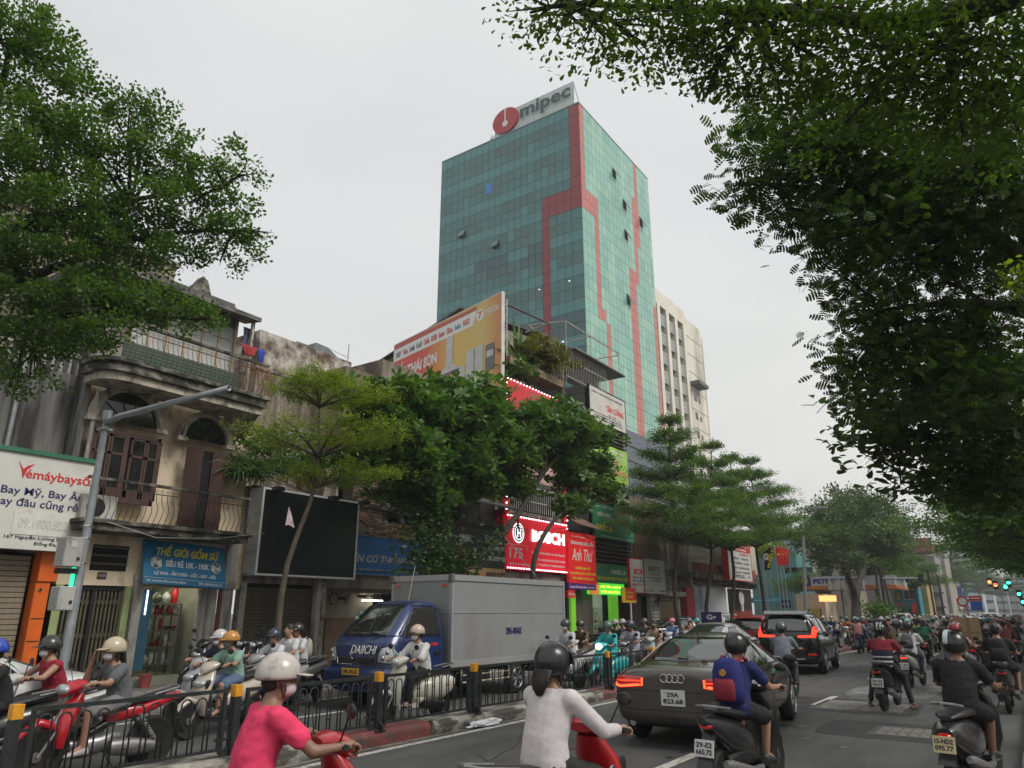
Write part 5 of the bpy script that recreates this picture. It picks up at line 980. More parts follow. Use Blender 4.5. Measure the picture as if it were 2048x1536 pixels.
lf_broad=leafmat('leaf_broad',(.035,.085,.018),(.12,.21,.055),.4,scale=1.2,trans=.3);lf_dark=leafmat('leaf_dark',(.016,.038,.01),(.07,.12,.03),scale=.8,trans=.4)
lf_layer=leafmat('leaf_layered',(.045,.1,.025),(.14,.23,.06),scale=.5,trans=.3);lf_feather=leafmat('leaf_feathery',(.035,.065,.028),(.1,.15,.06),scale=.3,trans=.3);lf_ter=leafmat('leaf_left_tree',(.03,.075,.016),(.11,.19,.038),scale=.8,trans=.4)
def limb(b,p0,p1,r0,r1,sag=.1,n=6,wob=.06,seed=0):
 p0,p1=Vector(p0),Vector(p1);L_=(p1-p0).length;pts=[]
 for i in range(n+1):
  t=i/n;p=p0.lerp(p1,t);p.z+=sag*L_*math.sin(PI*t);p+=Vector((mnoise.noise(Vector((t*3,seed,0))),mnoise.noise(Vector((t*3,seed,5))),mnoise.noise(Vector((t*3,seed,9)))))*wob*L_*math.sin(PI*t);pts.append(p)
 b.tube(pts,[r0+(r1-r0)*i/n for i in range(n+1)],6);return pts
def layered_tree(label,base,lean,layers,trunk_r,leaf,m,dens=420,size=.07,group=None,tpl='sprig',barkm=None,guard=False,seed=1,name='layered_tree',nb=8):
 rng=np.random.default_rng(seed);rd=random.Random(seed);base=Vector(base);top=Vector(lean)
 t=thing(name,label,'tree',base,group=group);b=MB();zt=layers[-1][0]
 def at(z):k=max(0,min(1,(z-base.z)/(top.z-base.z)));return base.lerp(top,k)+Vector((.12*math.sin(z*1.1+seed),.1*math.sin(z*1.7),0))*min(1,z-base.z)
 zz_=np.linspace(base.z-.05,top.z,12);b.tube([at(z)for z in zz_],[trunk_r*(1-.85*i/11)+(.04 if i==0 else 0)for i in range(12)],9)
 tr=b.build('trunk',barkm or bark,t,smooth=9);b=MB();P_=[];D_=[]
 for(z,rad,th,off)in layers:
  for k in range(nb):
   a=2*PI*k/nb+rd.uniform(-.25,.25)+z;rr=rad*rd.uniform(.72,1.08);p0=at(z-.25*rad-.1);c=at(z)+Vector((off[0],off[1],0))
   tip=c+Vector((rr*math.cos(a),rr*math.sin(a),rd.uniform(-.12,.16)*rad));pts=limb(b,p0,tip,trunk_r*.3*rad/layers[0][1]+.008,.006,.07,6,.05,rd.random()*50)
   for j in range(4):
    q0=pts[2+j%4];a2=a+rd.choice([-1,1])*rd.uniform(.4,.9);l2=rr*rd.uniform(.25,.5);q1=q0+Vector((l2*math.cos(a2),l2*math.sin(a2),rd.uniform(0,.1)*rad));b.tube([q0,q1],[.012,.004],4)
    m_=int(dens*l2*.5);tt=rng.uniform(.1,1.1,m_)[:,None];P_.append(np.array(q0)+(np.array(q1)-np.array(q0))*tt+rng.normal(0,1,(m_,3))*[.13*rad+.05,.13*rad+.05,th*.5])
    D_.append(np.tile([math.cos(a2),math.sin(a2),0],(m_,1)))
   m_=int(dens*rr*.9);tt=rng.uniform(.25,1.05,m_)[:,None]**.75;P_.append(np.array(p0)+(np.array(tip)-np.array(p0))*tt+np.array([0,0,.05*rad])+rng.normal(0,1,(m_,3))*[.1*rad+.06,.1*rad+.06,th*.5]);D_.append(np.tile([math.cos(a),math.sin(a),0],(m_,1)))
 b.build('branches',barkm or bark,t,smooth=9,kind=None);P_=np.concatenate(P_);D_=np.concatenate(D_)
 crown(t,leafmesh('crown',tpl,P_,size,.45,D_,rng),m);return t
bs_=W(546,1262,-12.7);bs_.z=.15;c1=DD(640,865,13.9)
dxy=lambda u,v:W(u,v,-12.9)
L1,L2,L3,L4=dxy(620,868),dxy(650,782),dxy(595,735),dxy(665,950)
tp=dxy(590,712)
layered_tree('small yellow-green layered tree with a leaning trunk in front of the blank black billboard',(-12.75,bs_.y,.15),(-12.9,L2.y+.15,tp.z),[(L4.z,1.2,.1,(0,.9)),(L1.z,1.75,.09,(0,.15)),(L2.z,1.25,.1,(0,.35)),(L3.z,.6,.12,(0,-.2))],.085,None,lf_yellow,dens=125,size=.115,seed=3,barkm=bark)
flg=MB();q=W(580,1040,-12.6);flg.poly([(q.x,q.y-.06,q.z+.28),(q.x+.02,q.y+.02,q.z+.1),(q.x+.02,q.y+.12,q.z-.16),(q.x,q.y-.02,q.z-.1),(q.x-.01,q.y-.1,q.z-.12)]);tag(flg.build('paper_flag',mat('pale_pink_paper',(.5,.38,.4),.7,var=.3,scale=10),None),'torn pale pink flag tied to the leaning tree trunk','flag')
def bezr(a,b,t):return a+(b-a)*t
def clump_tree(name,label,base,forks,cl,n,size,m,tpl,seed,per=10,twig=.25,bm_=None,tr=.16,tilt=.7,group=None):
 rng=np.random.default_rng(seed);t=thing(name,label,'tree',base,group=group);b=MB()
 for f in forks:
  pts=[Vector(p)for p in f[0]];rr=list(f[1])
  for _ in range(2):
   q=[pts[0]];w=[rr[0]]
   for i in range(len(pts)-1):q+=[pts[i].lerp(pts[i+1],.25),pts[i].lerp(pts[i+1],.75)];w+=[bezr(rr[i],rr[i+1],.25),bezr(rr[i],rr[i+1],.75)]
   pts=q+[pts[-1]];rr=w+[rr[-1]]
  b.tube(pts,rr,9)
 b.build('trunk',bm_ or darkbark,t,smooth=9);b=MB()
 for c in cl:
  c0=Vector(c[0]);src=min((Vector(p)for f in forks for p in f[0][1:]),key=lambda p:(p-c0).length);lm=limb(b,src,c0-Vector((0,0,c[3]*.3)),.035,.012,.05,5,.1,c0.x)
  for k in range(5):a=k*1.3+c0.x;b.tube([lm[3],c0+Vector((c[1]*.6*math.cos(a),c[2]*.6*math.sin(a),c[3]*.2*math.sin(a*2)))],[.014,.004],4)
 b.build('branches',bm_ or darkbark,t,smooth=9);pts,d=clumps_pts(cl,n,rng,twig,per)
 crown(t,leafmesh('crown',tpl,pts,size,tilt,d,rng),m);return t
def pc_(lst,X):
 out=[]
 for q in lst:
  u,v,r_,rz=q[:4];xo=q[4]if len(q)>4 else 0;c=W(u,v,X+xo);out.append((c,r_*.9,r_,rz))
 return out
X3=-13.3
cl=pc_([(735,800,.7,.4),(800,795,.9,.4,.3),(870,778,.8,.35),(950,775,.7,.35),(760,850,.9,.5,.4),(840,840,1.1,.6),(930,820,1.0,.6,.5),(985,795,.5,.35),(820,920,1.0,.6,.3),(900,900,1.2,.7),(980,880,.9,.6),(860,980,.9,.5),(940,960,.9,.5,-.4),(740,930,.6,.4),(790,990,.5,.35,-.5)],X3)
f1=[([W(880,1230,X3),W(872,1150,X3),W(856,1060,X3),W(852,960,X3),W(860,880,X3)],[.17,.15,.13,.1,.06]),([W(852,960,X3),W(800,870,X3)],[.07,.03])]
f1[0][0][0].z=.1
clump_tree('broad_leaf_tree','big broad leaved tree with vines on its trunk behind the truck cab',f1[0][0][0],f1,cl,3250,.25,lf_broad,'rosette',11,5,.3)
cl=pc_([(1050,830,.7,.4),(1110,825,.8,.4),(1060,860,1.2,.7),(1130,850,1.1,.6,.4),(1190,870,.8,.5),(1010,900,1.0,.6),(1110,910,1.1,.5,-.4),(1190,930,.8,.45),(1200,985,.7,.35),(1140,1010,.7,.3),(1020,960,.9,.5,-.3),(1150,960,.8,.4)],X3-.2)
f2=[([W(885,1215,X3),W(905,1145,X3),W(970,1105,X3),W(1030,1040,X3),W(1085,950,X3),W(1100,880,X3)],[.14,.13,.12,.1,.08,.05]),([W(1068,1200,X3),W(1062,1150,X3),W(1075,1090,X3),W(1110,1035,X3),W(1165,1000,X3)],[.1,.09,.08,.07,.04]),([W(1085,950,X3),W(1150,870,X3)],[.05,.02])]
f2[0][0][0].z=.1;f2[1][0][0].z=.1
clump_tree('broad_leaf_tree','leaning broad leaved tree with two dark limbs crossing the red illuminated sign',f2[1][0][0],f2,cl,2600,.26,lf_broad,'rosette',12,5,.3)
vp=[]
for k in range(2300):
 v_=random.uniform(975,1150);u_=862+random.gauss(0,17+(v_-975)*.1);c=W(u_,v_,X3+.15);vp.append((c.x+random.uniform(-.25,.3),c.y,c.z))
for k in range(420):u_=random.uniform(900,1012);c=W(u_,1150-(u_-900)*.75+random.gauss(0,16),X3+.1);vp.append(tuple(c))
for k in range(450):c=W(random.gauss(910,22),random.uniform(1095,1155),X3+.3);vp.append(tuple(c))
vt=thing('climbing_vine','leafy climbing vine hanging over the trunk and the blue fan shop sign','vine',(X3,16,.15));crown(vt,leafmesh('crown','leaf',np.array(vp),.14,1.2),leafmat('leaf_vine',(.016,.045,.012),(.06,.11,.03),trans=.25),'foliage')
b=MB();b.tube([W(1010,1075,X3+.6),W(1072,1152,X3+.6)],.012,5);tag(b.build('bare_pole',GALV,None),'thin slanting pole crossing the lower left corner of the illuminated sign','pole')
def ltree(label,u,y,top_uv,spread,z0v,seed,m=lf_layer,dens=62,size=.22,x=-13.5,grp='layered street trees along the far pavement',nl=5,tr=.12):
 bx=x;by=W(u,1240,x).y;tp=W(*top_uv,x-.1);zb=W(u,z0v,x).z;L_=[]
 for k in range(nl):
  t=k/(nl-1);z=zb+(tp.z-zb-.2)*t;L_.append((z,spread*(1-t)**.8+.45,.15,(0,0)))
 return layered_tree(label,(bx,by,.15),(x-.1,tp.y,tp.z),L_,tr,None,m,dens,size,grp,seed=seed,barkm=darkbark,nb=9)
ltree('tall pointed layered tree standing in front of the beige shutter of number 179',1357,0,(1335,832),2.1,1055,21,nl=7)
ltree('slim layered tree second from the left in the row of street trees',1412,0,(1420,885),2.0,1070,22,nl=6)
ltree('layered tree in front of the tall red and white distributor sign',1462,0,(1460,910),2.1,1075,23,nl=5)
ltree('wide layered tree at the right end of the row beside the red flags',1527,0,(1500,915),2.9,1068,24,nl=6)
X5=-13.
cl=pc_([(1660,1030,2.2,1.6),(1700,1010,2.2,1.7),(1745,1015,2.3,1.8),(1790,1040,2.,1.6),(1650,1080,2.4,1.6),(1700,1070,3,2,-1),(1755,1070,3,2,1),(1800,1085,1.9,1.5),(1680,1110,2.2,1.2),(1740,1115,2.6,1.3),(1790,1115,1.8,1.1),(1735,1000,1.,.9),(1665,1000,1,.9)],X5)
f5=[([W(1713,1246,X5),W(1712,1195,X5),W(1695,1150,X5),W(1675,1110,X5)],[.45,.38,.24,.12]),([W(1712,1195,X5),W(1718,1160,X5),W(1735,1120,X5),W(1750,1080,X5)],[.34,.26,.2,.1]),([W(1718,1160,X5),W(1745,1130,X5)],[.18,.1])]
clump_tree('feathery_tree','feathery grey-green tree with a forked dark trunk in front of the petrol station',f5[0][0][0],f5,cl,7500,.65,lf_feather,'sprig',31,14,.4)
for k,(u,yy,sp,h,lb)in enumerate([(1770,82,3.2,8.0,'layered tree right behind the feathery tree'),(1835,118,4.4,9.2,'layered tree standing alone right of the maroon building'),(1880,165,5,12,'far layered tree left of the red traffic lights'),(1905,200,6,14,'rounded far tree right of the lone layered tree'),(1935,240,8,17,'farthest tree seen under the red traffic lights'),(1965,270,8,15,'farthest tree seen under the green traffic light'),(2010,300,9,13,'dim tree closing the end of the street')]):
 x=azx(u,yy);layered_tree(lb,(x,yy,0),(x,yy,h),[(h*(.68+.3*i/3),sp*(1-i/5),.3,(0,0))for i in range(4)],.2,None,lf_layer if k<2 else lf_feather,dens=26,size=.45,seed=40+k,barkm=darkbark,nb=8,group='distant street trees')
for k,(y_,x_,h,sp,lb)in enumerate([(27,.9,7.6,3.7,'nearest of the layered trees over the right pavement'),(36,1.0,8.6,4.2,'second layered tree along the right pavement'),(46,1.2,9.0,4.4,'third layered tree along the right pavement, above the green traffic light'),(60,2.0,9.5,5,'fourth layered tree along the right pavement'),(80,4,10,6,'layered tree behind the green traffic lights on the right'),(105,6,11,7,'far layered tree at the right edge of the street')]):
 layered_tree(lb,(x_,y_,.1),(x_,y_,h),[(3.9+(h-3.9)*i/4+.02*y_*(i==0),sp*(1-i/6.5),.16,(0,0))for i in range(5)],.16,None,lf_layer,dens=48 if k<3 else 24,size=.27 if k<3 else .5,seed=60+k,barkm=darkbark,nb=10,group='layered trees along the right pavement')
def pd(lst):
 return[(DD(u,v,d),r_,r_,rz)for(u,v,d,r_,rz)in lst]
cl=pd([(1060,15,6.6,.35,.2),(1130,35,6.6,.45,.28),(1210,60,6.6,.5,.3),(1290,70,6.6,.55,.35),(1370,85,6.5,.5,.35),(1330,10,6.4,.6,.35),(1440,50,6.4,.6,.4),(1440,130,6.4,.38,.25),(1540,90,6.3,.65,.5),(1560,180,6.3,.4,.25),(1660,120,6.2,.7,.5),(1680,230,6.2,.55,.35),(1780,80,6.1,.75,.5),(1790,200,6.2,.6,.4),(1900,120,6.0,.8,.5),(1920,250,6.1,.6,.4),(2030,100,6,.8,.5),(2030,230,6,.7,.5),(1220,-10,6.6,.5,.3),(1100,-20,6.7,.5,.25),(1500,-20,6.3,.7,.4),(1700,-10,6.1,.8,.5),(1410,190,6.5,.16,.1),(2000,1,6,.8,.4)])
tr_=[(1.9,4.3,.1),(2.0,4.6,3),(1.7,5.2,6),tuple(DD(1900,60,6.3)),tuple(DD(1500,20,6.5)),tuple(DD(1150,10,6.7))]
clump_tree('roadside_tree','overhead branch with small rounded dark leaves across the top right corner',(1.9,4.3,.1),[(tr_,[.25,.22,.18,.09,.05,.012])],cl,17000,.062,leafmat('leaf_overhead',(.028,.055,.012),(.1,.155,.028),scale=1.2,trans=.5),'leaf',71,12,.09,tilt=.9)
cl=pd([(u+max(0,min(40,(1900-u)*.16)),*q)for u,*q in[(1530,250,10,.8,.5),(1490,360,10,.65,.45),(1450,375,10,.35,.22),(1570,340,10,.9,.6),(1620,260,10.2,.9,.6),(1560,440,10,.55,.4),(1550,480,10,.3,.2),(1700,350,10.4,1.1,.8),(1660,470,10,.8,.6),(1650,540,10,.5,.4),(1800,330,10.4,1.2,.8),(1780,460,10.3,1.1,.7),(1720,590,10.2,.7,.5),(1660,650,10.2,.5,.4),(1900,400,10.4,1.2,.9),(1880,540,10.5,.8,.5),(2000,330,10.4,1.2,.9),(2030,480,10.6,.9,.6),(1780,650,10.4,.9,.6),(1700,720,10.3,.7,.5),(1880,680,10.4,1.0,.7),(1990,620,10.4,.9,.6),(1680,780,10.4,.45,.35),(1990,750,10.4,1.2,.8),(1800,770,10.3,1.0,.7)]])
f=[([(2.2,9.6,.1),(2.2,9.8,3),tuple(DD(2120,640,10.4)),tuple(DD(2060,520,10.5)),tuple(DD(1900,420,10.5)),tuple(DD(1700,380,10.4)),tuple(DD(1560,370,10.2))],[.3,.28,.22,.14,.08,.05,.015]),([tuple(DD(2120,640,10.4)),tuple(DD(1960,600,10.4)),tuple(DD(1760,620,10.4))],[.12,.07,.02]),([tuple(DD(2060,520,10.5)),tuple(DD(2000,250,10.5))],[.1,.03])]
clump_tree('feather_leaf_tree','dark mass of feathery leaves filling the upper right above the riders',(2.2,9.6,.1),f,cl,12500,.2,lf_dark,'frond',72,12,.2,tilt=.7)
cl=pd([(1740,850,12,.7,.5),(1690,800,12,.45,.3),(1820,880,12,.8,.5),(1850,800,12.2,1.0,.7),(1940,860,12.2,1.0,.7),(1800,960,12.4,.45,.3),(2000,780,12.2,1.2,.8),(1930,960,12.6,.8,.5),(2030,930,12.4,1.0,.7),(1870,940,12.5,.6,.4),(1760,920,12.2,.4,.3),(1990,1010,13,.8,.4)])
f=[([(1.6,13,.1),(1.5,13,3),tuple(DD(2080,900,12.3)),tuple(DD(1960,840,12.3)),tuple(DD(1800,830,12.1))],[.2,.18,.12,.07,.02])]
clump_tree('round_leaf_tree','dark tree with large round leaves hanging low at the right edge',(1.6,13,.1),f,cl,6500,.17,lf_dark,'leaf',73,12,.18,tilt=.8)
vp=np.array([tuple(DD(random.gauss(2030,22),random.gauss(560,18),8))for _ in range(90)]);q=thing('light_sprig','small light green sprig of leaves at the right edge in front of the dark crown','branch',vp.mean(0));crown(q,leafmesh('crown','leaf',vp,.09,.8),lf_yellow,'leaves')
b=MB();b.tube([tuple(DD(2080,640,8.2)),tuple(DD(2050,580,8)),tuple(DD(1995,555,8))],[.012,.008,.003],4);b.build('twig',darkbark,q)
pads=[]
for(u,v,d,r_)in[(-20,60,11,1.0),(60,90,11,.8),(120,130,11,.6),(40,30,11.2,.5),(150,190,11,.45),(-10,180,11,1.1),(70,250,11,1.0),(150,270,10.8,.7),(260,215,11.5,.7),(300,250,11.5,.6),(-10,320,11,1.1),(110,350,10.8,1.1),(230,330,11.2,1.0),(330,330,11.5,.9),(420,320,11.8,.7),(490,345,11.8,.4),(40,430,10.8,1.1),(160,430,10.8,1.0),(280,420,11.3,1.0),(390,400,11.8,.7),(380,460,11.8,.8),(460,470,11.8,.65),(520,465,11.8,.35),(10,520,10.8,1.0),(120,520,10.6,1.0),(240,500,11,.9),(340,510,11.5,.6),(60,600,10.5,1.0),(190,600,10.7,.9),(290,610,11,.8),(370,630,11.2,.65),(420,635,11.2,.3),(0,680,10.5,.9),(110,690,10.5,.7),(180,660,10.6,.8),(60,750,10.5,.45),(20,770,10.5,.3),(470,410,11.8,.4),(440,520,11.8,.3)]:
 pads.append((DD(u,v,d),r_*.95,r_*.95,max(.11,r_*.19)))
TB=(-12.6,1.6,.1)
f=[([TB,(-12.6,1.8,3),(-12.5,2.4,5.5),tuple(DD(-60,500,11)),tuple(DD(-30,300,11.2)),tuple(DD(20,100,11.2))],[.28,.25,.2,.15,.09,.03]),([tuple(DD(-60,500,11)),tuple(DD(90,430,11)),tuple(DD(260,400,11.4)),tuple(DD(450,370,11.8))],[.1,.07,.04,.012]),([(-12.5,2.4,5.5),tuple(DD(60,560,10.8)),tuple(DD(260,470,11.3)),tuple(DD(470,460,11.8))],[.12,.07,.04,.012]),([(-12.5,2.4,5.5),tuple(DD(60,640,10.6)),tuple(DD(220,620,10.9)),tuple(DD(390,640,11.2))],[.09,.06,.03,.01])]
clump_tree('layered_tree','large small-leaved tree filling the upper left corner in front of the cream house',TB,f,pads,11500,.16,lf_ter,'sprig',81,12,.1,tilt=.8)
def grass_plant(label,u,v,X,n,size,m,name='potted_plant',tpl='blade',spread=.15,tilt=.9,cat='plant'):
 c=W(u,v,X);t=thing(name,label,cat,c);pts=np.array([(c.x+random.gauss(0,spread),c.y+random.gauss(0,spread*1.3),c.z+abs(random.gauss(0,spread*.8)))for _ in range(n)]);crown(t,leafmesh('foliage',tpl,pts,size,tilt),m,'foliage');return t
spi=leafmat('leaf_spider',(.03,.07,.02),(.12,.2,.06),trans=.35)
grass_plant('arching spider plant at the left end of the terrace above the blank billboard',492,950,XF+.1,420,.55,spi,spread=.18)
grass_plant('grassy hanging plant in the middle of the terrace above the blank billboard',560,945,XF+.2,380,.5,spi,spread=.2)
grass_plant('leafy dark shrub behind the terrace plants',640,930,XF-.3,600,.2,lf_broad,'shrub','leaf',.45)
grass_plant('leafy shrub trailing beside the cream house corner',520,905,XF-.2,500,.16,lf_broad,'shrub','leaf',.35)
for k,(u,lb)in enumerate([(600,'clay flower pot on the terrace just above the black billboard'),(622,'round clay pot right of the other on the terrace')]):
 c=W(u,980,XF+.2);b=MB();b.lathe([(.08,0),(.13,.2),(.15,.21),(.15,.25),(.12,.25),(.1,.2)],tuple(c),n=16);tag(b.build('flower_pot',mat('terracotta',(.22,.09,.05),.8),None,smooth=.7),lb,'flower pot')
pm=leafmat('leaf_palm',(.04,.09,.02),(.14,.22,.06),trans=.35);pt=thing('rooftop_palm','green fan palm rising above the rooftop planting shelf','palm',W(1035,720,XF-.7));c=W(1035,745,XF-.7);b=MB();V=[]
for k in range(15):
 a=R(12+156*k/14);L_=1.7+.5*math.sin(k*2.3);tip=c+Vector((.4*math.sin(k),L_*math.cos(a)*.75,L_*math.sin(a)*1.15+.3));mid=c.lerp(tip,.5)+Vector((0,0,.15));w_=.16
 b.add([c,mid+Vector((0,-w_*math.sin(a),w_*math.cos(a))),tip,mid+Vector((.05,w_*math.sin(a),-w_*math.cos(a)))],[(0,1,2,3)])
b.build('frond',pm,pt,kind='stuff',fixn=False)
grass_plant('brownish fern spilling over the planting shelf by the water tank',1085,720,XF-.2,160,.9,leafmat('leaf_fern',(.07,.07,.02),(.2,.2,.05)),'fern','frond',.4)
grass_plant('shrub under the rooftop shelf beside the billboard edge',1030,750,XF-.3,500,.3,lf_broad,'shrub','leaf',.4)
for k,(u,v,X,n,lb)in enumerate([(1622,1178,-19,900,'rounded green bush beside the petrol kiosk'),(1590,1180,-20,700,'green bush left of the petrol kiosk'),(1760,1226,-7.9,200,'green shrub on the median beyond the barrier boards'),(1530,1110,-18,900,'light green small tree behind the flags'),(1545,1065,-24,900,'palm-like tree behind the red flags')]):
 grass_plant(lb,u,v,X,n,.4,lf_layer if k!=3 else lf_yellow,'bush','sprig',.9 if k!=2 else .35)
def bez(a,b,t):return a+(b-a)*t
def eval_mesh(me,mods):
 o=bpy.data.objects.new('tmp',me);COL.objects.link(o)
 for kind,kw in mods:
  m=o.modifiers.new('m',kind)
  for k,v in kw.items():setattr(m,k,v)
 dg=bpy.context.evaluated_depsgraph_get();dg.update();r=bpy.data.meshes.new_from_object(o.evaluated_get(dg));bpy.data.objects.remove(o);return r
def carpaint(name,col,metal=.3,rough=.3,dust=.2):
 return mat(name,col,rough,metal,var=.05,scale=2,coat=.7,stain=tuple(min(1,c*.6+.09)for c in col),stain_amt=dust,stain_scale=(1.2,1.2,1.5))
tyre_b=MB();tyre_b.lathe([(.2,-.1),(.29,-.105),(.325,-.08),(.332,-.03),(.332,.03),(.325,.08),(.29,.105),(.2,.1)],axis='y',n=28);tyre_me=tyre_b.mesh('tyre')
def make_wheel(parent,x,y,r,w,rimm,spokes=5,side=1):
 k=r/.332;b=MB();b.lathe([(a*k,h*w/.21)for a,h in[(.2,-.1),(.28,-.105),(.315,-.085),(.332,-.05),(.332,.05),(.315,.085),(.28,.105),(.2,.1)]],(x,y,r),'y',28)
 wh=b.build('wheel',RUB,parent,world=False,smooth=.7)
 b=MB();s=side;fy=y+s*w*.42
 b.lathe([(.02,0),(.205*k,0),(.215*k,-s*.02)],(x,fy-s*.05,r),'y',24,1);b.lathe([(.2*k,0),(.225*k,s*.01),(.21*k,s*.03),(.195*k,s*.01)],(x,fy,r),'y',28)
 for q in range(spokes):
  for dd in(-.13,.13):
   a=q*2*PI/spokes;b.tube([(x+.03*math.cos(a+dd*2),fy+s*.012,r+.03*math.sin(a+dd*2)),(x+.2*k*math.cos(a+dd),fy,r+.2*k*math.sin(a+dd))],.016,5)
 b.ell((x,fy+s*.01,r),.045,.015,.045,10,6);b.build('rim',[rimm,BLK],wh,world=False,smooth=.6);return wh
class Car:
 def __init__(s,t,secs,paint,wheels,r=.33,lev=3):
  s.t=t;b=MB();rings=[]
  for(x,zb,zs,zt,w,wr,zr)in secs:
   hp=[(0,zb),(w*.8,zb),(w*.97,zb+.1),(w,bez(zb,zs,.55)),(w*.97,zs-.03),(wr,zr),(wr*.62,zt-.012),(0,zt)]
   ring=[(x,p[0],p[1])for p in hp]+[(x,-p[0],p[1])for p in hp[-2:0:-1]];rings.append(ring)
  n=len(rings[0]);vs=[p for q in rings for p in q];fs=[]
  for i in range(len(rings)-1):fs+=[(i*n+j,i*n+(j+1)%n,(i+1)*n+(j+1)%n,(i+1)*n+j)for j in range(n)]
  for o in(0,(len(rings)-1)*n):
   for j in range(7):
    a,c=o+j,o+j+1;d,e=o+(n-j)%n,o+(n-j-1)%n
    q=[a,c,e,d];q=[v for k,v in enumerate(q)if v not in q[:k]];fs.append(tuple(q))
  b.add(vs,fs);me=b.mesh('body');bm=bmesh.new();bm.from_mesh(me);bmesh.ops.recalc_face_normals(bm,faces=bm.faces)
  cl=bm.edges.layers.float.get('crease_edge')or bm.edges.layers.float.new('crease_edge')
  bm.to_mesh(me);bm.free()
  mods=[('SUBSURF',dict(levels=lev,render_levels=lev))]
  base=eval_mesh(me,mods);bm=bmesh.new();bm.from_mesh(base);s.bvh=BVHTree.FromBMesh(bm);bm.free()
  cut=[]
  for wx in wheels:
   cb=MB();cb.lathe([(.001,-1.2),(r*1.13,-1.2),(r*1.13,-.62),(.001,-.62)],(wx,0,r),'y',32,cap=False);cb.lathe([(.001,.62),(r*1.13,.62),(r*1.13,1.2),(.001,1.2)],(wx,0,r),'y',32,cap=False)
   cme=cb.mesh('cut');bm=bmesh.new();bm.from_mesh(cme);bmesh.ops.remove_doubles(bm,verts=bm.verts,dist=.0005);bmesh.ops.recalc_face_normals(bm,faces=bm.faces);bm.to_mesh(cme);bm.free();co=bpy.data.objects.new('cut',cme);COL.objects.link(co);cut.append(co)
  o=bpy.data.objects.new('tmp',base);COL.objects.link(o)
  for co in cut:m=o.modifiers.new('b','BOOLEAN');m.operation='DIFFERENCE';m.object=co;m.solver='EXACT'
  dg=bpy.context.evaluated_depsgraph_get();dg.update();me2=bpy.data.meshes.new_from_object(o.evaluated_get(dg));bpy.data.objects.remove(o)
  for co in cut:bpy.data.objects.remove(co)
  me2.materials.clear();me2.materials.append(paint);me2.shade_smooth();me2.set_sharp_from_angle(angle=.6);s.body=link('body',me2,t);s.body.data.name='body'
 def hit(s,axis,a,b,off):
  O_,D_={'R':(Vector((-6,a,b)),Vector((1,0,0))),'F':(Vector((6,a,b)),Vector((-1,0,0))),'L':(Vector((a,3,b)),Vector((0,-1,0))),'Q':(Vector((a,-3,b)),Vector((0,1,0))),'T':(Vector((a,b,4)),Vector((0,0,-1)))}[axis]
  h=s.bvh.ray_cast(O_,D_)
  if h[0]is None:return None
  nn=h[1];nn=-nn if nn.dot(D_)>0 else nn
  return h[0]+nn*off
 def patch(s,name,axis,pts,m,off=.004,cuts=3,parent=None):
  bm=bmesh.new();vs=[bm.verts.new((p[0],p[1],0))for p in pts];bm.faces.new(vs);bmesh.ops.triangulate(bm,faces=bm.faces)
  for _ in range(2):bmesh.ops.subdivide_edges(bm,edges=bm.edges[:],cuts=cuts if _==0 else 1,use_grid_fill=True)
  bad=[]
  for v in bm.verts:
   h=s.hit(axis,v.co.x,v.co.y,off)
   if h is None:bad.append(v)
   else:v.co=h
  bmesh.ops.delete(bm,geom=bad,context='VERTS');me=bpy.data.meshes.new(name);bm.to_mesh(me);bm.free();me.shade_smooth();me.materials.append(m);o=link(name,me,parent or s.t)
  md=o.modifiers.new('t','SOLIDIFY');md.thickness=.006;md.offset=0;return o
 def line(s,name,axis,pts,m=None,r=.004,off=.001,closed=False):
  out=[];P_=list(pts)+([pts[0]]if closed else[])
  for p,q in zip(P_,P_[1:]):
   k=max(2,int(math.dist(p,q)/.05))
   for i in range(k):h=s.hit(axis,bez(p[0],q[0],i/k),bez(p[1],q[1],i/k),off);out+=[h]if h else[]
  h=s.hit(axis,*P_[-1],off);out+=[h]if h else[]
  if len(out)>2:b=MB();b.tube(out,r,4);return b.build(name,m or BLK,s.t,world=False)
def plate(parent,lines,c,w,h,face,m=None,col=None):
 """number plate: c centre, face = 4x4 orientation (own Z outwards)"""
 t=bpy.data.objects.new('number_plate',None);me=boxmesh('number_plate',w,h,.008,m or mat('plate_white',(.62,.62,.6),.5,var=.05,stain=(.4,.4,.36),stain_amt=.3,stain_scale=(8,8,8)),.002);o=bpy.data.objects.new('number_plate',me);COL.objects.link(o);o.parent=parent;bpy.data.objects.remove(t)
 o.matrix_basis=Matrix.Translation(Vector(c))@face;n=len(lines);lh=h*.8/n
 for i,q in enumerate(lines):ww=w*(.82 if len(q)>4 else .5);txt(o,q,-ww/2,h/2-h*.1-lh*(i+1)+lh*.12,ww,lh*.76,mat('plate_black',(.015,.015,.018),.5),.0045,.03)
 return o
BACK=Matrix(((0,0,-1,0),(-1,0,0,0),(0,1,0,0),(0,0,0,1)))
FRONT=Matrix(((0,0,1,0),(1,0,0,0),(0,1,0,0),(0,0,0,1)))
cglass=glass('car_glass',(.015,.02,.02),rough=.03,ior=2.0);redlens=mat('tail_lens',(.3,.008,.006),.15,coat=1,emit=(.9,.02,.01),estr=.12,var=.03);redlit=mat('brake_lamp_lit',(.8,.04,.02),.3,emit=(1,.1,.03),estr=1.6,var=.02);redlit2=mat('lamp_bar_lit',(.8,.04,.02),.3,emit=(1,.035,.015),estr=1.6);clearlens=mat('head_lens',(.45,.47,.48),.08,.3,coat=1,var=.3,scale=30);rimm=mat('alloy',(.33,.33,.34),.35,.8,var=.1)
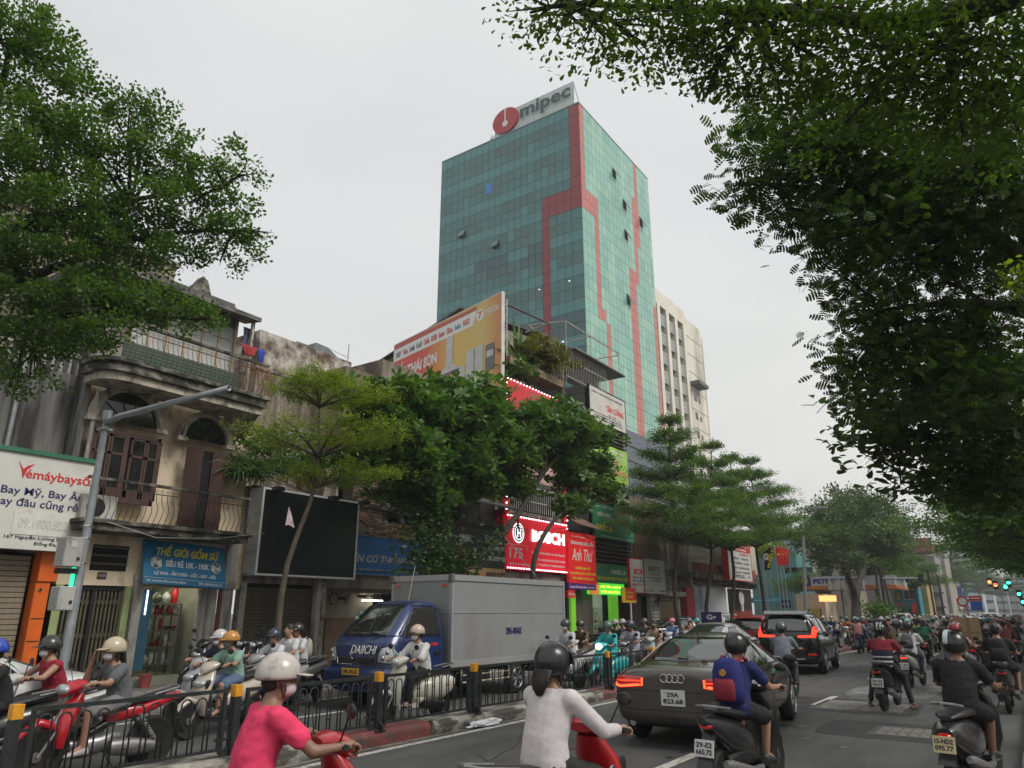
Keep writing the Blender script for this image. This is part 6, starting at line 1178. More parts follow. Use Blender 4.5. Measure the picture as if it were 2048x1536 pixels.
def saloon(name,label,loc,rz,paint,detail=True,sc=1.,cat='car'):
 t=thing(name,label,cat,loc,rz);t.scale=(sc,sc,sc)
 secs=[(-2.43,.42,.9,.96,.70,.5,.95),(-2.36,.3,.96,1.03,.86,.62,1.01),(-2.15,.24,.98,1.06,.91,.66,1.03),(-1.85,.22,.98,1.08,.925,.66,1.03),(-1.55,.2,.98,1.2,.93,.62,1.12),(-.98,.2,.97,1.405,.935,.57,1.34),(-.3,.2,.96,1.465,.935,.575,1.40),(.35,.2,.95,1.44,.935,.57,1.375),(.95,.2,.94,1.19,.93,.62,1.14),(1.35,.2,.93,1.02,.92,.7,.98),(1.95,.22,.86,.92,.88,.66,.89),(2.3,.26,.74,.8,.8,.58,.77),(2.45,.36,.6,.66,.62,.45,.63)]
 c=Car(t,secs,paint,(-1.45,1.46),.335,3 if detail else 2)
 for wx in(-1.45,1.46):
  for sd in(-1,1):make_wheel(t,wx,sd*.81,.335,.225,rimm,5,sd)
 c.patch('rear_window','R',[(-.55,1.085),(.55,1.085),(.47,1.35),(.35,1.385),(-.35,1.385),(-.47,1.35)],cglass,.005)
 c.patch('windscreen','F',[(-.6,1.06),(.6,1.06),(.48,1.36),(-.48,1.36)],cglass,.005)
 for A_ in 'LQ':
  c.patch('side_window',A_,[(-1.38,1.0),(-.32,.985),(-.32,1.335),(-.9,1.3),(-1.2,1.18)],cglass);c.patch('side_window',A_,[(-.26,.985),(.98,.975),(.75,1.1),(.38,1.31),(-.26,1.335)],cglass)
  c.line('window_trim',A_,[(-1.45,.985),(-1.2,.98),(1.05,.965),(.8,1.11),(.4,1.335),(-.3,1.36),(-.95,1.325),(-1.25,1.2)],CHR,.007,.003,True)
  c.line('door_seam',A_,[(-.3,.97),(-.3,.28)]);c.line('door_seam',A_,[(1.0,.95),(1.02,.6),(.95,.3)]);c.line('door_seam',A_,[(-1.3,.97),(-1.05,.7),(-1.05,.4)]);c.line('crease',A_,[(-2.2,.82),(2.1,.76)],paint,.006,-.002);c.line('door_handle',A_,[(-1.05,.84),(-.85,.84)],paint,.015,.02);c.line('door_handle',A_,[(-.12,.83),(.08,.83)],paint,.015,.02)
 for sd in(-1,1):
  b=MB();b.ell((.82,sd*1.03,1.02),.09,.11,.075,12,8);b.build('wing_mirror',BLK,t,world=False,smooth=9)
 if detail:
  for sd in(-1,1):
   pts=[(.42,.775),(.40,.9),(.66,.915),(.88,.90),(.9,.78),(.75,.745)]
   c.patch('tail_light','R',[(sd*p[0],p[1])for p in pts][::sd],redlens,.008)
   c.patch('light_bar','R',[(sd*p[0],p[1])for p in[(.45,.79),(.76,.757),(.89,.79),(.89,.82),(.75,.787),(.48,.82)]][::sd],redlit,.013);c.patch('light_bar','R',[(sd*p[0],p[1])for p in[(.42,.79),(.45,.79),(.44,.89),(.415,.89)]][::sd],redlit,.013)
   c.patch('light_bar','R',[(sd*p[0],p[1])for p in[(.44,.845),(.87,.835),(.87,.85),(.44,.86)]][::sd],redlit2,.012)
  c.line('boot_seam','R',[(-.72,.98),(-.74,.75),(-.66,.52),(-.55,.49),(.55,.49),(.66,.52),(.74,.75),(.72,.98)],BLK,.005)
  c.line('bumper_seam','R',[(-.88,.74),(-.72,.73),(.72,.73),(.88,.74)],BLK,.004);c.line('crease','R',[(-.85,.46),(0,.45),(.85,.46)],paint,.01,-.003)
  c.patch('lower_bumper','R',[(-.75,.27),(.75,.27),(.7,.33),(-.7,.33)],mat('black_plastic',(.015,.015,.015),.6),.004)
  for sd in(-1,1):b=MB();b.lathe([(.03,0),(.045,0),(.045,.12)],(-2.33,sd*.62,.31),'x',16);b.build('exhaust',CHR,t,world=False)
  pc=c.hit('R',0,.655,.02);plate(t,['29A','823.68'],(pc.x-.004,0,.655),.33,.2,BACK)
  for k in range(4):
   a=c.hit('R',-.115+k*.077,.895,.012);b=MB();b.tube([(a.x,a.y+.05*math.cos(q),a.z+.05*math.sin(q))for q in np.linspace(0,2*PI,21)[:-1]],.007,5,closed=True);b.build('badge_ring',CHR,t,world=False)
  a=c.hit('R',-.5,.60,.006);txt(t,'2.0T',0,0,.13,.035,CHR,0,name='badge').matrix_basis=Matrix.Translation((a.x,-.46,.59))@BACK@Matrix.Diagonal((.06,.05,.3,1))
  b=MB();b.prism([(-1.0,0,1.42),(-.85,0,1.43),(-1.0,0,1.5)],(0,.02,0));b.build('roof_fin',paint,t,world=False)
  dl=leafmat('dry_leaf',(.12,.06,.03),(.3,.16,.06))
  for(x_,y_,s_)in[(-1.86,.42,.06),(-1.8,.02,.09),(-1.84,-.3,.05)]:
   h=c.hit('T',x_,y_,.012);b=MB();b.poly([h+Vector((.3*s_*math.sin(k*2.2),s_*math.cos(k*PI/4),.25*s_*abs(math.sin(k*1.9))))+Vector((.6*s_*math.sin(k*PI/4),0,0))for k in range(8)]);o=b.build('fallen_leaf',dl,None,fixn=False);o.parent=t;o['label']='dry brown leaf on the boot lid'
 return t,c
saloon('saloon_car','dark grey saloon with lit red tail lights and plate 29A 823.68',(-4.47,12.3,0),R(96),carpaint('grey_brown_paint',(.088,.077,.066),.5,.25,.25))
def wagon(name,label,loc,rz,paint,L_=4.6,H_=1.72,Wd=1.82,style='mpv',sc=1.,cat='car',sporty=False):
 t=thing(name,label,cat,loc,rz);h=H_;w=Wd/2;x0=-L_/2;x1=L_/2;sh=h*.6
 secs=[(x0,.5,sh-.06,sh+.02,w*.8,w*.7,sh),(x0+.06,.34,sh,h*.78,w*.93,w*.8,h*.72),(x0+.16,.3,sh+.02,h*.95,w*.97,w*.74,h*.9),(x0+.45,.25,sh+.01,h*.99,w*.99,w*.71,h*.945),(-.6,.22,sh,h,w,w*.7,h*.955),(.2,.22,sh-.02,h*.985,w,w*.69,h*.94),(.85,.22,sh-.04,h*.84,w,w*.7,h*.8),(1.35,.22,sh-.06,sh+.06,w*.98,w*.78,sh+.02),(x1-.35,.26,sh-.16,sh-.06,w*.95,w*.74,sh-.1),(x1-.08,.3,sh-.3,sh-.2,w*.82,w*.62,sh-.24),(x1,.42,sh-.42,sh-.34,w*.6,w*.4,sh-.38)]
 wb=L_*.3;c=Car(t,secs,paint,(-wb,wb+.02),.345,3 if name=='people_carrier' else 2)
 for wx in(-wb,wb+.02):
  for sd in(-1,1):make_wheel(t,wx,sd*(w-.115),.345,.21,rimm,6,sd)
 c.patch('rear_window','R',[(-w*.72,sh+.12),(w*.72,sh+.12),(w*.66,h*.9),(-w*.66,h*.9)],cglass,.006);c.patch('windscreen','F',[(-w*.75,sh+.08),(w*.75,sh+.08),(w*.6,h*.93),(-w*.6,h*.93)],cglass,.005)
 for A_ in 'LQ':
  xs=x0+.35
  for a_,b_ in((xs,-.95),(-.9,.02),(.07,1.0)):c.patch('side_window',A_,[(a_,sh+.05),(b_,sh+.02),(b_-(.42 if b_>.9 else 0),h*.9),(a_+(.12 if a_==xs else 0),h*.91)],cglass)
  c.line('window_trim',A_,[(xs-.1,sh+.02),(1.15,sh)],CHR,.008,.004);c.line('door_seam',A_,[(-.93,sh),(-.93,.4)]);c.line('door_seam',A_,[(.05,sh),(.05,.4)]);c.line('sill_trim',A_,[(-1,.36),(1.05,.36)],MATS.get('black_plastic')or BLK,.05,.0)
  c.line('roof_rail',A_,[(-1.5,h*.96),(.3,h*.965)],CHR,.015,.03)
  for a_ in(-.15,-1.1):c.line('door_handle',A_,[(a_,sh-.12),(a_+.18,sh-.12)],CHR,.014,.02)
 for sd in(-1,1):b=MB();b.ell((.95,sd*(w+.1),sh+.07),.08,.12,.09,12,8);b.build('wing_mirror',BLK,t,world=False,smooth=9)
 b=MB();b.prism([(x0+.02,-w*.66,h*.93),(x0+.3,-w*.7,h*.985),(x0+.3,w*.7,h*.985),(x0+.02,w*.66,h*.93)],(0,0,.03));b.build('spoiler',paint,t,world=False,bevel=.01)
 c.patch('lower_bumper','R',[(-w*.8,.36),(w*.8,.36),(w*.8,.5),(-w*.8,.5)],mat('black_plastic',(.015,.015,.015),.6),.006);c.line('bumper_strip','R',[(-w*.5,.45),(w*.5,.45)],GALV,.03,.012)
 for sd in(-1,1):
  if style=='mpv':
   c.patch('tail_light','R',[(sd*p[0]*w,p[1])for p in[(.35,sh-.04),(.88,sh-.04),(.9,sh+.3),(.82,sh+.3),(.74,sh+.03),(.35,sh+.02)]][::sd],redlit2,.012)
   c.patch('reflector','R',[(sd*p[0]*w,p[1])for p in[(.6,.55),(.85,.55),(.85,.6),(.6,.6)]][::sd],redlens,.012)
  else:c.patch('tail_light','R',[(sd*p[0]*w,p[1])for p in[(.62,sh-.12),(.92,sh-.12),(.92,sh+.06),(.62,sh+.02)]][::sd],redlit2,.012)
 pc=c.hit('R',0,sh-.22,.02);return t,c,pc
pbl=carpaint('black_paint',(.008,.008,.009),.2,.12,.05)
g1,g2=G(1655,1348),G(1697,1336);hd=math.atan2(g2.y-g1.y,g2.x-g1.x)
fw=Vector((math.cos(hd),math.sin(hd),0));hd=R(95);fw=Vector((math.cos(hd),math.sin(hd),0));rt_=Vector((fw.y,-fw.x,0));cc=g1+fw*1.4-rt_*.9
t,c,pc=wagon('people_carrier','glossy black people carrier with lit red tail lights ahead of the grey saloon',(cc.x,cc.y,0),hd,pbl,4.6,1.8,1.85)
plate(t,['30K','471.78'],(pc.x-.004,0,pc.z),.33,.2,BACK,mat('plate_yellowish',(.6,.62,.4),.5));c.line('chrome_strip','R',[(-.2,1.02),(.2,1.02)],CHR,.01,.008)
wagon('red_suv','red square backed suv between the silver car and the black people carrier',(azx(1519,31),31,0),R(93),carpaint('red_car_paint',(.28,.012,.015),.3,.25,.1),4.0,1.65,1.75,'suv')
t,c=saloon('silver_car','pale silver car partly hidden behind the roof of the grey saloon',(azx(1436,24.5),24.5,0),R(92),carpaint('silver_paint',(.5,.5,.49),.6,.3,.15),False);c.patch('tail_light','R',[(.55,.8),(.85,.8),(.85,.92),(.55,.92)],redlens,.01);c.patch('tail_light','R',[(-.85,.8),(-.55,.8),(-.55,.92),(-.85,.92)],redlens,.01)
wagon('white_hatchback','white hatchback parked under the street trees by the white printed shop front',(azx(1463,46)-.2,46,.15),R(75),carpaint('white_car_paint',(.6,.61,.6),.1,.3,.1),3.9,1.6,1.72,'suv')
saloon('black_parked_car','black car parked by the beige shutter behind the teal rider',(azx(1388,34)-.6,34.5,.15),R(60),pbl,False)
saloon('white_saloon','white car behind the riders at the lower left edge',(-11.3,3.2,0),R(-90),MATS['white_car_paint'],False,.95)
for k,(u,yy,col,lb,wag,rz)in enumerate([(1555,58,'white_car_paint','white car crossing in front of the petrol kiosk',0,0),(1598,60,'silver_paint','silver car in front of the petrol kiosk, right of the white one',0,10),(1815,78,'white_car_paint','white suv right of the forked tree trunk',1,-90),(1925,95,'silver_paint','silver car in the middle of the distant traffic',0,86),(1945,70,'white_car_paint','white car leading the dense riders',0,86),(1985,105,'white_car_paint','small white car far down the street',1,86),(1968,130,'silver_paint','grey car near the end of the traffic',1,86)]):
 if u==1815:u=1800
 x=azx(u,yy);(wagon if wag else saloon)(*(('parked_car' if k<3 else 'distant_car'),lb,(x,yy,0),R(rz),MATS[col]),**({}if wag else{'detail':False}))
TXR=-10.0;TYF=9.6
tb_=carpaint('truck_blue',(.012,.032,.12),.1,.3,.25);tk=thing('box_truck','blue light truck with a grey cargo box numbered 29E-18162','truck',(TXR-.88,13.35,0),R(-90))
secs=[(2.90,.32,1.0,1.14,.66,.52,1.1),(2.84,.3,1.1,1.28,.82,.66,1.24),(2.6,.3,1.24,1.52,.87,.68,1.46),(2.22,.34,1.3,1.86,.875,.66,1.79),(1.98,.36,1.3,1.985,.875,.64,1.93),(1.7,.36,1.3,2.0,.875,.66,1.95),(1.32,.36,1.3,1.99,.875,.68,1.94),(1.25,.4,1.28,1.93,.85,.66,1.88)]
c=Car(tk,secs,tb_,(1.98,),.33);c.body.name='cab'
tg=glass('truck_glass',(.02,.026,.028),.3)
c.patch('windscreen','F',[(-.76,1.34),(.76,1.34),(.63,1.88),(-.63,1.88)],cglass,.008);c.line('windscreen_seal','F',[(-.78,1.32),(.78,1.32),(.65,1.9),(-.65,1.9)],BLK,.014,.004,True)
for A_ in 'LQ':
 c.patch('side_window',A_,[(1.42,1.32),(2.42,1.32),(2.3,1.5),(2.02,1.84),(1.5,1.85),(1.42,1.78)],MATS['dark_void']if A_=='L' else cglass,.004);c.line('window_seal',A_,[(1.4,1.3),(2.46,1.3),(2.32,1.52),(2.03,1.87),(1.48,1.87),(1.4,1.8)],BLK,.014,.004,True);c.line('door_seam',A_,[(1.33,1.9),(1.33,.75),(1.45,.55),(2.45,.55),(2.55,.8),(2.55,1.28)],BLK,.006);c.line('door_handle',A_,[(1.45,1.02),(1.47,.98),(1.62,.98)],BLK,.03,.015);c.line('beltline',A_,[(1.35,1.24),(2.5,1.2)],tb_,.008,-.002)
for sd in(-1,1):
 hl=c.patch('headlight','F',[(sd*p[0],p[1])for p in[(.56,.86),(.82,.84),(.84,1.0),(.78,1.14),(.62,1.1),(.57,1.0)]][::-sd],clearlens,.01);c.line('headlight_rim','F',[(sd*p[0],p[1])for p in[(.55,.85),(.81,.83),(.83,1.0),(.77,1.15),(.61,1.12),(.56,1.0)]],BLK,.008,.008,True)
 c.patch('indicator','L' if sd>0 else 'Q',[(2.45,.82),(2.72,.82),(2.6,1.05),(2.5,1.0)],clearlens,.012)
 for q in range(2):h=c.hit('F',sd*(.67+.07*q),.93+.1*q,.02);b=MB();b.ell(h,.02,.045,.05,12,8);b.build('lamp_bowl',CHR,hl,world=False,smooth=9)
c.patch('grille','F',[(-.5,.82),(.5,.82),(.52,.92),(.12,.92),(.08,.9),(-.08,.9),(-.12,.92),(-.52,.92)],BLK,.01);c.line('grille_trim','F',[(-.5,.81),(-.1,.81),(-.07,.84),(.07,.84),(.1,.81),(.5,.81),(.52,.93),(.12,.93),(.08,.905),(-.08,.905),(-.12,.93),(-.52,.93)],CHR,.008,.014,True)
b=MB();b.bx(2.62,2.98,-.86,.86,.42,.74);o=b.build('bumper',tb_,tk,world=False,bevel=.06,smooth=.6);b=MB();b.bx(2.96,2.985,-.42,.42,.46,.58);b.build('air_intake',BLK,o,world=False)
plate(tk,['29E-181.62'],(2.99,-.05,.68),.46,.12,FRONT,mat('plate_yellow',(.7,.38,.03),.5))
h=c.hit('F',0,1.03,.02);o=txt(tk,'DAIICHI',-.1,0,.66,.16,WHT,0,0,.1);o.matrix_basis=Matrix.Translation((h.x+.02,-.03,1.0))@FRONT@Matrix.Rotation(-.28,4,'X')@o.matrix_basis
b=MB();a=c.hit('F',-.1,1.0,.012);b.tube([(a.x,a.y+.08*math.cos(q),a.z+.035*math.sin(q))for q in np.linspace(0,2*PI,21)[:-1]],.005,4,closed=True);b.build('badge',CHR,tk,world=False)
o=txt(tk,'K200',0,0,.22,.06,REDP,0,.05);h=c.hit('L',1.62,1.15,.008);o.matrix_basis=Matrix.Translation((1.74,h.y,1.12))@Matrix(((-1,0,0,0),(0,0,1,0),(0,1,0,0),(0,0,0,1)))@o.matrix_basis
for y_ in(-.2,.2,.6):a=c.hit('F',y_,1.3,.02);q=c.hit('F',y_-.38,1.37,.025);b=MB();b.tube([a,q],.012,4);b.build('wiper',BLK,tk,world=False)
a=c.hit('F',-.5,1.75,.014)
for z_ in(1.74,1.64):a=c.hit('F',-.58+(1.74-z_)*.3,z_,.016);b=MB();b.obx(a,.004,.09,.06);b.build('sticker',mat('sticker_green',(.4,.6,.5),.5),tk,world=False)
b=MB();b.tube([(2.35,.9,1.42),(2.42,1.1,1.5),(2.42,1.12,1.2)],.012,5);b.obx((2.43,1.12,1.42),.06,.14,.24);b.obx((2.43,1.12,1.2),.06,.14,.12);b.build('wing_mirror',BLK,tk,world=False,bevel=.01)
b=MB();b.tube([(2.1,.55,1.98),(2.0,.6,2.65)],.004,4);b.build('aerial',WHT,tk,world=False)
for wx,dbl in((1.98,0),(-1.35,1)):
 for sd in(-1,1):make_wheel(tk,wx,sd*.74,.33,.2,GALV,6,sd)
b=MB();b.bx(-3.1,1.6,-.3,-.2,.55,.68);b.bx(-3.1,1.6,.2,.3,.55,.68);b.bx(-.4,.6,.35,.75,.35,.6);b.bx(-2.5,-2.3,-.8,.8,.4,.6);b.bx(-.6,1.1,-.7,-.4,.4,.65);b.build('chassis',BLK,tk,world=False)
alu=mat('box_aluminium',(.33,.34,.34),.42,.3,var=.05,scale=1,stain=(.27,.26,.24),stain_amt=.35,stain_scale=(.8,.8,.5));alut=mat('box_trim',(.5,.51,.51),.35,.5,var=.05)
BT=2.5;b=MB();b.bx(-3.45,1.1,-.86,.86,.72,BT-.02);b.build('cargo_box',alu,tk,world=False);b=MB();b.bx(-3.47,1.12,.862,.885,BT-.1,BT);b.bx(-3.47,1.12,.862,.885,.68,.8);b.bx(-3.47,1.12,.865,.872,1.74,1.77);b.bx(1.05,1.125,.862,.88,.8,BT-.1);b.bx(-3.47,-3.4,.862,.88,.8,BT-.1);b.bx(1.1,1.13,-.86,.86,BT-.1,BT);b.bx(1.1,1.125,-.86,-.8,.8,BT-.1);b.bx(1.1,1.125,.8,.86,.8,BT-.1);b.bx(1.101,1.108,-.8,.8,1.74,1.77);b.bx(-3.47,1.13,-.885,.885,BT,BT+.02);b.build('box_trim',alut,tk,world=False)
b=MB()
for y_ in(-.84,.84):b.bx(1.06,1.16,y_-.06,y_+.06,BT-.14,BT+.03)
b.build('corner_cap',mat('corner_grey',(.12,.12,.12),.6),tk,world=False,bevel=.01)
for y_ in(-.66,.66):b=MB();b.obx((1.14,y_,BT-.2),.03,.08,.045);b.build('marker_lamp',redlens,tk,world=False,bevel=.005)
o=txt(tk,'29E-18162',0,0,.62,.15,navy,0,.03);o.matrix_basis=Matrix.Translation((-.85,.872,1.28))@Matrix(((-1,0,0,0),(0,0,1,0),(0,1,0,0),(0,0,0,1)))@o.matrix_basis
b=MB();b.tube([(.72,.84,.62),(.72,.84,.36),(-1.0,.84,.36),(-1.0,.84,.62)],.02,6);b.tube([(.72,.84,.5),(-1.0,.84,.5)],.015,6);b.build('side_guard',mat('guard_pale',(.4,.38,.28),.5),tk,world=False)
bp=mat('bike_paint',rough=.28,var=.05,coat=.6,objcol=True);blkp=mat('bike_black',(.014,.014,.015),.35,var=.15,coat=.2);sil=mat('engine_alloy',(.3,.3,.3),.4,.7,var=.25,scale=20);seatm=mat('seat_vinyl',(.02,.02,.022),.45,var=.2)
def hull(b,secs,n=14,mi=0,p=2.4,ax='x'):
 """secs: (pos, centre, half_height, half_width) rings along x (or z)"""
 rings=[]
 for(x,z,hh,hw)in secs:
  r=[]
  for j in range(n):
   a=2*PI*j/n;ca,sa=math.cos(a),math.sin(a);q=(abs(ca)**p+abs(sa)**p)**(-1/p)
   r.append((x,hw*ca*q,z+hh*sa*q)if ax=='x' else(z+hh*sa*q,hw*ca*q,x))
  rings.append(r)
 b.loft(rings,mi);return b
def bwheel(t,x,r,spokes,low=False):
 b=MB();n=12 if low else 24;b.lathe([(r*.74,-.03),(r*.9,-.045),(r,-.02),(r,.02),(r*.9,.045),(r*.74,.03)],(x,0,r),'y',n);w=b.build('wheel',RUB,t,world=False,smooth=.8)
 if low:return w
 b=MB();b.lathe([(r*.68,-.025),(r*.76,-.03),(r*.76,.03),(r*.68,.025)],(x,0,r),'y',n);b.lathe([(.001,-.05),(.05,-.05),(.05,.05),(.001,.05)],(x,0,r),'y',12,cap=False)
 for k in range(spokes):
  a=2*PI*k/spokes;b.tube([(x+.04*math.cos(a),(.03 if k%2 else -.03)if spokes>8 else 0,r+.04*math.sin(a)),(x+r*.71*math.cos(a+(.2 if spokes>8 else .1)),0,r+r*.71*math.sin(a+(.2 if spokes>8 else .1)))],.003 if spokes>8 else .012,4)
 b.build('rim',sil,w,world=False,smooth=.8);return w
def scooter(name,label,col,style='scooter',plate_txt=None,low=False,group=None,tail_lit=False,head_lit=False,seatcol=None,col2=None,mirrors=True,plcol=None):
 t=thing(name,label,'motorbike' if style=='underbone' else 'scooter',(0,0,0),0,group);ub=style=='underbone';r=.29 if ub else .245;xf,xr=(.62,-.62)if ub else(.64,-.62)
 P_=lambda nm,b,m,sm=.8,**k:b.build(nm,m,t,world=False,smooth=sm,color=k.get('color'),subd=0)
 bwheel(t,xf,r,24 if ub else 5,low);bwheel(t,xr,r,24 if ub else 5,low);c2=col2 or col;n=8 if low else 16
 b=MB();hull(b,[(xf-.24,r+.12,.03,.05),(xf-.12,r*2+.0,.05,.068),(xf+.02,r*2+.045,.045,.07),(xf+.16,r*1.85,.04,.055),(xf+.24,r*1.5,.02,.03)],n);P_('front_fender',b,bp,color=col)
 if ub:
  b=MB();hull(b,[(.36,.42,.05,.13),(.5,.42,.07,.17),(.66,.37,.08,.16),(.8,.31,.09,.12),(.9,.27,.05,.08)],n,ax='z',p=2.2);P_('leg_shield',b,bp,color=col)
  b=MB();hull(b,[(-.05,.62,.08,.06),(-.2,.64,.09,.09),(-.45,.66,.08,.1),(-.7,.73,.06,.08),(-.92,.8,.03,.03)],n);P_('rear_body',b,bp,color=col)
  b=MB();hull(b,[(.06,.7,.02,.06),(-.1,.74,.035,.11),(-.4,.76,.035,.12),(-.65,.81,.03,.1),(-.75,.84,.015,.06)],n);P_('seat',b,seatm)
  b=MB();hull(b,[(.3,.36,.05,.05),(.2,.33,.09,.07),(0,.34,.1,.1),(-.15,.38,.09,.09),(-.25,.4,.04,.05)],n);P_('engine',b,sil)
  b=MB();hull(b,[(.3,.5,.05,.06),(.1,.46,.05,.06),(-.1,.56,.06,.05)],n);P_('frame_cover',b,blkp);hx,hz=.3,.98
  for sd in(-1,1):b=MB();b.tube([(-.4,sd*.11,.62),(xr,sd*.11,r+.04)],.022,8);[b.tube([(-.43-.19*q/8+.03*math.cos(a),sd*.11+.03*math.sin(a),.58-.25*q/8)for a in np.linspace(0,2*PI,9)[:-1]],.005,4,closed=True)for q in range(8)]if not low else 0;P_('shock_absorber',b,sil)
 elif style=='vespa':
  b=MB();hull(b,[(.3,.42,.05,.13),(.45,.44,.05,.19),(.7,.39,.05,.2),(.88,.31,.06,.16),(.96,.27,.03,.07)],n,ax='z',p=2.3);P_('leg_shield',b,bp,color=col)
  b=MB();hull(b,[(.05,.42,.1,.08),(-.08,.5,.16,.15),(-.3,.5,.22,.19),(-.55,.52,.22,.2),(-.78,.56,.16,.16),(-.92,.6,.06,.08)],n,p=2.3);P_('rear_body',b,bp,color=c2)
  b=MB();hull(b,[(.02,.72,.03,.09),(-.15,.76,.05,.14),(-.45,.77,.05,.15),(-.7,.76,.035,.12),(-.8,.74,.02,.06)],n);P_('seat',b,seatm if not seatcol else mat('seat_brown',(.12,.06,.04),.5));hx,hz=.29,1.0
 else:
  b=MB();hull(b,[(.3,.42,.04,.12),(.45,.47,.06,.17),(.62,.46,.08,.19),(.8,.38,.1,.17),(.93,.3,.06,.1)],n,ax='z',p=2.1);P_('leg_shield',b,bp,color=col)
  b=MB();hull(b,[(.05,.4,.1,.08),(-.08,.5,.13,.13),(-.3,.55,.17,.16),(-.55,.6,.16,.16),(-.8,.7,.09,.11),(-.95,.76,.03,.04)],n,p=2.2);P_('rear_body',b,bp,color=c2)
  b=MB();hull(b,[(.03,.7,.03,.08),(-.15,.75,.05,.13),(-.45,.79,.045,.14),(-.68,.83,.035,.11),(-.8,.83,.02,.06)],n);P_('seat',b,seatm);hx,hz=.3,.99
  if not low:
   for sd in(-1,1):b=MB();hull(b,[(.3,.55 if 0 else .62,.05,.02),(.42,.66,.09,.02),(.5,.68,.06,.015)],8);o=P_('side_panel',b,blkp);o.location=(0,sd*.15,.05)
 if not ub:b=MB();b.bx(.0,.42,-.15,.15,.25,.32);hull(b,[(.02,.34,.07,.13),(-.3,.4,.1,.14),(-.6,.36,.07,.1)],n);P_('floorboard',b,blkp if style!='vespa' else bp,color=col)
 b=MB();hull(b,[(hx+.16,hz-.08,.04,.06),(hx+.08,hz-.03,.07,.13),(hx-.02,hz,.06,.16),(hx-.1,hz+.0,.03,.1)],n);P_('handlebar_cover',b,bp,color=col)
 b=MB();b.tube([(hx-.02,-.16,hz),(hx-.06,-.36,hz+.01)],.017,8);b.tube([(hx-.02,.16,hz),(hx-.06,.36,hz+.01)],.017,8);P_('grips',b,RUB)
 hc=(hx+.15,0,hz-.04)if style!='scooter' else(.5,0,.74)
 b=MB();b.ell(hc,.05,.09,.075,14,8)if style=='vespa' else b.ell(hc,.06,.12,.06,14,8);P_('headlight',b,clearlens if not head_lit else mat('head_lit',(1,1,1),emit=(1,.98,.9),estr=6))
 b=MB();b.tube([(hx,0,hz-.05),(xf,0,r)],.03,8);
 for sd in(-1,1):b.tube([(hx+.12,sd*.07,.62),(xf,sd*.07,r)],.018,6)
 P_('fork',b,sil)
 if mirrors:
  for sd in(-1,1):
   b=MB();b.tube([(hx-.03,sd*.2,hz+.02),(hx-.02,sd*.27,hz+.15),(hx-.03,sd*.3,hz+.18)],.006,5);b.ell((hx-.03,sd*.33,hz+.2),.015,.065,.045,12,6);o=P_('mirror',b,blkp)
 b=MB();tz=.8 if ub else(.62 if style=='vespa' else .74);tx_=-.93 if ub else(-.93 if style=='vespa' else -.9)
 hull(b,[(tx_+.1,tz-.03,.035,.075),(tx_+.01,tz-.03,.03,.07),(tx_-.02,tz-.03,.018,.045)],12);P_('tail_light',b,redlit2 if tail_lit else redlens)
 b=MB();b.prism([(tx_+.1,-.07,tz-.08),(tx_+.1,.07,tz-.08),(tx_-.08,.08,.34),(tx_-.08,-.08,.34)],(.012,0,0));P_('rear_mudguard',b,blkp,None)
 if plate_txt:plate(t,plate_txt,(tx_-.045,0,.52),.2,.15,BACK@Matrix.Rotation(-.2,4,'X'),m=plcol)
 b=MB();hull(b,[(-.05,.26,.03,.03),(-.25,.25,.045,.045),(-.75,.36,.06,.055),(-.86,.39,.03,.03)],12);o=P_('exhaust',b,sil if not low else blkp);o.location=(0,-.17,0)
 b=MB();hull(b,[(-.1,.3,.08,.06),(-.35,.28,.1,.08),(xr,.26,.07,.05)],10);o=P_('engine_case',b,blkp if not ub else sil);o.location=(0,.09,0)
 if not low:
  b=MB();b.tube([(-.55,.11,.84 if not ub else .82),(-.85,.1,.88),(-.9,0,.89),(-.85,-.1,.88),(-.55,-.11,.84 if not ub else .82)],.013,6);P_('grab_rail',b,sil)
  b=MB();b.tube([(-.05,.12,.25),(-.18,.2,.05)],.01,5);P_('side_stand',b,blkp)
  b=MB();b.tube([(hx+.02,.15,hz+.01),(hx+.06,.3,hz-.02)],.005,4);b.tube([(hx+.02,-.15,hz+.01),(hx+.06,-.3,hz-.02)],.005,4);P_('brake_lever',b,sil)
 return t
def place(t,x,y,rz,lean=0):t.matrix_world=Matrix.Translation((x,y,0))@Matrix.Rotation(rz,4,'Z')@Matrix.Rotation(lean,4,'X');return t
skin=mat('skin',(.36,.2,.135),.5,var=.08,scale=8);skin_t=mat('skin_tan',(.25,.13,.085),.5,var=.08,scale=8)
clothm=mat('cloth',rough=.85,var=.1,scale=7,objcol=True,bump=.25,bscale=120);hairm=mat('hair',(.012,.01,.009),.5,var=.4,scale=30,bump=.4,bscale=120);helm=mat('helmet_shell',rough=.3,var=.05,objcol=True,coat=.4)
eyew=mat('eye_white',(.6,.58,.55),.3);shoem=mat('shoe',rough=.6,objcol=True,var=.1)
def remesh(b,vox,smooth=4):
 me=b.mesh('r');bm=bmesh.new();bm.from_mesh(me);bmesh.ops.recalc_face_normals(bm,faces=bm.faces);bm.to_mesh(me);bm.free()
 return eval_mesh(me,[('REMESH',dict(mode='VOXEL',voxel_size=vox,adaptivity=0.)),('SMOOTH',dict(iterations=smooth,factor=.5))])
def cap(b,p,q,r0,r1,n=10):
 p,q=Vector(p),Vector(q);d=(q-p);L_=d.length;d=d/max(L_,1e-6)
 b.tube([p-d*r0*.95,p-d*r0*.7,p-d*r0*.25,p,q,q+d*r1*.25,q+d*r1*.7,q+d*r1*.95],[r0*.25,r0*.72,r0*.97,r0,r1,r1*.97,r1*.72,r1*.25],n)
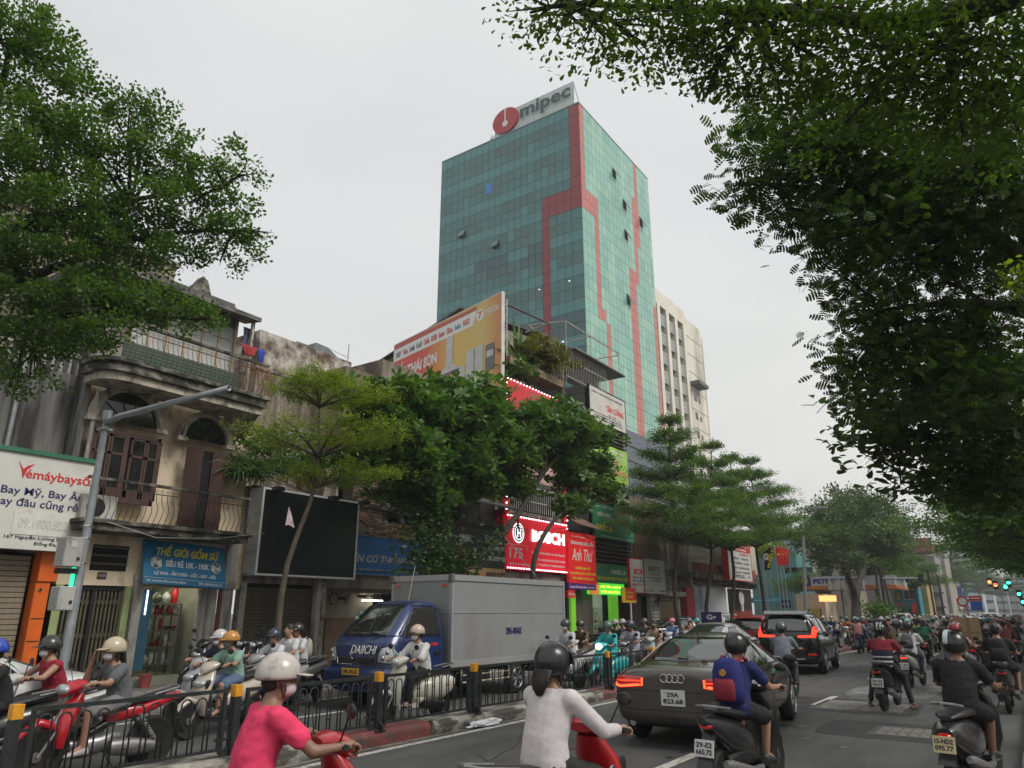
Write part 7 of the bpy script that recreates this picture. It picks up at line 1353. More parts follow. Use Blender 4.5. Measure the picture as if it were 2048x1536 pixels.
def torso(b,spine,sizes,lat,n=16,ext=0.):
 rings=[];lat=Vector(lat).normalized()
 for i,(p,s_)in enumerate(zip(spine,sizes)):
  a=spine[max(0,i-1)];c=spine[min(len(spine)-1,i+1)];up=(Vector(c)-Vector(a)).normalized();dp=lat.cross(up).normalized()
  rings.append([Vector(p)+lat*(s_[0]+ext)*math.copysign(abs(math.cos(t))**.85,math.cos(t))+dp*(s_[1]+ext)*math.copysign(abs(math.sin(t))**.85,math.sin(t))for t in np.linspace(0,2*PI,n+1)[:-1]])
 b.loft(rings)
def wrinkle(me,amp,f,seed):
 n=len(me.vertices);co=np.zeros(n*3);me.vertices.foreach_get('co',co);co=co.reshape(-1,3);no=np.zeros(n*3);me.vertices.foreach_get('normal',no);no=no.reshape(-1,3)
 x,y,z=co.T*f;w=np.sin(x*1.7+2.1*np.sin(z*1.3+seed)+y*1.1)*np.sin(z*2.3+1.7*np.sin(y*1.9+x+seed))+.6*np.sin(y*3.1+z*2.2+1.5*np.sin(x*2.7+seed))
 w=np.abs(w)**.7*np.sign(w);co+=no*(w*amp)[:,None];me.vertices.foreach_set('co',co.ravel())
LOW=dict(pelvis=(-.18,0,.79),neck=(-.07,0,1.18),head=(-.03,0,1.315),el=(.09,.26,.99))
POSE=dict(pelvis=(-.18,0,.82),neck=(-.07,0,1.25),head=(-.03,0,1.39),el=(.1,.27,1.0),wr=(.24,.3,1.0),knee=(.2,.15,.70),ank=(.2,.12,.34),toe=(.34,.13,.30))
def person(name,label,shirt=(.3,.3,.3),legs=(.03,.03,.04),pose=None,legtype='long',sleeve='short',helmet='half',hcol=(.02,.02,.02),mask=None,hair='short',skinm=skin,detail=1,hyaw=0.,hpitch=0.,shoes=(.02,.02,.02),group=None,shirtmat=None,wide=1.,visor=None,sandal=False,hstripe=None,helmat=None):
 p=dict(POSE);p.update(pose or{});V3=Vector;t=thing(name,label,'person',(0,0,0),0,group)
 vox={2:.0125,1:.0205,0:.034}[detail];two=lambda k,s:(V3((p[k][0],p[k][1]*s,p[k][2]))if len(p[k])==3 else V3(p[k][0 if s>0 else 1]))
 def jt(k,s):
  q=p.get(k+('_l' if s>0 else '_r'));return V3(q)if q else V3((p[k][0],p[k][1]*s,p[k][2]))
 pel,nk,hd=V3(p['pelvis']),V3(p['neck']),V3(p['head']);sp=[pel-V3((0,0,.07)),pel,pel.lerp(nk,.33)-V3((.02,0,0)),pel.lerp(nk,.62),pel.lerp(nk,.84),nk-(nk-pel).normalized()*.0,nk.lerp(hd,.3)]
 sz=[(.13,.1),(.16,.115),(.14*wide,.1),(.16*wide,.11),(.165*wide,.095),(.085,.06),(.05,.052)];b=MB();torso(b,sp,sz,(0,1,0));up=(nk-pel).normalized()
 sh={s:nk-up*.055+V3((0,s*.17*wide,0))for s in(1,-1)}
 cap(b,nk,hd,.05,.05)
 Mh=Matrix.Rotation(hyaw,3,'Z')@Matrix.Rotation(hpitch,3,'Y');H_=lambda x,y,z:hd+Mh@V3((x,y,z))
 b.ell(H_(-.01,0,.03),.092,.074,.1,16,10,rot=Mh);b.ell(H_(.025,0,-.045),.06,.055,.075,12,8,rot=Mh);b.ell(H_(.04,0,-.085),.03,.035,.03,8,6,rot=Mh)
 if detail:
  cap(b,H_(.078,0,.02),H_(.1,0,-.02),.011,.017,8)
  for s in(1,-1):b.ell(H_(-.005,s*.078,-.005),.022,.012,.034,8,6,rot=Mh);b.ell(H_(.06,s*.03,-.02),.025,.022,.02,8,6,rot=Mh)
  b.ell(H_(.078,0,-.058),.014,.028,.012,8,6,rot=Mh)
 for s in(1,-1):
  el,wr=jt('el',s),jt('wr',s);cap(b,sh[s],el,.052,.038);cap(b,el,wr,.039,.025);hv=(wr-el).normalized()
  if not detail:cap(b,wr,wr+hv*.07,.03,.02)
  hp_=pel+V3((0,s*.085,-.01));kn,an,to=jt('knee',s),jt('ank',s),jt('toe',s);cap(b,hp_,kn,.082,.058);cap(b,kn,an,.055,.036);cap(b,an,to-V3((.03,0,0)),.036,.03)
 me=remesh(b,vox,4 if detail else 2)
 if detail:
  fb=MB()
  for s in(1,-1):
   wr=jt('wr',s);g_=p.get('grip_l' if s>0 else 'grip_r','grip');el=jt('el',s);d=(wr-el).normalized()
   if g_=='grip':
    out=V3((0,s,0));fwd=V3((.9,0,-.1)).normalized();c0=wr+d*.035;cap(fb,wr,c0+fwd*.02,.027,.03,8)
    for k in range(4):
     bs=c0+fwd*.045+out*(-.03+.02*k)+V3((0,0,.008));L1=[.034,.038,.036,.028][k];m1=bs+fwd*L1*.7+V3((0,0,-L1*.5));m2=m1+V3((-.002,0,-L1*.75));m3=m2+V3((-L1*.7,0,-.006));fb.tube([bs-fwd*.03,bs,m1,m2,m3],[.009,.0095,.009,.008,.006],7)
    th=c0-out*.03;fb.tube([th,th+fwd*.03-out*.012-V3((0,0,.012)),th+fwd*.045-out*.004-V3((0,0,.03))],[.011,.01,.008],7)
   else:
    a_=d.orthogonal().normalized();cap(fb,wr,wr+d*.05,.026,.028,8)
    for k in range(4):bs=wr+d*.075+a_*(-.027+.018*k);nn=d.cross(a_);fb.tube([bs-d*.03,bs,bs+d*.03+nn*.008,bs+d*.05+nn*.028],[.009,.009,.008,.006],7)
    fb.tube([wr+d*.02,wr+d*.045-a_*.038,wr+d*.07-a_*.045],[.01,.01,.007],7)
  fm=fb.mesh('f');bm=bmesh.new();bm.from_mesh(me);bm.from_mesh(fm);bmesh.ops.recalc_face_normals(bm,faces=bm.faces);bm.to_mesh(me);bm.free()
 me.materials.clear();me.materials.append(skinm);me.shade_smooth();body=link('body',me,t)
 seed=sum(map(ord,label))%50;rw=random.Random(label)
 b=MB();ex=.02 if detail else .015;s2=[sp[0]+V3((0,0,-.0)),sp[1],sp[2],sp[3],sp[4],sp[5]+up*.005];z2=[(sz[0][0]+.035,sz[0][1]+.02),(.175,.13),(.158*wide,.12),(.17*wide,.122),(.172*wide,.104),(.075,.062)];torso(b,s2,z2,(0,1,0))
 for s in(1,-1):
  el,wr=jt('el',s),jt('wr',s);cap(b,nk-up*.07,sh[s],.07,.066)
  if sleeve=='short':cap(b,sh[s],sh[s].lerp(el,.62),.068,.064)
  elif sleeve=='long':cap(b,sh[s],el,.066,.052);cap(b,el,el.lerp(wr,.86),.052,.04)
  elif sleeve=='elbow':cap(b,sh[s],sh[s].lerp(el,.92),.07,.062)
 ms=remesh(b,vox if detail==2 else vox*1.1,3)
 if detail and sleeve=='long' and detail==2:wrinkle(ms,.0012,30,seed);wrinkle(ms,.0012,9,seed)
 elif detail:wrinkle(ms,.0022 if detail==2 else .003,26,seed);wrinkle(ms,.0025,11,seed+9)
 ms.materials.clear();ms.materials.append(shirtmat or clothm);ms.shade_smooth();o=link('shirt',ms,t);o.color=(*shirt,1)
 b=MB();torso(b,[pel-V3((.0,0,.1)),pel-V3((0,0,.02)),pel.lerp(nk,.2)],[(.13,.11),(.172,.125),(.15,.112)],(0,1,0))
 for s in(1,-1):
  hp_=pel+V3((0,s*.085,-.01));kn,an=jt('knee',s),jt('ank',s)
  if legtype=='long':cap(b,hp_,kn,.094,.07);cap(b,kn,an.lerp(kn,.06),.068,.054)
  else:cap(b,hp_,hp_.lerp(kn,.86),.098,.09)
 if legtype=='skirt':torso(b,[pel-V3((0,0,.05)),(jt('knee',1)+jt('knee',-1))/2-V3((0,0,.05))],[(.18,.12),(.23,.13)],(0,1,0))
 ms=remesh(b,vox*1.2,3)
 if detail:wrinkle(ms,.004,15,seed+3)
 ms.materials.clear();ms.materials.append(clothm);ms.shade_smooth();o=link('trousers' if legtype=='long' else 'shorts',ms,t);o.color=(*legs,1)
 for s in(1,-1):
  an,to=jt('ank',s),jt('toe',s);d=(to-an);d.z=0;d=d.normalized()if d.length>.01 else V3((1,0,0));bz=min(an.z,to.z)-.045;c=V3((an.x,an.y,bz));w_=V3((-d.y,d.x,0));b=MB();rings=[]
  for(q,hw,hh)in[(-.07,.02,.02),(-.055,.036,.045 if not sandal else .018),(0,.038,.055 if not sandal else .02),(.08,.042,.035 if not sandal else .02),(.15,.043,.026),(.185,.025,.015)]:rings.append([c+d*q+w_*hw*math.cos(a)+V3((0,0,hh+hh*math.sin(a)*1.0))for a in np.linspace(0,2*PI,11)[:-1]])
  b.loft(rings);o=b.build('sandal' if sandal else 'shoe',shoem,t,world=False,smooth=9,color=shoes)
 if detail and not(helmet=='full'):
  for s in(1,-1):b=MB();b.ell(H_(.082,s*.03,.012),.008,.014,.008,8,6,rot=Mh);b.build('eye',eyew,body,world=False,smooth=9);b=MB();b.ell(H_(.0885,s*.03,.012),.004,.006,.006,8,5,rot=Mh);b.build('iris',hairm,body,world=False,smooth=9)
 if hair:
  b=MB();b.ell(H_(-.02,0,.042),.098,.084,.1,16,10,rot=Mh,v0=.3);b.ell(H_(-.045,0,.0),.065,.078,.075,14,8,rot=Mh)
  if hair in('long','bob','tail'):
   L_={'long':.38,'bob':.17,'tail':.4}[hair];w0=.03 if hair=='tail' else .085;rings=[]
   for q in np.linspace(0,1,7):c=H_(-.07,0,0)+V3((-.03-.05*math.sin(q*2),0,-L_*q));ww=w0*(1+.15*math.sin(q*3))*(1-.55*q*q);rings.append([c+V3((.04*(1-.5*q)*math.sin(a),ww*math.cos(a),.01*math.sin(a*3)))for a in np.linspace(0,2*PI,13)[:-1]])
   b.loft(rings)
   if hair!='tail':
    for s in(1,-1):cap(b,H_(-.02,s*.078,.0),H_(-.02,s*.085,-.11),.026,.016)
  mh=remesh(b,.018 if detail else .034,2)
  if detail:wrinkle(mh,.003,60,2)
  mh.materials.clear();mh.materials.append(hairm);mh.shade_smooth();link('hair',mh,t)
 if mask:
  b=MB();b.ell(H_(.03,0,-.045),.078,.07,.055,14,9,rot=Mh);mk=remesh(b,.016,1)if detail else b.mesh('m')
  bm=bmesh.new();bm.from_mesh(mk);Mi=Mh.inverted();bmesh.ops.delete(bm,geom=[v for v in bm.verts if(Mi@(v.co-hd)).x<.03],context='VERTS');bm.to_mesh(mk);bm.free();mk.materials.clear();mk.materials.append(clothm);mk.shade_smooth();o=link('face_mask',mk,t);o.color=(*mask,1)
  if detail:
   for s in(1,-1):b=MB();b.tube([H_(.05,s*.055,-.03),H_(.0,s*.082,.0)],.0025,4);b.build('mask_strap',clothm,t,world=False,color=mask)
 if helmet:
  rx,ry,rz_=(.124,.108,.12);low={'half':.56,'threequarter':.74,'cap':.6}.get(helmet,.64);b=MB();n=22 if detail else 10;rings=[]
  nv=12 if detail else 6
  for i in range(nv+1):
   th=PI*low*i/nv;ring=[]
   for j in range(n):
    a=2*PI*j/n;ext=0 if helmet!='threequarter' else(-.035 if math.cos(a)>.25 else 0);sx=math.sin(th);ring.append(H_(-.012+rx*sx*math.cos(a),ry*sx*math.sin(a),.035+rz_*math.cos(th)-ext*(i/nv)**3))
   rings.append(ring)
  b.loft(rings,cap=False);hm=b.build('helmet',helmat or helm,t,world=False,smooth=9,color=hcol,fixn=True);md=hm.modifiers.new('t','SOLIDIFY');md.thickness=.014;md.offset=1
  if detail:
   b=MB();b.tube([rings[-1][j]for j in range(n)],.0075,6,closed=True);b.build('helmet_rim',BLK,hm,world=False,smooth=9)
   for s in(1,-1):b=MB();b.tube([H_(-.01,s*.1,-.0),H_(.02,s*.07,-.08),H_(.035,0,-.115)],.005,4);b.build('chin_strap',BLK,t,world=False)
   if hstripe:
    b=MB()
    for s_ in hstripe[1]:
     q=[H_(-.012+(rx+.017)*math.sin(th)*math.cos(a2),(ry+.017)*math.sin(th)*math.sin(a2)+s_,.035+(rz_+.017)*math.cos(th))for i,(th,a2)in enumerate([(k,0)for k in np.linspace(1.2,0,6)]+[(k,PI)for k in np.linspace(.2,1.6,8)])];b.tube(q,.009,5)
    b.build('helmet_stripe',helm,hm,world=False,color=hstripe[0],smooth=9)
  if helmet in('half','cap')and visor is not False:
   b=MB();P0=[H_(-.012+(rx+.01)*math.cos(a),(ry+.008)*math.sin(a),.045)for a in np.linspace(-.95,.95,9)];P1_=[H_(.085+.115*math.cos(a*.9),.085*math.sin(a),.028)for a in np.linspace(-.95,.95,9)]
   b.add(P0+P1_,[(i,i+1,10+i,9+i)for i in range(8)]);o=b.build('helmet_peak',helm,hm,world=False,smooth=9,color=visor or hcol);o.modifiers.new('t','SOLIDIFY').thickness=.006
  if helmet=='threequarter' and detail:
   b=MB();rr=[]
   for th in np.linspace(1.05,1.75,7):rr.append([H_(-.005+.152*math.sin(th)*math.cos(a),.132*math.sin(th)*math.sin(a),.035+.14*math.cos(th))for a in np.linspace(-1.1,1.1,11)])
   b.add([q for r_ in rr for q in r_],[(i*11+j,i*11+j+1,(i+1)*11+j+1,(i+1)*11+j)for i in range(6)for j in range(10)]);o=b.build('visor',glass('visor_dark',(.02,.015,.03)),hm,world=False,smooth=9);o.modifiers.new('t','SOLIDIFY').thickness=.004
 return t
def backpack(label,col,col2,host,loc,s=1.,straps=True,emblem=None):
 t=thing('backpack',label,'backpack',(0,0,0));b=MB();rings=[]
 for(z,hx,hy)in[(-.2,.05,.1),(-.19,.09,.14),(-.08,.105,.15),(.08,.1,.145),(.17,.075,.12),(.21,.03,.06)]:rings.append([(-.0+hx*s*math.copysign(abs(math.cos(a))**.7,math.cos(a)),hy*s*math.copysign(abs(math.sin(a))**.7,math.sin(a)),z*s)for a in np.linspace(0,2*PI,17)[:-1]])
 b.loft(rings);o=b.build('main_bag',clothm,t,world=False,smooth=9,color=col);b=MB();rings=[]
 for(z,hx,hy)in[(-.18,.02,.08),(-.16,.045,.11),(-.02,.045,.11),(.02,.01,.09)]:rings.append([(-.1*s+hx*s*math.cos(a),hy*s*math.copysign(abs(math.sin(a))**.6,math.sin(a)),z*s)for a in np.linspace(0,2*PI,15)[:-1]])
 b.loft(rings);b.build('front_pocket',clothm,t,world=False,smooth=9,color=col2)
 if straps:
  for y_ in(-.09,.09):b=MB();pts=[(.06,y_*1.0,.17*s),(.13,y_*1.15,.215*s),(.22,y_*1.25,.19*s),(.28,y_*1.3,.06*s),(.24,y_*1.3,-.06)];[b.obx((Vector(pts[i])+Vector(pts[i+1]))/2,(Vector(pts[i+1])-Vector(pts[i])).length+.01,.045,.012,(Vector(pts[i+1])-Vector(pts[i])).to_track_quat('X','Z').to_matrix())for i in range(4)];b.build('strap',clothm,t,world=False,color=col2)
 b=MB();b.tube([(.03,-.03,.2*s),(.02,0,.25*s),(.03,.03,.2*s)],.008,5);b.build('handle',clothm,t,world=False,color=col)
 if emblem:b=MB();b.prism([(-.105*s,.035*math.cos(a),.08+.035*math.sin(a))for a in np.linspace(0,2*PI,9)[:-1]],(-.012,0,0));b.build('emblem',mat('emblem_gold',(.5,.25,.03),.5,var=.5,scale=50),t,world=False)
 t.matrix_world=host@Matrix.Translation(loc);return t
def rig(bike,riders,x,y,rz,lean=0):
 place(bike,x,y,rz,lean)
 for r_ in riders:place(r_,x,y,rz,lean)
UP,DN=R(90),R(-90)
PIL=dict(pelvis=(-.5,0,.86),neck=(-.44,0,1.28),head=(-.4,0,1.42),el=(-.3,.26,1.04),wr=(-.1,.16,.98),knee=(-.1,.22,.74),ank=(-.18,.2,.38),toe=(-.05,.22,.34))
SIT={}
pinkc=(.75,.045,.13)
b1x,b1y=-3.85,3.15
bk=scooter('scooter','red and black scooter nose beside the woman in the bright pink top',(.4,.015,.02),'scooter');p1=person('person','woman in a bright pink top and cream peaked helmet riding at the bottom centre left',pinkc,(.03,.03,.04),dict(neck=(-.1,0,1.22),head=(-.06,0,1.355),el=(.08,.26,.98)),'long','short','half',(.52,.48,.42),(.6,.5,.52),'short',skinm=skin_t,detail=2,hyaw=-.25,helmat=mat('decal_helmet',(.5,.46,.41),.3,coat=.4,var=.05,stain=(.17,.13,.19),stain_amt=.5,stain_scale=(9,7,9)))
rig(bk,[p1],b1x,b1y,R(72))
bk=scooter('scooter','bright red scooter under the woman in the white jacket',(.5,.012,.018),'scooter');p2=person('person','woman in a white jacket and glossy black helmet seen from behind at the bottom centre',(.62,.58,.58),(.03,.03,.03),dict(neck=(-.1,0,1.26),head=(-.07,0,1.395),el=(.1,.28,1.0)),'long','long','threequarter',(.012,.012,.016),None,'bob',detail=2,hyaw=-.1)
bp2=(-2.78,4.6);rig(bk,[p2],*bp2,R(82))
q=G(1462,1530);bk=scooter('scooter','black scooter with plate 29-E2 665.72 under the boy with the backpack',(.02,.02,.022),'scooter',['29-E2','665.72']);p3=person('person','boy in a dark blue football shirt and matt black helmet behind the grey saloon',(.012,.018,.1),(.012,.012,.015),None,'shorts','short','threequarter',(.018,.018,.018),None,'short',detail=2,shoes=(.03,.04,.03),wide=.95)
X_,Y_=-2.72,8.2;rig(bk,[p3],X_,Y_,R(84));backpack('blue and dark red backpack on the boy behind the grey saloon',(.015,.02,.14),(.22,.015,.03),Matrix.Translation((X_,Y_,0))@Matrix.Rotation(R(84),4,'Z'),(-.31,0,1.08),1.05,emblem=1)
m,nt,bs=_new('striped_knit');N=nt.nodes;L=nt.links;tcn=N.new('ShaderNodeTexCoord');sx=N.new('ShaderNodeSeparateXYZ');L.new(tcn.outputs['Object'],sx.inputs[0]);g1=N.new('ShaderNodeMapRange');g1.inputs[1].default_value=.72;g1.inputs[2].default_value=1.32;L.new(sx.outputs[2],g1.inputs[0]);rp=N.new('ShaderNodeValToRGB');rp.color_ramp.interpolation='CONSTANT';e=rp.color_ramp.elements
nv=(.015,.015,.035,1);wh=(.55,.55,.55,1);rd=(.16,.012,.025,1);rd2=(.3,.02,.04,1);seq=[(0,nv),(.06,wh),(.11,nv),(.2,wh),(.25,nv),(.34,wh),(.38,nv),(.48,nv),(.56,rd),(.6,rd2),(.64,rd),(.68,rd2),(.72,rd),(.76,rd2),(.8,rd),(.84,rd2),(.88,rd),(.93,rd2),(.96,rd)]
e[0].position=0;e[0].color=nv;e[1].position=.06;e[1].color=wh
for(p_,c_)in seq[2:]:q=e.new(p_);q.color=c_
L.new(g1.outputs[0],rp.inputs[0]);L.new(rp.outputs[0],bs.inputs['Base Color']);bs.inputs['Roughness'].default_value=.85
FD=dict(knee=(.12,.27,.58),ank=(.02,.36,.12),toe=(.14,.4,.07))
q=G(1772,1425);bk=scooter('scooter','black scooter with plate 29-G2 033.75 stopped over the manhole cover',(.015,.015,.016),'scooter',['29-G2','033.75']);p4=person('person','man in a dark red and navy striped shirt with both sandalled feet down',(.2,.02,.03),(.015,.015,.02),dict(FD,el=(.06,.3,1.03)),'long','short','threequarter',(.015,.015,.018),None,'short',detail=1,hstripe=((.5,.52,.52),(.03,-.03)),shirtmat=m,sandal=True,wide=1.12,skinm=skin_t,shoes=(.1,.07,.05))
rig(bk,[p4],q.x,q.y+.7,R(88))
q=G(1822,1378);bk=scooter('scooter','light grey scooter with a lit red tail lamp to the right of the striped rider',(.4,.4,.38),'scooter',['17-B6','317.24'],tail_lit=True);p5=person('person','woman in a white t-shirt with a long black ponytail',(.55,.55,.56),(.05,.07,.1),None,'long','short','half',(.01,.01,.01),None,'tail',detail=1,hyaw=.2,visor=False);rig(bk,[p5],q.x+.05,q.y+.75,R(84));backpack('small grey backpack on the ponytailed woman',(.12,.13,.13),(.1,.1,.1),Matrix.Translation((q.x+.05,q.y+.75,0))@Matrix.Rotation(R(84),4,'Z'),(-.3,0,1.08),.85)
q=G(1568,1352);bk=scooter('motorbike','dark motorbike squeezed between the grey saloon and the black people carrier',(.03,.03,.03),'underbone');p6=person('person','man in a grey-blue shirt and dark helmet beside the black people carrier',(.17,.19,.23),(.08,.08,.1),None,'long','short','half',(.05,.055,.06),None,'short',detail=1,skinm=skin_t,wide=1.1,visor=False);rig(bk,[p6],azx(1560,17.0),17.0,R(92))
q=G(1965,1530);bk=scooter('scooter','black rounded scooter with cream plate 15-ND2 095.77 at the lower right',(.018,.018,.02),'vespa',['15-ND2','095.77'],plcol=mat('plate_cream',(.55,.48,.26),.5,var=.1));p7=person('person','man in a black polo shirt and black helmet with white checks at the right',(.01,.01,.012),(.012,.012,.014),None,'shorts','short','threequarter',(.012,.012,.012),None,'short',detail=2,hstripe=((.45,.55,.56),(.055,.04,.07)),wide=1.05,skinm=skin_t);rig(bk,[p7],-.8,9.75,R(80),R(0))
q=G(1905,1352);bk=scooter('motorbike','dark underbone motorbike ridden by the pair with the teal backpack',(.02,.02,.02),'underbone',['29-L5','772.10'],tail_lit=False);pa=person('person','driver in a dark red top ahead of the child with the teal backpack',(.12,.02,.03),(.03,.03,.03),None,'long','short','half',(.1,.1,.1),None,'short',detail=1);pb=person('person','child in a beige shirt and crimson helmet riding pillion with a teal backpack',(.35,.28,.2),(.2,.2,.22),{k:((v[0],v[1],v[2]-(.06 if k in('neck','head')else 0)))for k,v in PIL.items()},'long','short','half',(.25,.01,.03),None,'short',detail=1,visor=False);X_,Y_=azx(1908,20.5),20.5;rig(bk,[pa,pb],X_,Y_,UP);backpack('pale teal backpack on the child in the crimson helmet',(.14,.25,.25),(.2,.32,.32),Matrix.Translation((X_,Y_,0))@Matrix.Rotation(UP,4,'Z'),(-.68,0,1.1),1.0)
bk=scooter('motorbike','motorbike carrying a tall cardboard box on its seat',(.2,.02,.02),'underbone',low=False);pa=person('person','rider in maroon in front of the tall cardboard box',(.15,.02,.03),(.03,.03,.03),None,'long','short','half',(.2,.05,.05),None,'short',detail=0);X_,Y_=azx(1936,25),25;rig(bk,[pa],X_,Y_,UP);bx_=thing('cardboard_box','tall brown cardboard box strapped on a motorbike seat','box',(X_,Y_-.55,.86));b=MB();b.bx(X_-.27,X_+.27,Y_-.85,Y_-.35,.88,1.62);b.build('carton',mat('cardboard',(.3,.2,.11),.85,var=.12,scale=5),bx_,bevel=.01);b=MB();b.bx(X_-.04,X_+.04,Y_-.856,Y_-.344,.875,1.626);b.bx(X_-.276,X_+.276,Y_-.855,Y_-.851,1.2,1.26);b.build('tape',mat('brown_tape',(.2,.12,.05),.4),bx_)
bk=scooter('scooter','dark scooter carrying the rider in black beside the cardboard box',(.03,.03,.03),'scooter');pa=person('person','rider in front of the bareheaded pillion passenger on the dark scooter',(.05,.05,.05),(.03,.03,.03),None,'long','short','half',(.1,.1,.1),None,'short',detail=0);pb=person('person','bareheaded pillion passenger in black with one bare leg showing',(.012,.012,.014),(.012,.012,.014),PIL,'shorts','short',None,detail=1,hair='short');X_,Y_=azx(1985,17.5),17.5;rig(bk,[pa,pb],X_,Y_,UP);backpack('black backpack on the bareheaded pillion passenger',(.014,.014,.016),(.02,.02,.022),Matrix.Translation((X_,Y_,0))@Matrix.Rotation(UP,4,'Z'),(-.66,0,1.1),.95)
def duo(label_b,label_p,u,y,x,col,style='scooter',rz=DN,bikekw=None,**kw):
 bk=scooter('motorbike' if style=='underbone' else 'scooter',label_b,col,style,**(bikekw or{}));pp_=person('person',label_p,**kw);xx=x if x is not None else azx(u,y);rig(bk,[pp_],xx,y,rz);return bk,pp_,xx
duo('red underbone motorbike behind the fence at the lower left','woman with long hair, grey shirt and beige cap helmet raising a hand to her face',0,4.7,-8.95,(.5,.01,.02),'underbone',R(-92),shirt=(.11,.12,.125),legs=(.2,.2,.2),pose=dict(LOW,el_r=(.12,-.24,1.0),wr_r=(.12,-.12,1.24),grip_r='open'),legtype='shorts',sleeve='short',helmet='cap',hcol=(.5,.42,.3),mask=(.62,.6,.62),hair='long',detail=2,hyaw=.1,shoes=(.5,.45,.42))
duo('white and black scooter ridden by the man in the red tank top','man in a dark red tank top, dark peaked helmet and white mask',0,4.6,-10.3,(.55,.55,.53),'scooter',R(-92),shirt=(.28,.012,.03),legs=(.02,.02,.02),legtype='shorts',sleeve='none',helmet='cap',hcol=(.03,.03,.03),mask=(.6,.55,.58),hair='short',detail=2,hyaw=.05,pose=LOW,wide=1.12,shoes=(.05,.05,.05))
duo('dark scooter mostly cut off by the left edge','boy in a black t-shirt with a blue and red helmet at the left edge',0,3.75,-9.7,(.03,.03,.03),'scooter',R(-92),shirt=(.012,.012,.013),legs=(.02,.02,.02),helmet='half',hcol=(.02,.06,.4),hair='short',detail=1,visor=(.02,.02,.05),pose=LOW)
duo('cream scooter with black trim ridden by the man in the mint polo','man in a mint green polo, blue jeans and orange helmet with a grey mask',0,7.35,-10.5,(.5,.43,.36),'scooter',R(-80),shirt=(.22,.36,.29),legs=(.1,.15,.25),legtype='shorts',helmet='half',hcol=(.5,.22,.04),mask=(.1,.13,.11),detail=2,hyaw=-.35,sandal=True,hair='short',pose=LOW)
duo('white and black scooter partly hidden behind the cream one','rider in dark navy with a white helmet and white mask behind the mint polo',0,7.9,-11.6,(.35,.36,.38),'scooter',R(-85),shirt=(.015,.02,.05),helmet='half',hcol=(.5,.5,.48),mask=(.6,.6,.6),detail=1,hyaw=-.2,pose=LOW)
duo('dark scooter behind the fence carrying the boys in white shirts','boy in a white shirt and navy helmet behind the mint polo rider',0,9.1,-11.7,(.3,.3,.3),'scooter',R(-85),shirt=(.55,.56,.6),helmet='half',hcol=(.03,.04,.07),detail=1,hyaw=.3,hair='short',pose=LOW)
pa=person('person','black haired boy in a white t-shirt riding pillion behind the navy helmet',(.55,.56,.57),(.03,.03,.04),PIL,'long','short',None,hair='short',detail=1);place(pa,-11.7,9.1,R(-85))
bk,pp_,xx=duo('small scooter carrying the youth with the backpack','youth in a white t-shirt with backpack straps and a black and white helmet',0,10.25,-12.45,(.1,.1,.1),'scooter',R(-85),shirt=(.52,.52,.53),helmet='half',hcol=(.03,.03,.03),detail=1,visor=(.5,.5,.5),pose=None)
backpack('pale backpack on the youth in the white t-shirt',(.4,.36,.3),(.1,.05,.04),Matrix.Translation((-12.45,10.25,0))@Matrix.Rotation(R(-85),4,'Z'),(-.32,0,1.06),.9)
duo('cream rounded scooter in front of the truck cab','woman in a loose white blouse, sunglasses and beige helmet in front of the truck',0,9.85,-8.85,(.6,.57,.48),'vespa',R(-96),shirt=(.66,.66,.64),legs=(.015,.015,.017),legtype='long',sleeve='elbow',helmet='half',hcol=(.55,.42,.32),mask=(.6,.58,.58),hair='short',detail=2,hyaw=-.1,visor=(.015,.015,.015),wide=1.1,sandal=True)
duo('grey scooter of the man in the white polo','masked man in a white polo and dark helmet just right of the truck',0,15.7,-9.35,(.3,.31,.32),'scooter',R(-92),shirt=(.5,.5,.53),helmet='half',hcol=(.05,.05,.05),mask=(.65,.65,.66),detail=1,visor=False,pose=dict(neck=(-.06,0,1.3),head=(-.02,0,1.44)))
duo('pale scooter of the rider in brown','rider in a brown shirt and dark helmet behind the white polo',0,18.6,-10.6,(.45,.45,.42),'scooter',R(-92),shirt=(.13,.085,.04),legs=(.1,.07,.04),helmet='half',hcol=(.03,.03,.03),detail=1,visor=False)
duo('turquoise scooter with a lit round headlamp','rider in a turquoise rain jacket and dark green helmet',0,17.0,-8.9,(.02,.42,.42),'vespa',R(-92),bikekw=dict(head_lit=True),shirt=(.02,.38,.38),legs=(.02,.33,.33),sleeve='long',helmet='half',hcol=(.06,.12,.11),mask=(.1,.1,.1),detail=1,visor=False)
duo('black motorbike with a broad front of the man in lavender','man in a pale lavender t-shirt and dark cap helmet beyond the fence',0,19.1,-9.3,(.03,.03,.035),'underbone',R(-92),shirt=(.38,.38,.47),legs=(.2,.2,.22),helmet='half',hcol=(.04,.05,.07),detail=1,skinm=skin_t,wide=1.1)
for k,(u,yy,xx,sh_,hc_,lb,mk)in enumerate([(1228,22,-10.9,(.06,.05,.06),(.3,.3,.3),'masked rider in dark clothes left of the lavender t-shirt',(.1,.1,.1)),(1243,23.5,-10.6,(.1,.06,.05),(.35,.3,.3),'rider with a pale helmet peeping behind the lavender t-shirt',None)]):
 duo('dark scooter of the '+lb.split(' left')[0].split(' peeping')[0],lb,u,yy,azx(u,yy),(.06,.06,.06),'scooter',DN,shirt=sh_,helmet='half',hcol=hc_,mask=mk,detail=0)
duo('mint green scooter with a tall pale leg shield','bareheaded man in a tan t-shirt and dark mask on the mint scooter',0,21.6,azx(1306,21.6),(.42,.5,.46),'vespa',R(-92),shirt=(.36,.27,.19),legs=(.3,.25,.2),helmet=None,mask=(.02,.02,.02),hair='short',detail=1)
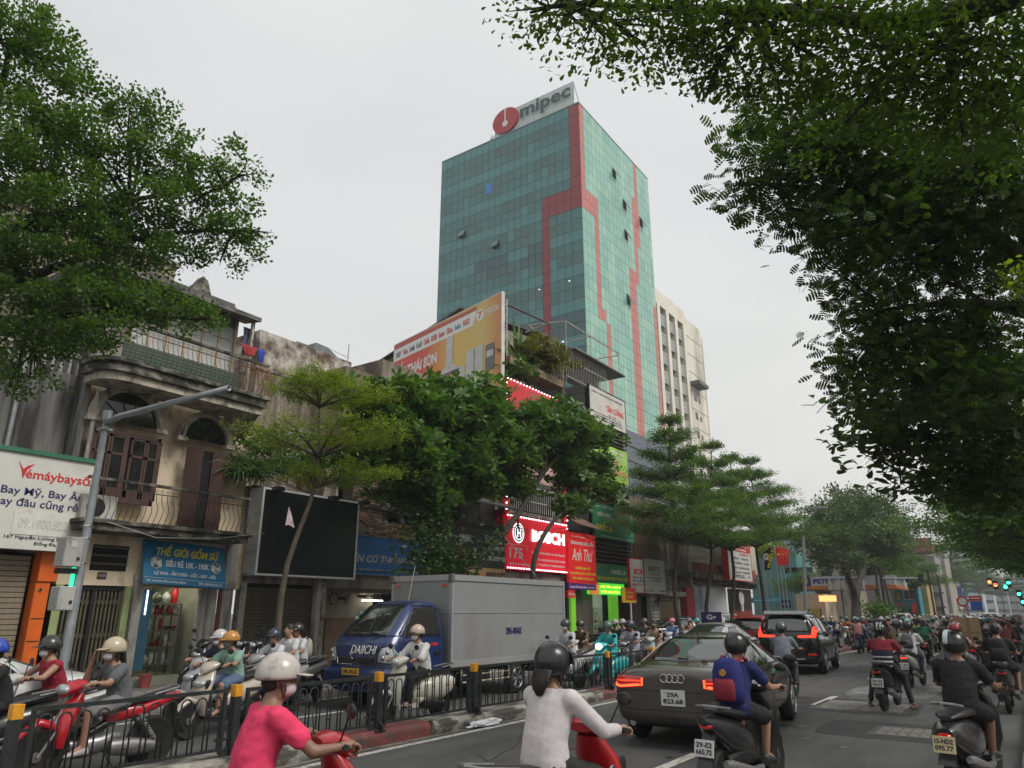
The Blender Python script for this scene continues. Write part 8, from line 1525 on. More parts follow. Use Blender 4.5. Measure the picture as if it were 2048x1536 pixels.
duo('dark scooter behind the mint green one','rider in patterned grey left behind the tan t-shirt',0,26.5,azx(1298,27),(.06,.06,.06),'scooter',R(-92),shirt=(.1,.1,.1),helmet='half',hcol=(.1,.1,.1),detail=0)
duo('white scooter of the pink helmet rider','rider in a light blue shirt with a pink helmet and white mask',0,28,azx(1342,28),(.5,.52,.55),'scooter',R(-92),shirt=(.2,.32,.55),helmet='half',hcol=(.65,.18,.22),mask=(.6,.6,.6),detail=1,sleeve='long')
duo('white motorbike of the shirtless looking rider','rider in a peach coloured top with a grey helmet right of the pink helmet',0,30.5,azx(1376,30.5),(.5,.5,.5),'scooter',R(-92),shirt=(.5,.26,.19),helmet='half',hcol=(.15,.15,.15),detail=0)
duo('grey scooter in front of the black parked car','rider in teal with a turquoise helmet beside the silver car',0,29,azx(1392,29),(.2,.2,.2),'scooter',R(-92),shirt=(.02,.25,.27),helmet='half',hcol=(.05,.3,.33),sleeve='long',detail=0)
def park(label,x,y,rz,col,style='scooter',**k):bk=scooter('scooter' if style!='underbone' else 'motorbike',label,col,style,**k);place(bk,x,y,rz,R(-6));bk.location.z=.15;return bk
park('black scooter parked in front of the pottery shop with a yellow helmet hanging on it',-15.3,10.2,R(-70),(.012,.012,.014));park('black and silver motorbike parked behind the yellow helmet',-15.0,11.0,R(-75),(.015,.015,.018),'underbone');park('dark scooter with a raised screen parked by the pilaster',-14.9,11.7,R(-75),(.02,.02,.02));park('dark motorbike leaning at the edge of the pavement',-14.2,10.8,R(-80),(.03,.03,.035),'underbone')
hq=thing('helmet','yellow helmet hanging on the parked black scooter','helmet',(-14.9,10.0,.75));b=MB();b.ell((-14.88,9.98,.72),.115,.12,.12,16,10,v0=.2);b.build('shell',mat('yellow_shell',(.6,.36,.03),.3,coat=.4),hq,smooth=9)
for k in range(4):park(['black motorbike parked among others outside the tea shop, nearest the truck','second parked black motorbike outside the tea shop','silver scooter parked outside the tea shop','dark motorbike parked by the pillar numbered 179'][k],-15.2,27.5+k*1.6,R(-150+10*k),[(.02,.02,.02),(.02,.02,.025),(.3,.3,.3),(.03,.03,.03)][k],'underbone' if k%2==0 else 'scooter',low=k>1)
pd_=person('person','truck driver in a dark cap at the open cab window',(.02,.02,.025),(.02,.02,.02),dict(pelvis=(1.75,.35,.95),neck=(1.78,.35,1.42),head=(1.82,.36,1.58),el_l=(1.98,.62,1.2),el_r=(1.98,.1,1.2),wr_l=(2.2,.5,1.2),wr_r=(2.2,.2,1.2),knee=(2.1,.35,.9),ank=(2.3,.35,.6),toe=(2.4,.35,.55)),'long','short','cap',(.01,.01,.01),detail=0,hair='short',skinm=skin_t);pd_.matrix_world=MW[tk.name]
CR=[]
shc=[(.5,.5,.5),(.02,.02,.025),(.1,.06,.04),(.03,.05,.12),(.35,.3,.25),(.25,.03,.03),(.05,.2,.12),(.45,.2,.2),(.12,.13,.15),(.3,.35,.4),(.5,.42,.1),(.02,.02,.02)];hlc=[(.02,.02,.02),(.5,.5,.5),(.1,.1,.12),(.35,.05,.05),(.05,.2,.25),(.4,.3,.2),(.03,.03,.03),(.5,.45,.42)]
protoB=[scooter('scooter','x',(.2,.02,.02),'scooter',low=True),scooter('motorbike','x',(.03,.03,.03),'underbone',low=True),scooter('scooter','x',(.3,.3,.3),'vespa',low=True)]
protoP=[person('person','x',helmet='half',detail=0,hair='short',visor=False),person('person','x',helmet='half',detail=0,hair='tail',sleeve='long',visor=False,mask=(.5,.5,.5)),person('person','x',helmet='threequarter',detail=0,hair='bob',wide=1.1)]
cname={0:'white',1:'black',2:'brown',3:'navy',4:'beige',5:'dark red',6:'green',7:'pink',8:'grey',9:'pale blue',10:'yellow',11:'black'}
named=[(1812,31,1,'dark grey',(.06,.06,.07),(.25,.5,.48),1),(1790,24,1,'khaki brown',(.17,.12,.06),(.03,.03,.05),1),(1840,32,1,'bright green',(.01,.16,.07),(.03,.03,.04),1),(1888,30,1,'charcoal',(.05,.055,.05),(.04,.04,.04),1),(1902,37,1,'orange',(.45,.2,.05),(.5,.3,.15),1),(1958,29,1,'black',(.012,.012,.014),(.02,.02,.02),1),(1762,27,1,'dark',(.03,.03,.03),(.02,.02,.02),1),(2002,30,1,'red brown',(.2,.05,.04),(.1,.03,.03),1),(2022,34,1,'dark navy',(.03,.03,.05),(.04,.04,.04),1),(1690,45,0,'orange',(.6,.12,.03),(.1,.1,.1),0),(1708,41,0,'pale pink',(.45,.33,.33),(.5,.45,.4),0)]
places=[(azx(u,y),y,away,col,hc,cn)for(u,y,away,cn,col,hc,_)in named]
rq=random.Random(3);tries=0
while len(places)<150 and tries<8000:
 tries+=1;away=rq.random()<.72;y=34+120*rq.random()**1.3
 x=(rq.uniform(-6.9,-1.2)if away else rq.uniform(-12.3,-8.9))+bend(y)
 if y<36 and away:continue
 if not away and y<40:continue
 if any(abs(x-q[0])<.75 and abs(y-q[1])<1.9 for q in places):continue
 if away and 41<y<62 and rq.random()<.45:continue
 ci=rq.randrange(len(shc));places.append((x,y,away,shc[ci],rq.choice(hlc),cname[ci]))
usedl={}
for i,(x,y,away,sc_,hc_,cn)in enumerate(places):
 bi=rq.choice([0,1,1,2,0]);pi=rq.choice([0,0,1,2]);first_b=i<3;
 if i<3:bi=pi=i;bk,pr=protoB[i],protoP[i]
 else:bk,pr=copy_tree(protoB[bi]),copy_tree(protoP[pi])
 rz=(UP if away else DN)-(math.atan(.085)if y>48 else 0)+rq.uniform(-.06,.06);rig(bk,[pr],x,y,rz)
 bc=rq.choice([(.25,.02,.02),(.02,.02,.02),(.4,.4,.4),(.03,.05,.15),(.3,.28,.25),(.02,.02,.02),(.5,.5,.5)])
 for ch in bk.children:
  if ch.material_slots and ch.material_slots[0].material==bp:ch.color=(*bc,1)
 for ch in pr.children:
  n_=ch.name.split('.')[0]
  if n_=='shirt':ch.color=(*sc_,1)
  elif n_=='helmet':ch.color=(*hc_,1)
  elif n_=='trousers':ch.color=(*rq.choice([(.03,.03,.04),(.05,.07,.12),(.02,.02,.02),(.2,.18,.15)]),1)
 dirn='riding away down the street' if away else 'riding towards the camera beyond the median';hn={(.02,.02,.02):'black',(.5,.5,.5):'white',(.1,.1,.12):'dark grey',(.35,.05,.05):'red',(.05,.2,.25):'teal',(.4,.3,.2):'tan',(.03,.03,.03):'black',(.5,.45,.42):'cream'}.get(hc_,'dark')
 far_='near part of crowd' if y<60 else 'middle of crowd' if y<95 else 'far back in crowd'
 if i<len(named):lp_=f'{cn} clad rider with {hn} helmet, {dirn}';
 else:lane=['beside the median','in the middle lane','near the right kerb'][min(2,int((x+7)/2.1))]if away else 'coming towards the camera';lp_=f'{cn} shirted rider, {hn} helmet, {lane}, {far_}'
 tag(pr,lp_,'person','dense riders filling the street');tag(bk,f'{ {0: "step through scooter", 1: "slim motorbike", 2: "rounded scooter"}[bi] } under the {cn} clad rider, {hn} helmet, {far_}','scooter' if bi!=1 else 'motorbike','motorbikes of the dense riders')
def wallbox(name,label,u0,u1,vt,y,m,depth=8,x1=None,cat='building',roof=None,zb=0.,parts=None):
 a=WY(u0,vt,y);c=WY(u1,vt,y);xr=c.x if x1 is None else x1;z=(a.z+c.z)/2;t=thing(name,label,cat,((a.x+xr)/2,y,zb));P(t,'wall',m,(a.x,xr,y,y+depth,zb,z))
 if roof:P(t,'roof',roof,(a.x-.4,xr+.4,y-.4,y+depth,z,z+.35))
 return t,a.x,xr,z
def fm(name,c,**k):return mat(name,c,.7,var=.12,scale=.4,stain=tuple(q*.6 for q in c),stain_amt=.4,stain_scale=(.4,.4,.15),**k)
t,xa,xb,z=wallbox('petrol_kiosk','cream kiosk building of the petrol station with a barred yellow window',1590,1648,1188,72,fm('kiosk_cream',(.55,.47,.34)),5)
P(t,'window',wglass,(xa+1.0,xb-.4,71.95,72,.6,2.1));ybm=boxmesh('window_bar',.12,.05,1.5,mat('yellow_bar',(.5,.42,.1),.6))
for k in range(6):piece('window_bar',ybm,t,(xa+1.15+k*(xb-xa-1.6)/6,71.92,1.35))
ps=thing('petrol_canopy','petrol station canopy with grey fascia, blue lettering and an orange lower band','canopy',(WY(1690,1170,78).x,80,0));x0,x1=WY(1608,1165,78).x,WY(1790,1165,78).x;zt,zm,zb=WY(1690,1152,78).z,WY(1690,1171,78).z,WY(1690,1178,78).z
P(ps,'fascia',mat('fascia_grey',(.42,.44,.46),.5,var=.04),(x0,x1,78,86,zm,zt));P(ps,'orange_band',mat('fascia_orange',(.55,.16,.04),.5),(x0-.05,x1+.05,77.9,86,zb,zm));xs=WY(1600,1165,78).x;P(ps,'end_panel',navy,(WY(1608,1160,78).x,WY(1621,1160,78).x,77.88,77.95,zm,zt));ax=WY(1626,1160,78).x;bxx=WY(1716,1160,78).x
o=txt(ps,'PETROLIMEX',0,0,bxx-ax,(zt-zm)*.55,mat('navy_fascia_print',(.02,.03,.16),.5),0,.06);o.matrix_basis=MW[ps.name].inverted()@Matrix.Translation((ax,77.98,zm+(zt-zm)*.22))@Matrix.Rotation(R(90),4,'X')@o.matrix_basis
b=MB();q=WY(1611,1162,78);b.prism([(q.x+.3*math.cos(a),77.8,q.z+.3*math.sin(a))for a in np.linspace(.5,5.8,16)],(0,.06,0));b.build('orange_emblem',mat('emblem_orange',(.7,.25,.02),.5),ps)
for u in(1640,1690,1760):q=WY(u,1200,80).x;P(ps,'column',pil,(q-.3,q+.3,80,80.6,0,zb))
q=WY(1693,1180,77);t=thing('pylon','pale t shaped pylon standing at the petrol station forecourt','pylon',(q.x,77,0));P(t,'stem',pil,(q.x-.35,q.x+.35,76.8,77.2,0,q.z));P(t,'head',pil,(q.x-1.6,q.x+1.6,76.7,77.3,q.z,q.z+.9))
for(u0,u1,v0,v1,y,lb,c,cn,word)in[(1563,1598,1146,1176,84,'sky blue bank billboard with dark letters left of the petrol station',(.03,.36,.5),'sky_board','CHO VAY MUA Ô TÔ'),(1568,1622,1134,1147,88,'dark blue fascia above the sky blue billboard',(.01,.03,.14),'deep_blue_board',''),(1640,1660,1175,1190,83,'green and white hanging sign by the petrol kiosk',(.2,.35,.05),'green_board','24h'),(1500,1560,1195,1206,62,'pale blue strip sign behind the street trees',(.1,.4,.55),'pale_blue_board','BIA HƠI'),(1562,1580,1200,1216,66,'small navy sign beside the bushes',(.02,.04,.12),'navy_board','Liên Việt'),(1598,1626,1148,1156,83.5,'white sign with red letters at the end of the petrol fascia',(.5,.5,.5),'white_board','KIMBO')]:
 a=WY(u0,v1,y);c_=WY(u1,v0,y);s=wallsign('shop_sign',lb,'sign',(a.x,y,a.z),c_.x-a.x,c_.z-a.z,mat(cn,c,.5),ux=(1,0,0),depth=.2)
 if word:txt(s,word,(c_.x-a.x)*.15,(c_.z-a.z)*.35,(c_.x-a.x)*.7,(c_.z-a.z)*.3,navy if cn in('sky_board',)else(REDP if cn=='white_board' else wpr),.01,.03)
for(u,v,y,lb)in[(1655,1197,70,'glowing orange lit shop sign behind the petrol kiosk')]:q=WY(u,v,y);P(thing('lit_sign',lb,'sign',q),'panel',mat('glow_orange_red',(1,.4,.2),emit=(1,.25,.08),estr=2.2),(q.x-.7,q.x+.7,y,y+.1,q.z-.25,q.z+.25))
t,xa,xb,z=wallbox('pink_roof_house','small grey house with a pinkish roof above the petrol station',1592,1622,1110,95,fm('house_grey',(.3,.28,.25)),6,roof=mat('pink_roof',(.42,.16,.13),.7));piece('window',pv,t,((xa+xb)/2,95,z-2),rot=Matrix.Rotation(R(90),3,'Z'))
t,xa,xb,z=wallbox('gable_house','white gabled attic house behind the pink roof',1597,1624,1090,104,fm('house_white',(.5,.5,.48)),6);b=MB();b.prism([(xa-.3,103.8,z),(xb+.3,103.8,z),((xa+xb)/2,103.8,z+1.6)],(0,6,0));b.build('gable',roofm,t);piece('window',pv,t,((xa+xb)/2,104,z-1.6),rot=Matrix.Rotation(R(90),3,'Z'),scale=(1,2,1))
wallbox('blue_building','pale blue building showing above the row of layered trees',1545,1598,1062,110,fm('pale_blue_wall',(.35,.52,.56)),8)
t,xa,xb,z=wallbox('beige_block','beige block with a brown cornice behind the feathery tree',1624,1700,1118,98,fm('block_beige',(.42,.37,.3)),8,roof=brown)
for k in range(4):piece('window',pv,t,(xa+1.5+k*2.2,98,z-2),rot=Matrix.Rotation(R(90),3,'Z'))
wallbox('grey_block','grey weathered block to the right of the beige one',1700,1765,1128,112,fm('block_grey',(.24,.24,.23)),8)
t,xa,xb,z=wallbox('teal_glass_block','low teal glass fronted block behind the red flags',1498,1590,1104,88,fm('teal_front',(.1,.26,.25)),8)
for k in range(7):P(t,'mullion',GALV,(xa+(xb-xa)*k/7,xa+(xb-xa)*k/7+.12,87.9,88,0,z))
mu=fm('mural_blue',(.05,.3,.38));t,xa,xb,z=wallbox('mural_building','two storey building painted with a blue sea mural and green lower wall',1722,1835,1178,120,mu,9);lx=xb-xa
P(t,'green_wall',fm('mural_green',(.03,.22,.14)),(xa,xb,119.9,119.98,0,2.6));P(t,'roof',fm('mural_roof',(.42,.38,.36)),(xa-.3,xa+lx*.72,119.4,129,z,z+.9));P(t,'eave',mat('eave_red',(.3,.06,.05),.7),(xa-.3,xa+lx*.72,119.3,119.4,z-.1,z+.15));P(t,'orange_sign',mat('orange_sign_face',(.6,.14,.03),.5),(xa+lx*.42,xa+lx*.72,119.75,119.85,2.5,3.1));P(t,'sun_painting',mat('mural_yellow',(.5,.35,.05),.6,var=.5,scale=1),(xa+lx*.56,xa+lx*.68,119.9,119.96,3.4,4.5))
for k,q in enumerate((.18,.47,.85)):P(t,'window_frame',WHT,(xa+lx*q-.8,xa+lx*q+.8,119.88,119.94,3.5,4.9));P(t,'window',wglass,(xa+lx*q-.65,xa+lx*q-.05,119.82,119.87,3.6,4.8),(xa+lx*q+.05,xa+lx*q+.65,119.82,119.87,3.6,4.8))
for k,q in enumerate((.15,.6,.8)):P(t,'doorway',DRK,(xa+lx*q,xa+lx*(q+.1),119.8,119.88,0,2.2))
P(t,'grey_parapet',fm('parapet_grey',(.2,.2,.2)),(xa+lx*.3,xb,121,125,z,z+1.4));
a=WY(1762,1164,119);c_=WY(1832,1137,119);s=wallsign('billboard','pale yellow billboard with banana coloured shapes above the mural building','billboard',(a.x,119,a.z),c_.x-a.x,c_.z-a.z,mat('yellow_board',(.55,.5,.22),.5,var=.2,scale=.5),ux=(1,0,0),depth=.3);w_=c_.x-a.x;h_=c_.z-a.z
b=MB();[b.prism([(w_*q+.5*math.cos(k),h_*.6+.8*math.sin(k),.01)for k in np.linspace(0,2*PI,11)[:-1]],(0,0,.05))for q in(.42,.55,.85)];b.build('fruit_picture',mat('banana_yellow',(.65,.42,.03),.5),s,world=False);lbox(s,'bottle_picture',BLK,w_*.66,w_*.71,0,h_*.5,.01,.06);txt(s,'HƯƠNG XUÂN',w_*.05,h_*.8,w_*.3,h_*.13,BLK,.01)
for k in range(9):lbox(s,'lamp',BLK,w_*k/9,w_*k/9+.3,-.25,0,0,.4)
wallbox('yellow_tower_house','narrow ochre house beside the yellow billboard',1832,1846,1136,124,fm('ochre',(.5,.36,.15)),8)
t,xa,xb,z=wallbox('maroon_building','building with a blank maroon billboard wall and an open steel frame on its roof',1806,1868,1112,142,fm('maroon_base',(.28,.27,.25)),10);za=WY(1830,1077,142).z;P(t,'maroon_panel',mat('maroon_panel',(.24,.05,.05),.6,var=.06),(xa,xb,141.6,142.4,z+.2,za));P(t,'panel_line',mat('maroon_line',(.16,.03,.035),.6),(xa,xb,141.55,141.6,(z+za)/2,(z+za)/2+.2));zc=WY(1830,1055,142).z;b=MB()
for k in range(4):q=xa+(xb-xa)*k/3;b.tube([(q,142,za),(q,142,zc)],.12,4)
b.tube([(xa,142,zc),(xb,142,zc)],.25,4);b.tube([(xa,142,(zc+za)/2),(xb,142,(zc+za)/2)],.08,4);b.build('steel_frame',GALV,t)
for k in range(5):P(t,'balcony',mould,(xa+.5,xb+.5,141,142,2.5+k*2.2,2.7+k*2.2))
t,xa,xb,z=wallbox('red_roofed_house','tall grey house with an orange tiled roof right of the maroon wall',1864,1884,1094,152,fm('tall_grey',(.33,.31,.28)),10,roof=mat('orange_tile',(.4,.1,.05),.7))
rh=random.Random(12);y=158;k=0;hcols=[((.4,.36,.3),'beige'),((.3,.3,.3),'grey'),((.5,.46,.36),'cream'),((.32,.42,.45),'pale blue'),((.42,.2,.15),'brick red'),((.45,.42,.2),'mustard'),((.5,.5,.5),'white')];bcols=[(.5,.03,.03),(.02,.08,.35),(.6,.5,.05),(.5,.5,.5),(.05,.3,.12),(.05,.35,.45),(.7,.2,.03)]
posn=['first','second','third','fourth','fifth','sixth','seventh','eighth','ninth','tenth','eleventh','twelfth','thirteenth','fourteenth','fifteenth','sixteenth','seventeenth','eighteenth']
while y<330 and k<18:
 w_=rh.uniform(5,11);c,cn=rh.choice(hcols);xr=-16.5+bend(y)+rh.uniform(-.6,.8);h=rh.uniform(9,17);t=thing('town_house',f'narrow {cn} house, {posn[k]} in the distant row beyond the maroon building','building',(xr,y,0),group='distant row of narrow houses')
 P(t,'wall',fm('far_'+cn.replace(' ','_'),c),(xr-14,xr,y,y+w_-.3,0,h));P(t,'roof',rh.choice([roofm,mat('orange_tile',(.4,.1,.05),.7),mat('pink_roof',(.42,.16,.13),.7)]),(xr-14,xr+.3,y-.2,y+w_-.3,h,h+.4))
 for f in range(int(h/3.2)):
  piece('window',pv,t,(xr-3,y-.02,2+f*3.2),rot=Matrix.Rotation(R(90),3,'Z'));piece('window',pv,t,(xr-7,y-.02,2+f*3.2),rot=Matrix.Rotation(R(90),3,'Z'))
 for q in range(2):
  cc=rh.choice(bcols);zz=rh.uniform(2.2,h-3);P(t,'banner',mat('banner_%d'%bcols.index(cc),cc,.6,var=.1),(xr+.1,xr+rh.uniform(.8,1.6),y+q*w_*.4+.5,y+q*w_*.4+.7,zz,zz+rh.uniform(1,3.5)))
 cc=rh.choice(bcols);P(t,'shop_fascia',MATS.get('banner_%d'%bcols.index(cc))or mat('banner_%d'%bcols.index(cc),cc,.6,var=.1),(xr,xr+.9,y,y+w_-.5,2.6,3.6));y+=w_;k+=1
for k,(u0,u1,vt,yy,c,lb)in enumerate([(1905,1950,1110,380,(.42,.52,.55),'distant pale blue apartment tower above the end of the street'),(1935,1975,1128,420,(.5,.52,.52),'distant white stepped tower behind the pale blue one'),(1803,1818,1038,260,(.5,.52,.54),'slim distant white tower behind the steel roof frame'),(1965,2010,1165,460,(.35,.35,.36),'low grey blocks closing the street'),(2005,2100,1150,480,(.3,.32,.33),'far grey block behind the green traffic lights')]):
 t,xa,xb,z=wallbox('distant_tower',lb,u0,u1,vt,yy,fm('far_tower_%d'%k,c),20)
 for f in range(int(z/4)):
  P(t,'window_band',wglass,(xa+.6,xb-.6,yy-.15,yy-.05,4*f+2,4*f+3.3))
y=20
for k in range(10):
 w_=rh.uniform(6,12)+k;t=thing('town_house',f'shaded house behind the right pavement trees, {posn[k]} from the camera','building',(8.5,y,0),group='houses behind the right pavement trees');h=rh.uniform(8,15);c,cn=rh.choice(hcols);P(t,'wall',fm('far_'+cn.replace(' ','_'),c),(8.5,20,y,y+w_-.2,0,h));P(t,'shop_fascia',mat('banner_%d'%(k%7),bcols[k%7],.6,var=.1),(8,8.5,y,y+w_-.4,2.6,3.6));y+=w_
lx_,ly=-12.6,5.92;t=thing('lamp_pole','galvanised lamp pole with a slanting arm in front of the cream house','lamp pole',(lx_,ly,.15));b=MB();b.tube([(lx_,ly,.15),(lx_+.0,ly,2.2),(lx_,ly,5.0)],[.085,.072,.05],14);b.build('pole',GALV,t,smooth=.8)
tip=WY(458,776,6.3);b=MB();b.tube([(lx_,ly,4.85),(lx_+.35,ly+.04,4.93),tuple(tip)],[.05,.045,.04],12,cap=False);o=b.build('arm',GALV,t,smooth=.8);o.modifiers.new('t','SOLIDIFY').thickness=-.008
b=MB();b.tube([(lx_,ly,4.9),(lx_,ly,5.07)],.075,12);b.bx(lx_-.09,lx_+.09,ly-.09,ly+.09,4.72,4.76);b.build('cap',GALV,t)
cab=mat('cabinet_grey',(.42,.42,.4),.5,var=.05,stain=(.25,.25,.23),stain_amt=.3,stain_scale=(4,4,2))
for(z0,z1,w_)in((2.44,2.9,.28),(1.78,2.14,.25)):
 o=P(t,'cabinet',cab,(lx_-.1,lx_+.2,ly-.1-w_,ly-.1,z0,z1),bevel=.012);P(o,'latch',BLK,(lx_+.2,lx_+.215,ly-.18,ly-.14,z0+.1,z0+.15));P(o,'label_plate',MATS['pale_sign_grey'],(lx_+.2,lx_+.206,ly-.3,ly-.2,z1-.16,z1-.06))if z0>2.2 else None
P(t,'green_light_strip',mat('green_led',(.05,.6,.35),emit=(.03,.9,.45),estr=.7),(lx_+.03,lx_+.07,ly-.15,ly-.1,2.14,2.44));P(t,'bracket',BLK,(lx_-.1,lx_+.1,ly-.35,ly-.08,2.34,2.42))
for z_ in(2.5,2.9,3.1):b=MB();b.lathe([(.08,0),(.08,.02)],(lx_,ly,z_),n=14);b.build('clamp',CHR,t)
q=W(1605,1210,-12.6);t=thing('lamp_pole','slim street lamp pole in front of the petrol kiosk','lamp pole',(q.x,q.y,0));tp=WY(1606,1048,q.y);b=MB();b.tube([(q.x,q.y,0),tuple(tp)],[.14,.07],8);b.build('pole',GALV,t);e_=WY(1640,1015,q.y);b=MB();b.tube([tuple(tp),tuple(e_)],[.05,.04],6);b.obx(e_,.9,.25,.12);b.build('arm',GALV,t)
for k,(u,vt,y,r_,lb)in enumerate([(1751,1140,74,.16,'leftmost of the utility poles right of the forked tree'),(1759,1135,70,.14,'middle utility pole right of the forked tree'),(1766,1150,76,.12,'leaning utility pole right of the forked tree'),(1875,1150,110,.14,'thin pole under the lone layered tree'),(1855,1140,95,.12,'pole with lamp above the crowd')]):
 q=WY(u,vt,y);t=thing('utility_pole',lb,'pole',(q.x,y,0));b=MB();b.tube([(q.x+(.4 if k==2 else 0),y,0),tuple(q)],[r_,r_*.8],7);b.build('pole',darkbark,t)
a=WY(1757,1157,72);c_=WY(1850,1157,72);t=thing('signal_gantry','horizontal steel gantry with dark camera boxes over the far carriageway','gantry',(a.x,72,0));b=MB();b.tube([tuple(a),tuple(c_)],.09,6);b.tube([(a.x,72,0),tuple(a)],.12,7);b.build('beam',GALV,t);P(t,'camera_box',BLK,(c_.x-.5,c_.x-.1,71.9,72.1,c_.z-.35,c_.z+.35));P(t,'camera_box',BLK,(c_.x-1.5,c_.x-1.2,71.9,72.1,c_.z-.3,c_.z))
q0=WY(1975,1169,56);q1=WY(2060,1169,56);t=thing('traffic_light','overhead traffic lights with red lamps left and green lamps right on one arm','traffic light',(1.2,56,0));b=MB();b.tube([(q0.x,56,q0.z),(1.2,56,q0.z)],.06,7);b.tube([(1.2,56,0),(1.2,56,q0.z+.2)],.1,8);b.build('arm',GALV,t)
rl=mat('signal_red',(1,.1,.05),emit=(1,.08,.03),estr=7);gl=mat('signal_green',(.1,1,.6),emit=(.03,1,.5),estr=6)
for(u,v,m_)in[(1979,1164,rl),(1991,1170,rl),(2017,1166,gl),(2011,1174,gl)]:
 q=WY(u,v,56);o=P(t,'signal_head',BLK,(q.x-.13,q.x+.13,56,56.2,q.z-.25,q.z+.25),bevel=.02);b=MB();b.lathe([(.001,0),(.1,0),(.1,-.03)],(q.x,55.98,q.z),'y',16);b.build('lamp',m_,o)
for k,(u,v)in enumerate([(2038,1188),(2046,1204)]):q=WY(u,v,60);t=thing('pedestrian_signal',['upper small green signal at the right edge','lower small green signal at the right edge'][k],'traffic light',q);P(t,'housing',BLK,(q.x-.14,q.x+.14,60,60.15,q.z-.25,q.z+.25));b=MB();b.lathe([(.001,0),(.1,0),(.1,-.03)],(q.x,59.98,q.z),'y',14);b.build('lamp',gl,t);P(t,'post',GALV,(q.x+.1,q.x+.16,60.02,60.1,0,q.z))
for k,(u,v,y,lb)in enumerate([(1925,1203,84,'round red rimmed road sign above the crowd'),(1951,1199,88,'red no entry style sign over a blue arrow sign')]):
 q=WY(u,v,y);t=thing('road_sign',lb,'road sign',(q.x,y,0));P(t,'post',GALV,(q.x-.04,q.x+.04,y,y+.08,0,q.z))
 if k==0:
  b=MB();b.lathe([(.001,0),(.5,0),(.5,-.04)],(q.x,y-.02,q.z),'y',20);b.build('red_disc',REDP,t);b=MB();b.lathe([(.001,0),(.34,0),(.34,-.03)],(q.x,y-.06,q.z),'y',20);b.build('white_disc',WHT,t)
 else:P(t,'red_panel',REDP,(q.x-.55,q.x+.55,y-.06,y,q.z-.1,q.z+.35));P(t,'white_bar',WHT,(q.x-.4,q.x+.4,y-.08,y-.06,q.z+.07,q.z+.17));P(t,'blue_panel',mat('blue_flat',(.02,.1,.5),.5),(q.x-.5,q.x+.5,y-.06,y,q.z-1.0,q.z-.2))
fr_=mat('flag_red',(.65,.02,.012),.7,var=.08)
for k,u in enumerate((1549,1556,1563)):
 y=57+k*1.2;q=WY(u,1090,y);t=thing('flag',['leftmost red flag on its pole by the wide layered tree','middle red flag on its pole by the wide layered tree','rightmost red flag on its pole by the wide layered tree'][k],'flag',(q.x,y,0),group='red flags on poles');b=MB();b.tube([(q.x,y,0),(q.x,y,q.z)],.04,6);b.build('pole',GALV,t);n=6;vs=[]
 for i in range(n):
  for j in range(n):vs.append((q.x+.05+.42*i/(n-1)*(1-.3*j/n),y+.1*math.sin(i*1.5+j*.6),q.z-.1-1.25*j/(n-1)-.3*i/(n-1)))
 b=MB();b.add(vs,[(i*n+j,i*n+j+1,(i+1)*n+j+1,(i+1)*n+j)for i in range(n-1)for j in range(n-1)]);b.build('cloth',fr_,t,smooth=9);b=MB();b.lathe([(.001,0),(.1,0),(.1,-.02)],(q.x+.22,y-.12,q.z-.7),'y',5);b.build('yellow_star',ylw,t)
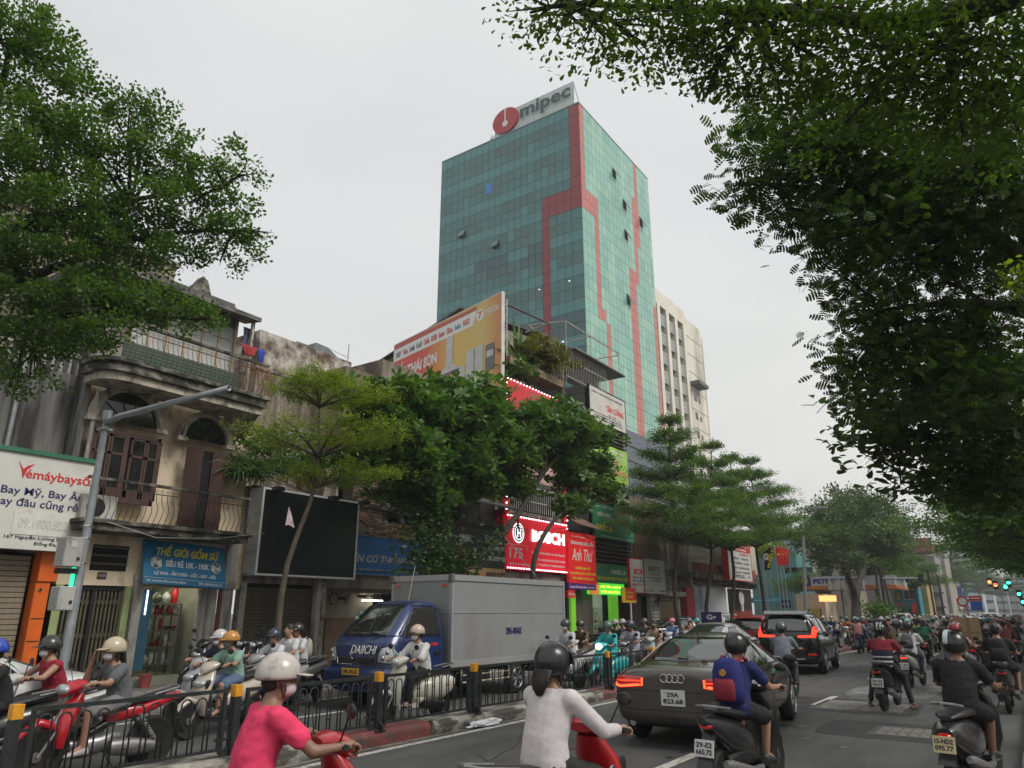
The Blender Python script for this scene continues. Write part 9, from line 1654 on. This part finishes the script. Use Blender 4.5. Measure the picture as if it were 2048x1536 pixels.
for k,(u0,v0,u1,v1,y,m_,lb,word)in enumerate([(1528,1140,1545,1093,52,BLK,'tall black feather banner with white and yellow letters among the trees','PHIẾU'),(1824,1225,1832,1203,100,REDP,'red standing banner in front of the mural building','')]):
 a=WY(u0,v0,y);c_=WY(u1,v1,y);t=thing('banner',lb,'banner',(a.x,y,0));w_=c_.x-a.x;b=MB();b.prism([(a.x,y,a.z),(a.x+w_*.6,y,a.z),(c_.x,y,c_.z-.4),(c_.x-w_*.2,y,c_.z),(a.x+w_*.3,y,c_.z-.3)],(0,.03,0));b.build('cloth',m_,t);b=MB();b.tube([(a.x,y+.05,0),(a.x+.1,y+.05,a.z),(c_.x,y+.05,c_.z)],.025,5);b.build('pole',GALV,t)
 if word:o=txt(t,'PHIẾU',0,0,1.2,.35,ylw,0,.04,rot=1.25);o.matrix_basis=MW[t.name].inverted()@Matrix.Translation((a.x+.45,y-.01,a.z+.1))@Matrix.Rotation(R(90),4,'X')@o.matrix_basis;o=txt(t,'G',0,0,.35,.45,wpr,0,.06);o.matrix_basis=MW[t.name].inverted()@Matrix.Translation((c_.x-.7,y-.01,c_.z-.9))@Matrix.Rotation(R(90),4,'X')@o.matrix_basis
q=WY(1424,1238,33.5);s=wallsign('shop_sign','small navy board with white letters beside the parked cars','sign',(q.x-.5,33.5,q.z-.2),.95,.5,navy,ux=(1,0,0),depth=.04);txt(s,'Gg',.25,.1,.45,.3,wpr,.006,.04)
cb_=thing('overhead_cables','thin black overhead cables strung along the shop fronts','cables',(XF+.5,10,5));
for k,(z_,x_,sg)in enumerate([(5.2,XF+.45,.35),(5.35,XF+.5,.5),(5.05,XF+.55,.25),(3.3,XF+.3,.2)]):
 pts=[];anchors=[12.1,19.4,28.6,36,46,58]
 for a,c_ in zip(anchors,anchors[1:]):pts+=[(x_,bez(a,c_,t),z_-sg*math.sin(PI*t)+.15*math.sin(a*k))for t in np.linspace(0,1,9)[:-1]]
 b=MB();b.tube(pts,.012,4);b.build('cable',BLK,cb_)
b=MB();b.tube([(XF+.9,7.9,3.6),(XF+.95,9,3.35),(XF+.92,10.5,3.45),(XF+.9,11.9,3.7)],.01,4);tag(b.build('loose_cable',MATS['cabinet_grey'],None),'pale cable drooping under the first floor balcony','cable')
if 1:
 b=MB();b.bx(-905,905,-305,1505,-2.5,84);hz=b.mesh('haze');m,nt,bs=_new('haze_air');nt.nodes.remove(bs);pv_=nt.nodes.new('ShaderNodeVolumePrincipled');pv_.inputs['Color'].default_value=(.92,.95,1,1);pv_.inputs['Density'].default_value=.0007;pv_.inputs['Anisotropy'].default_value=0;nt.links.new(pv_.outputs[0],nt.nodes['Material Output'].inputs['Volume']);hz.materials.append(m);link('haze',hz,None,'stuff')
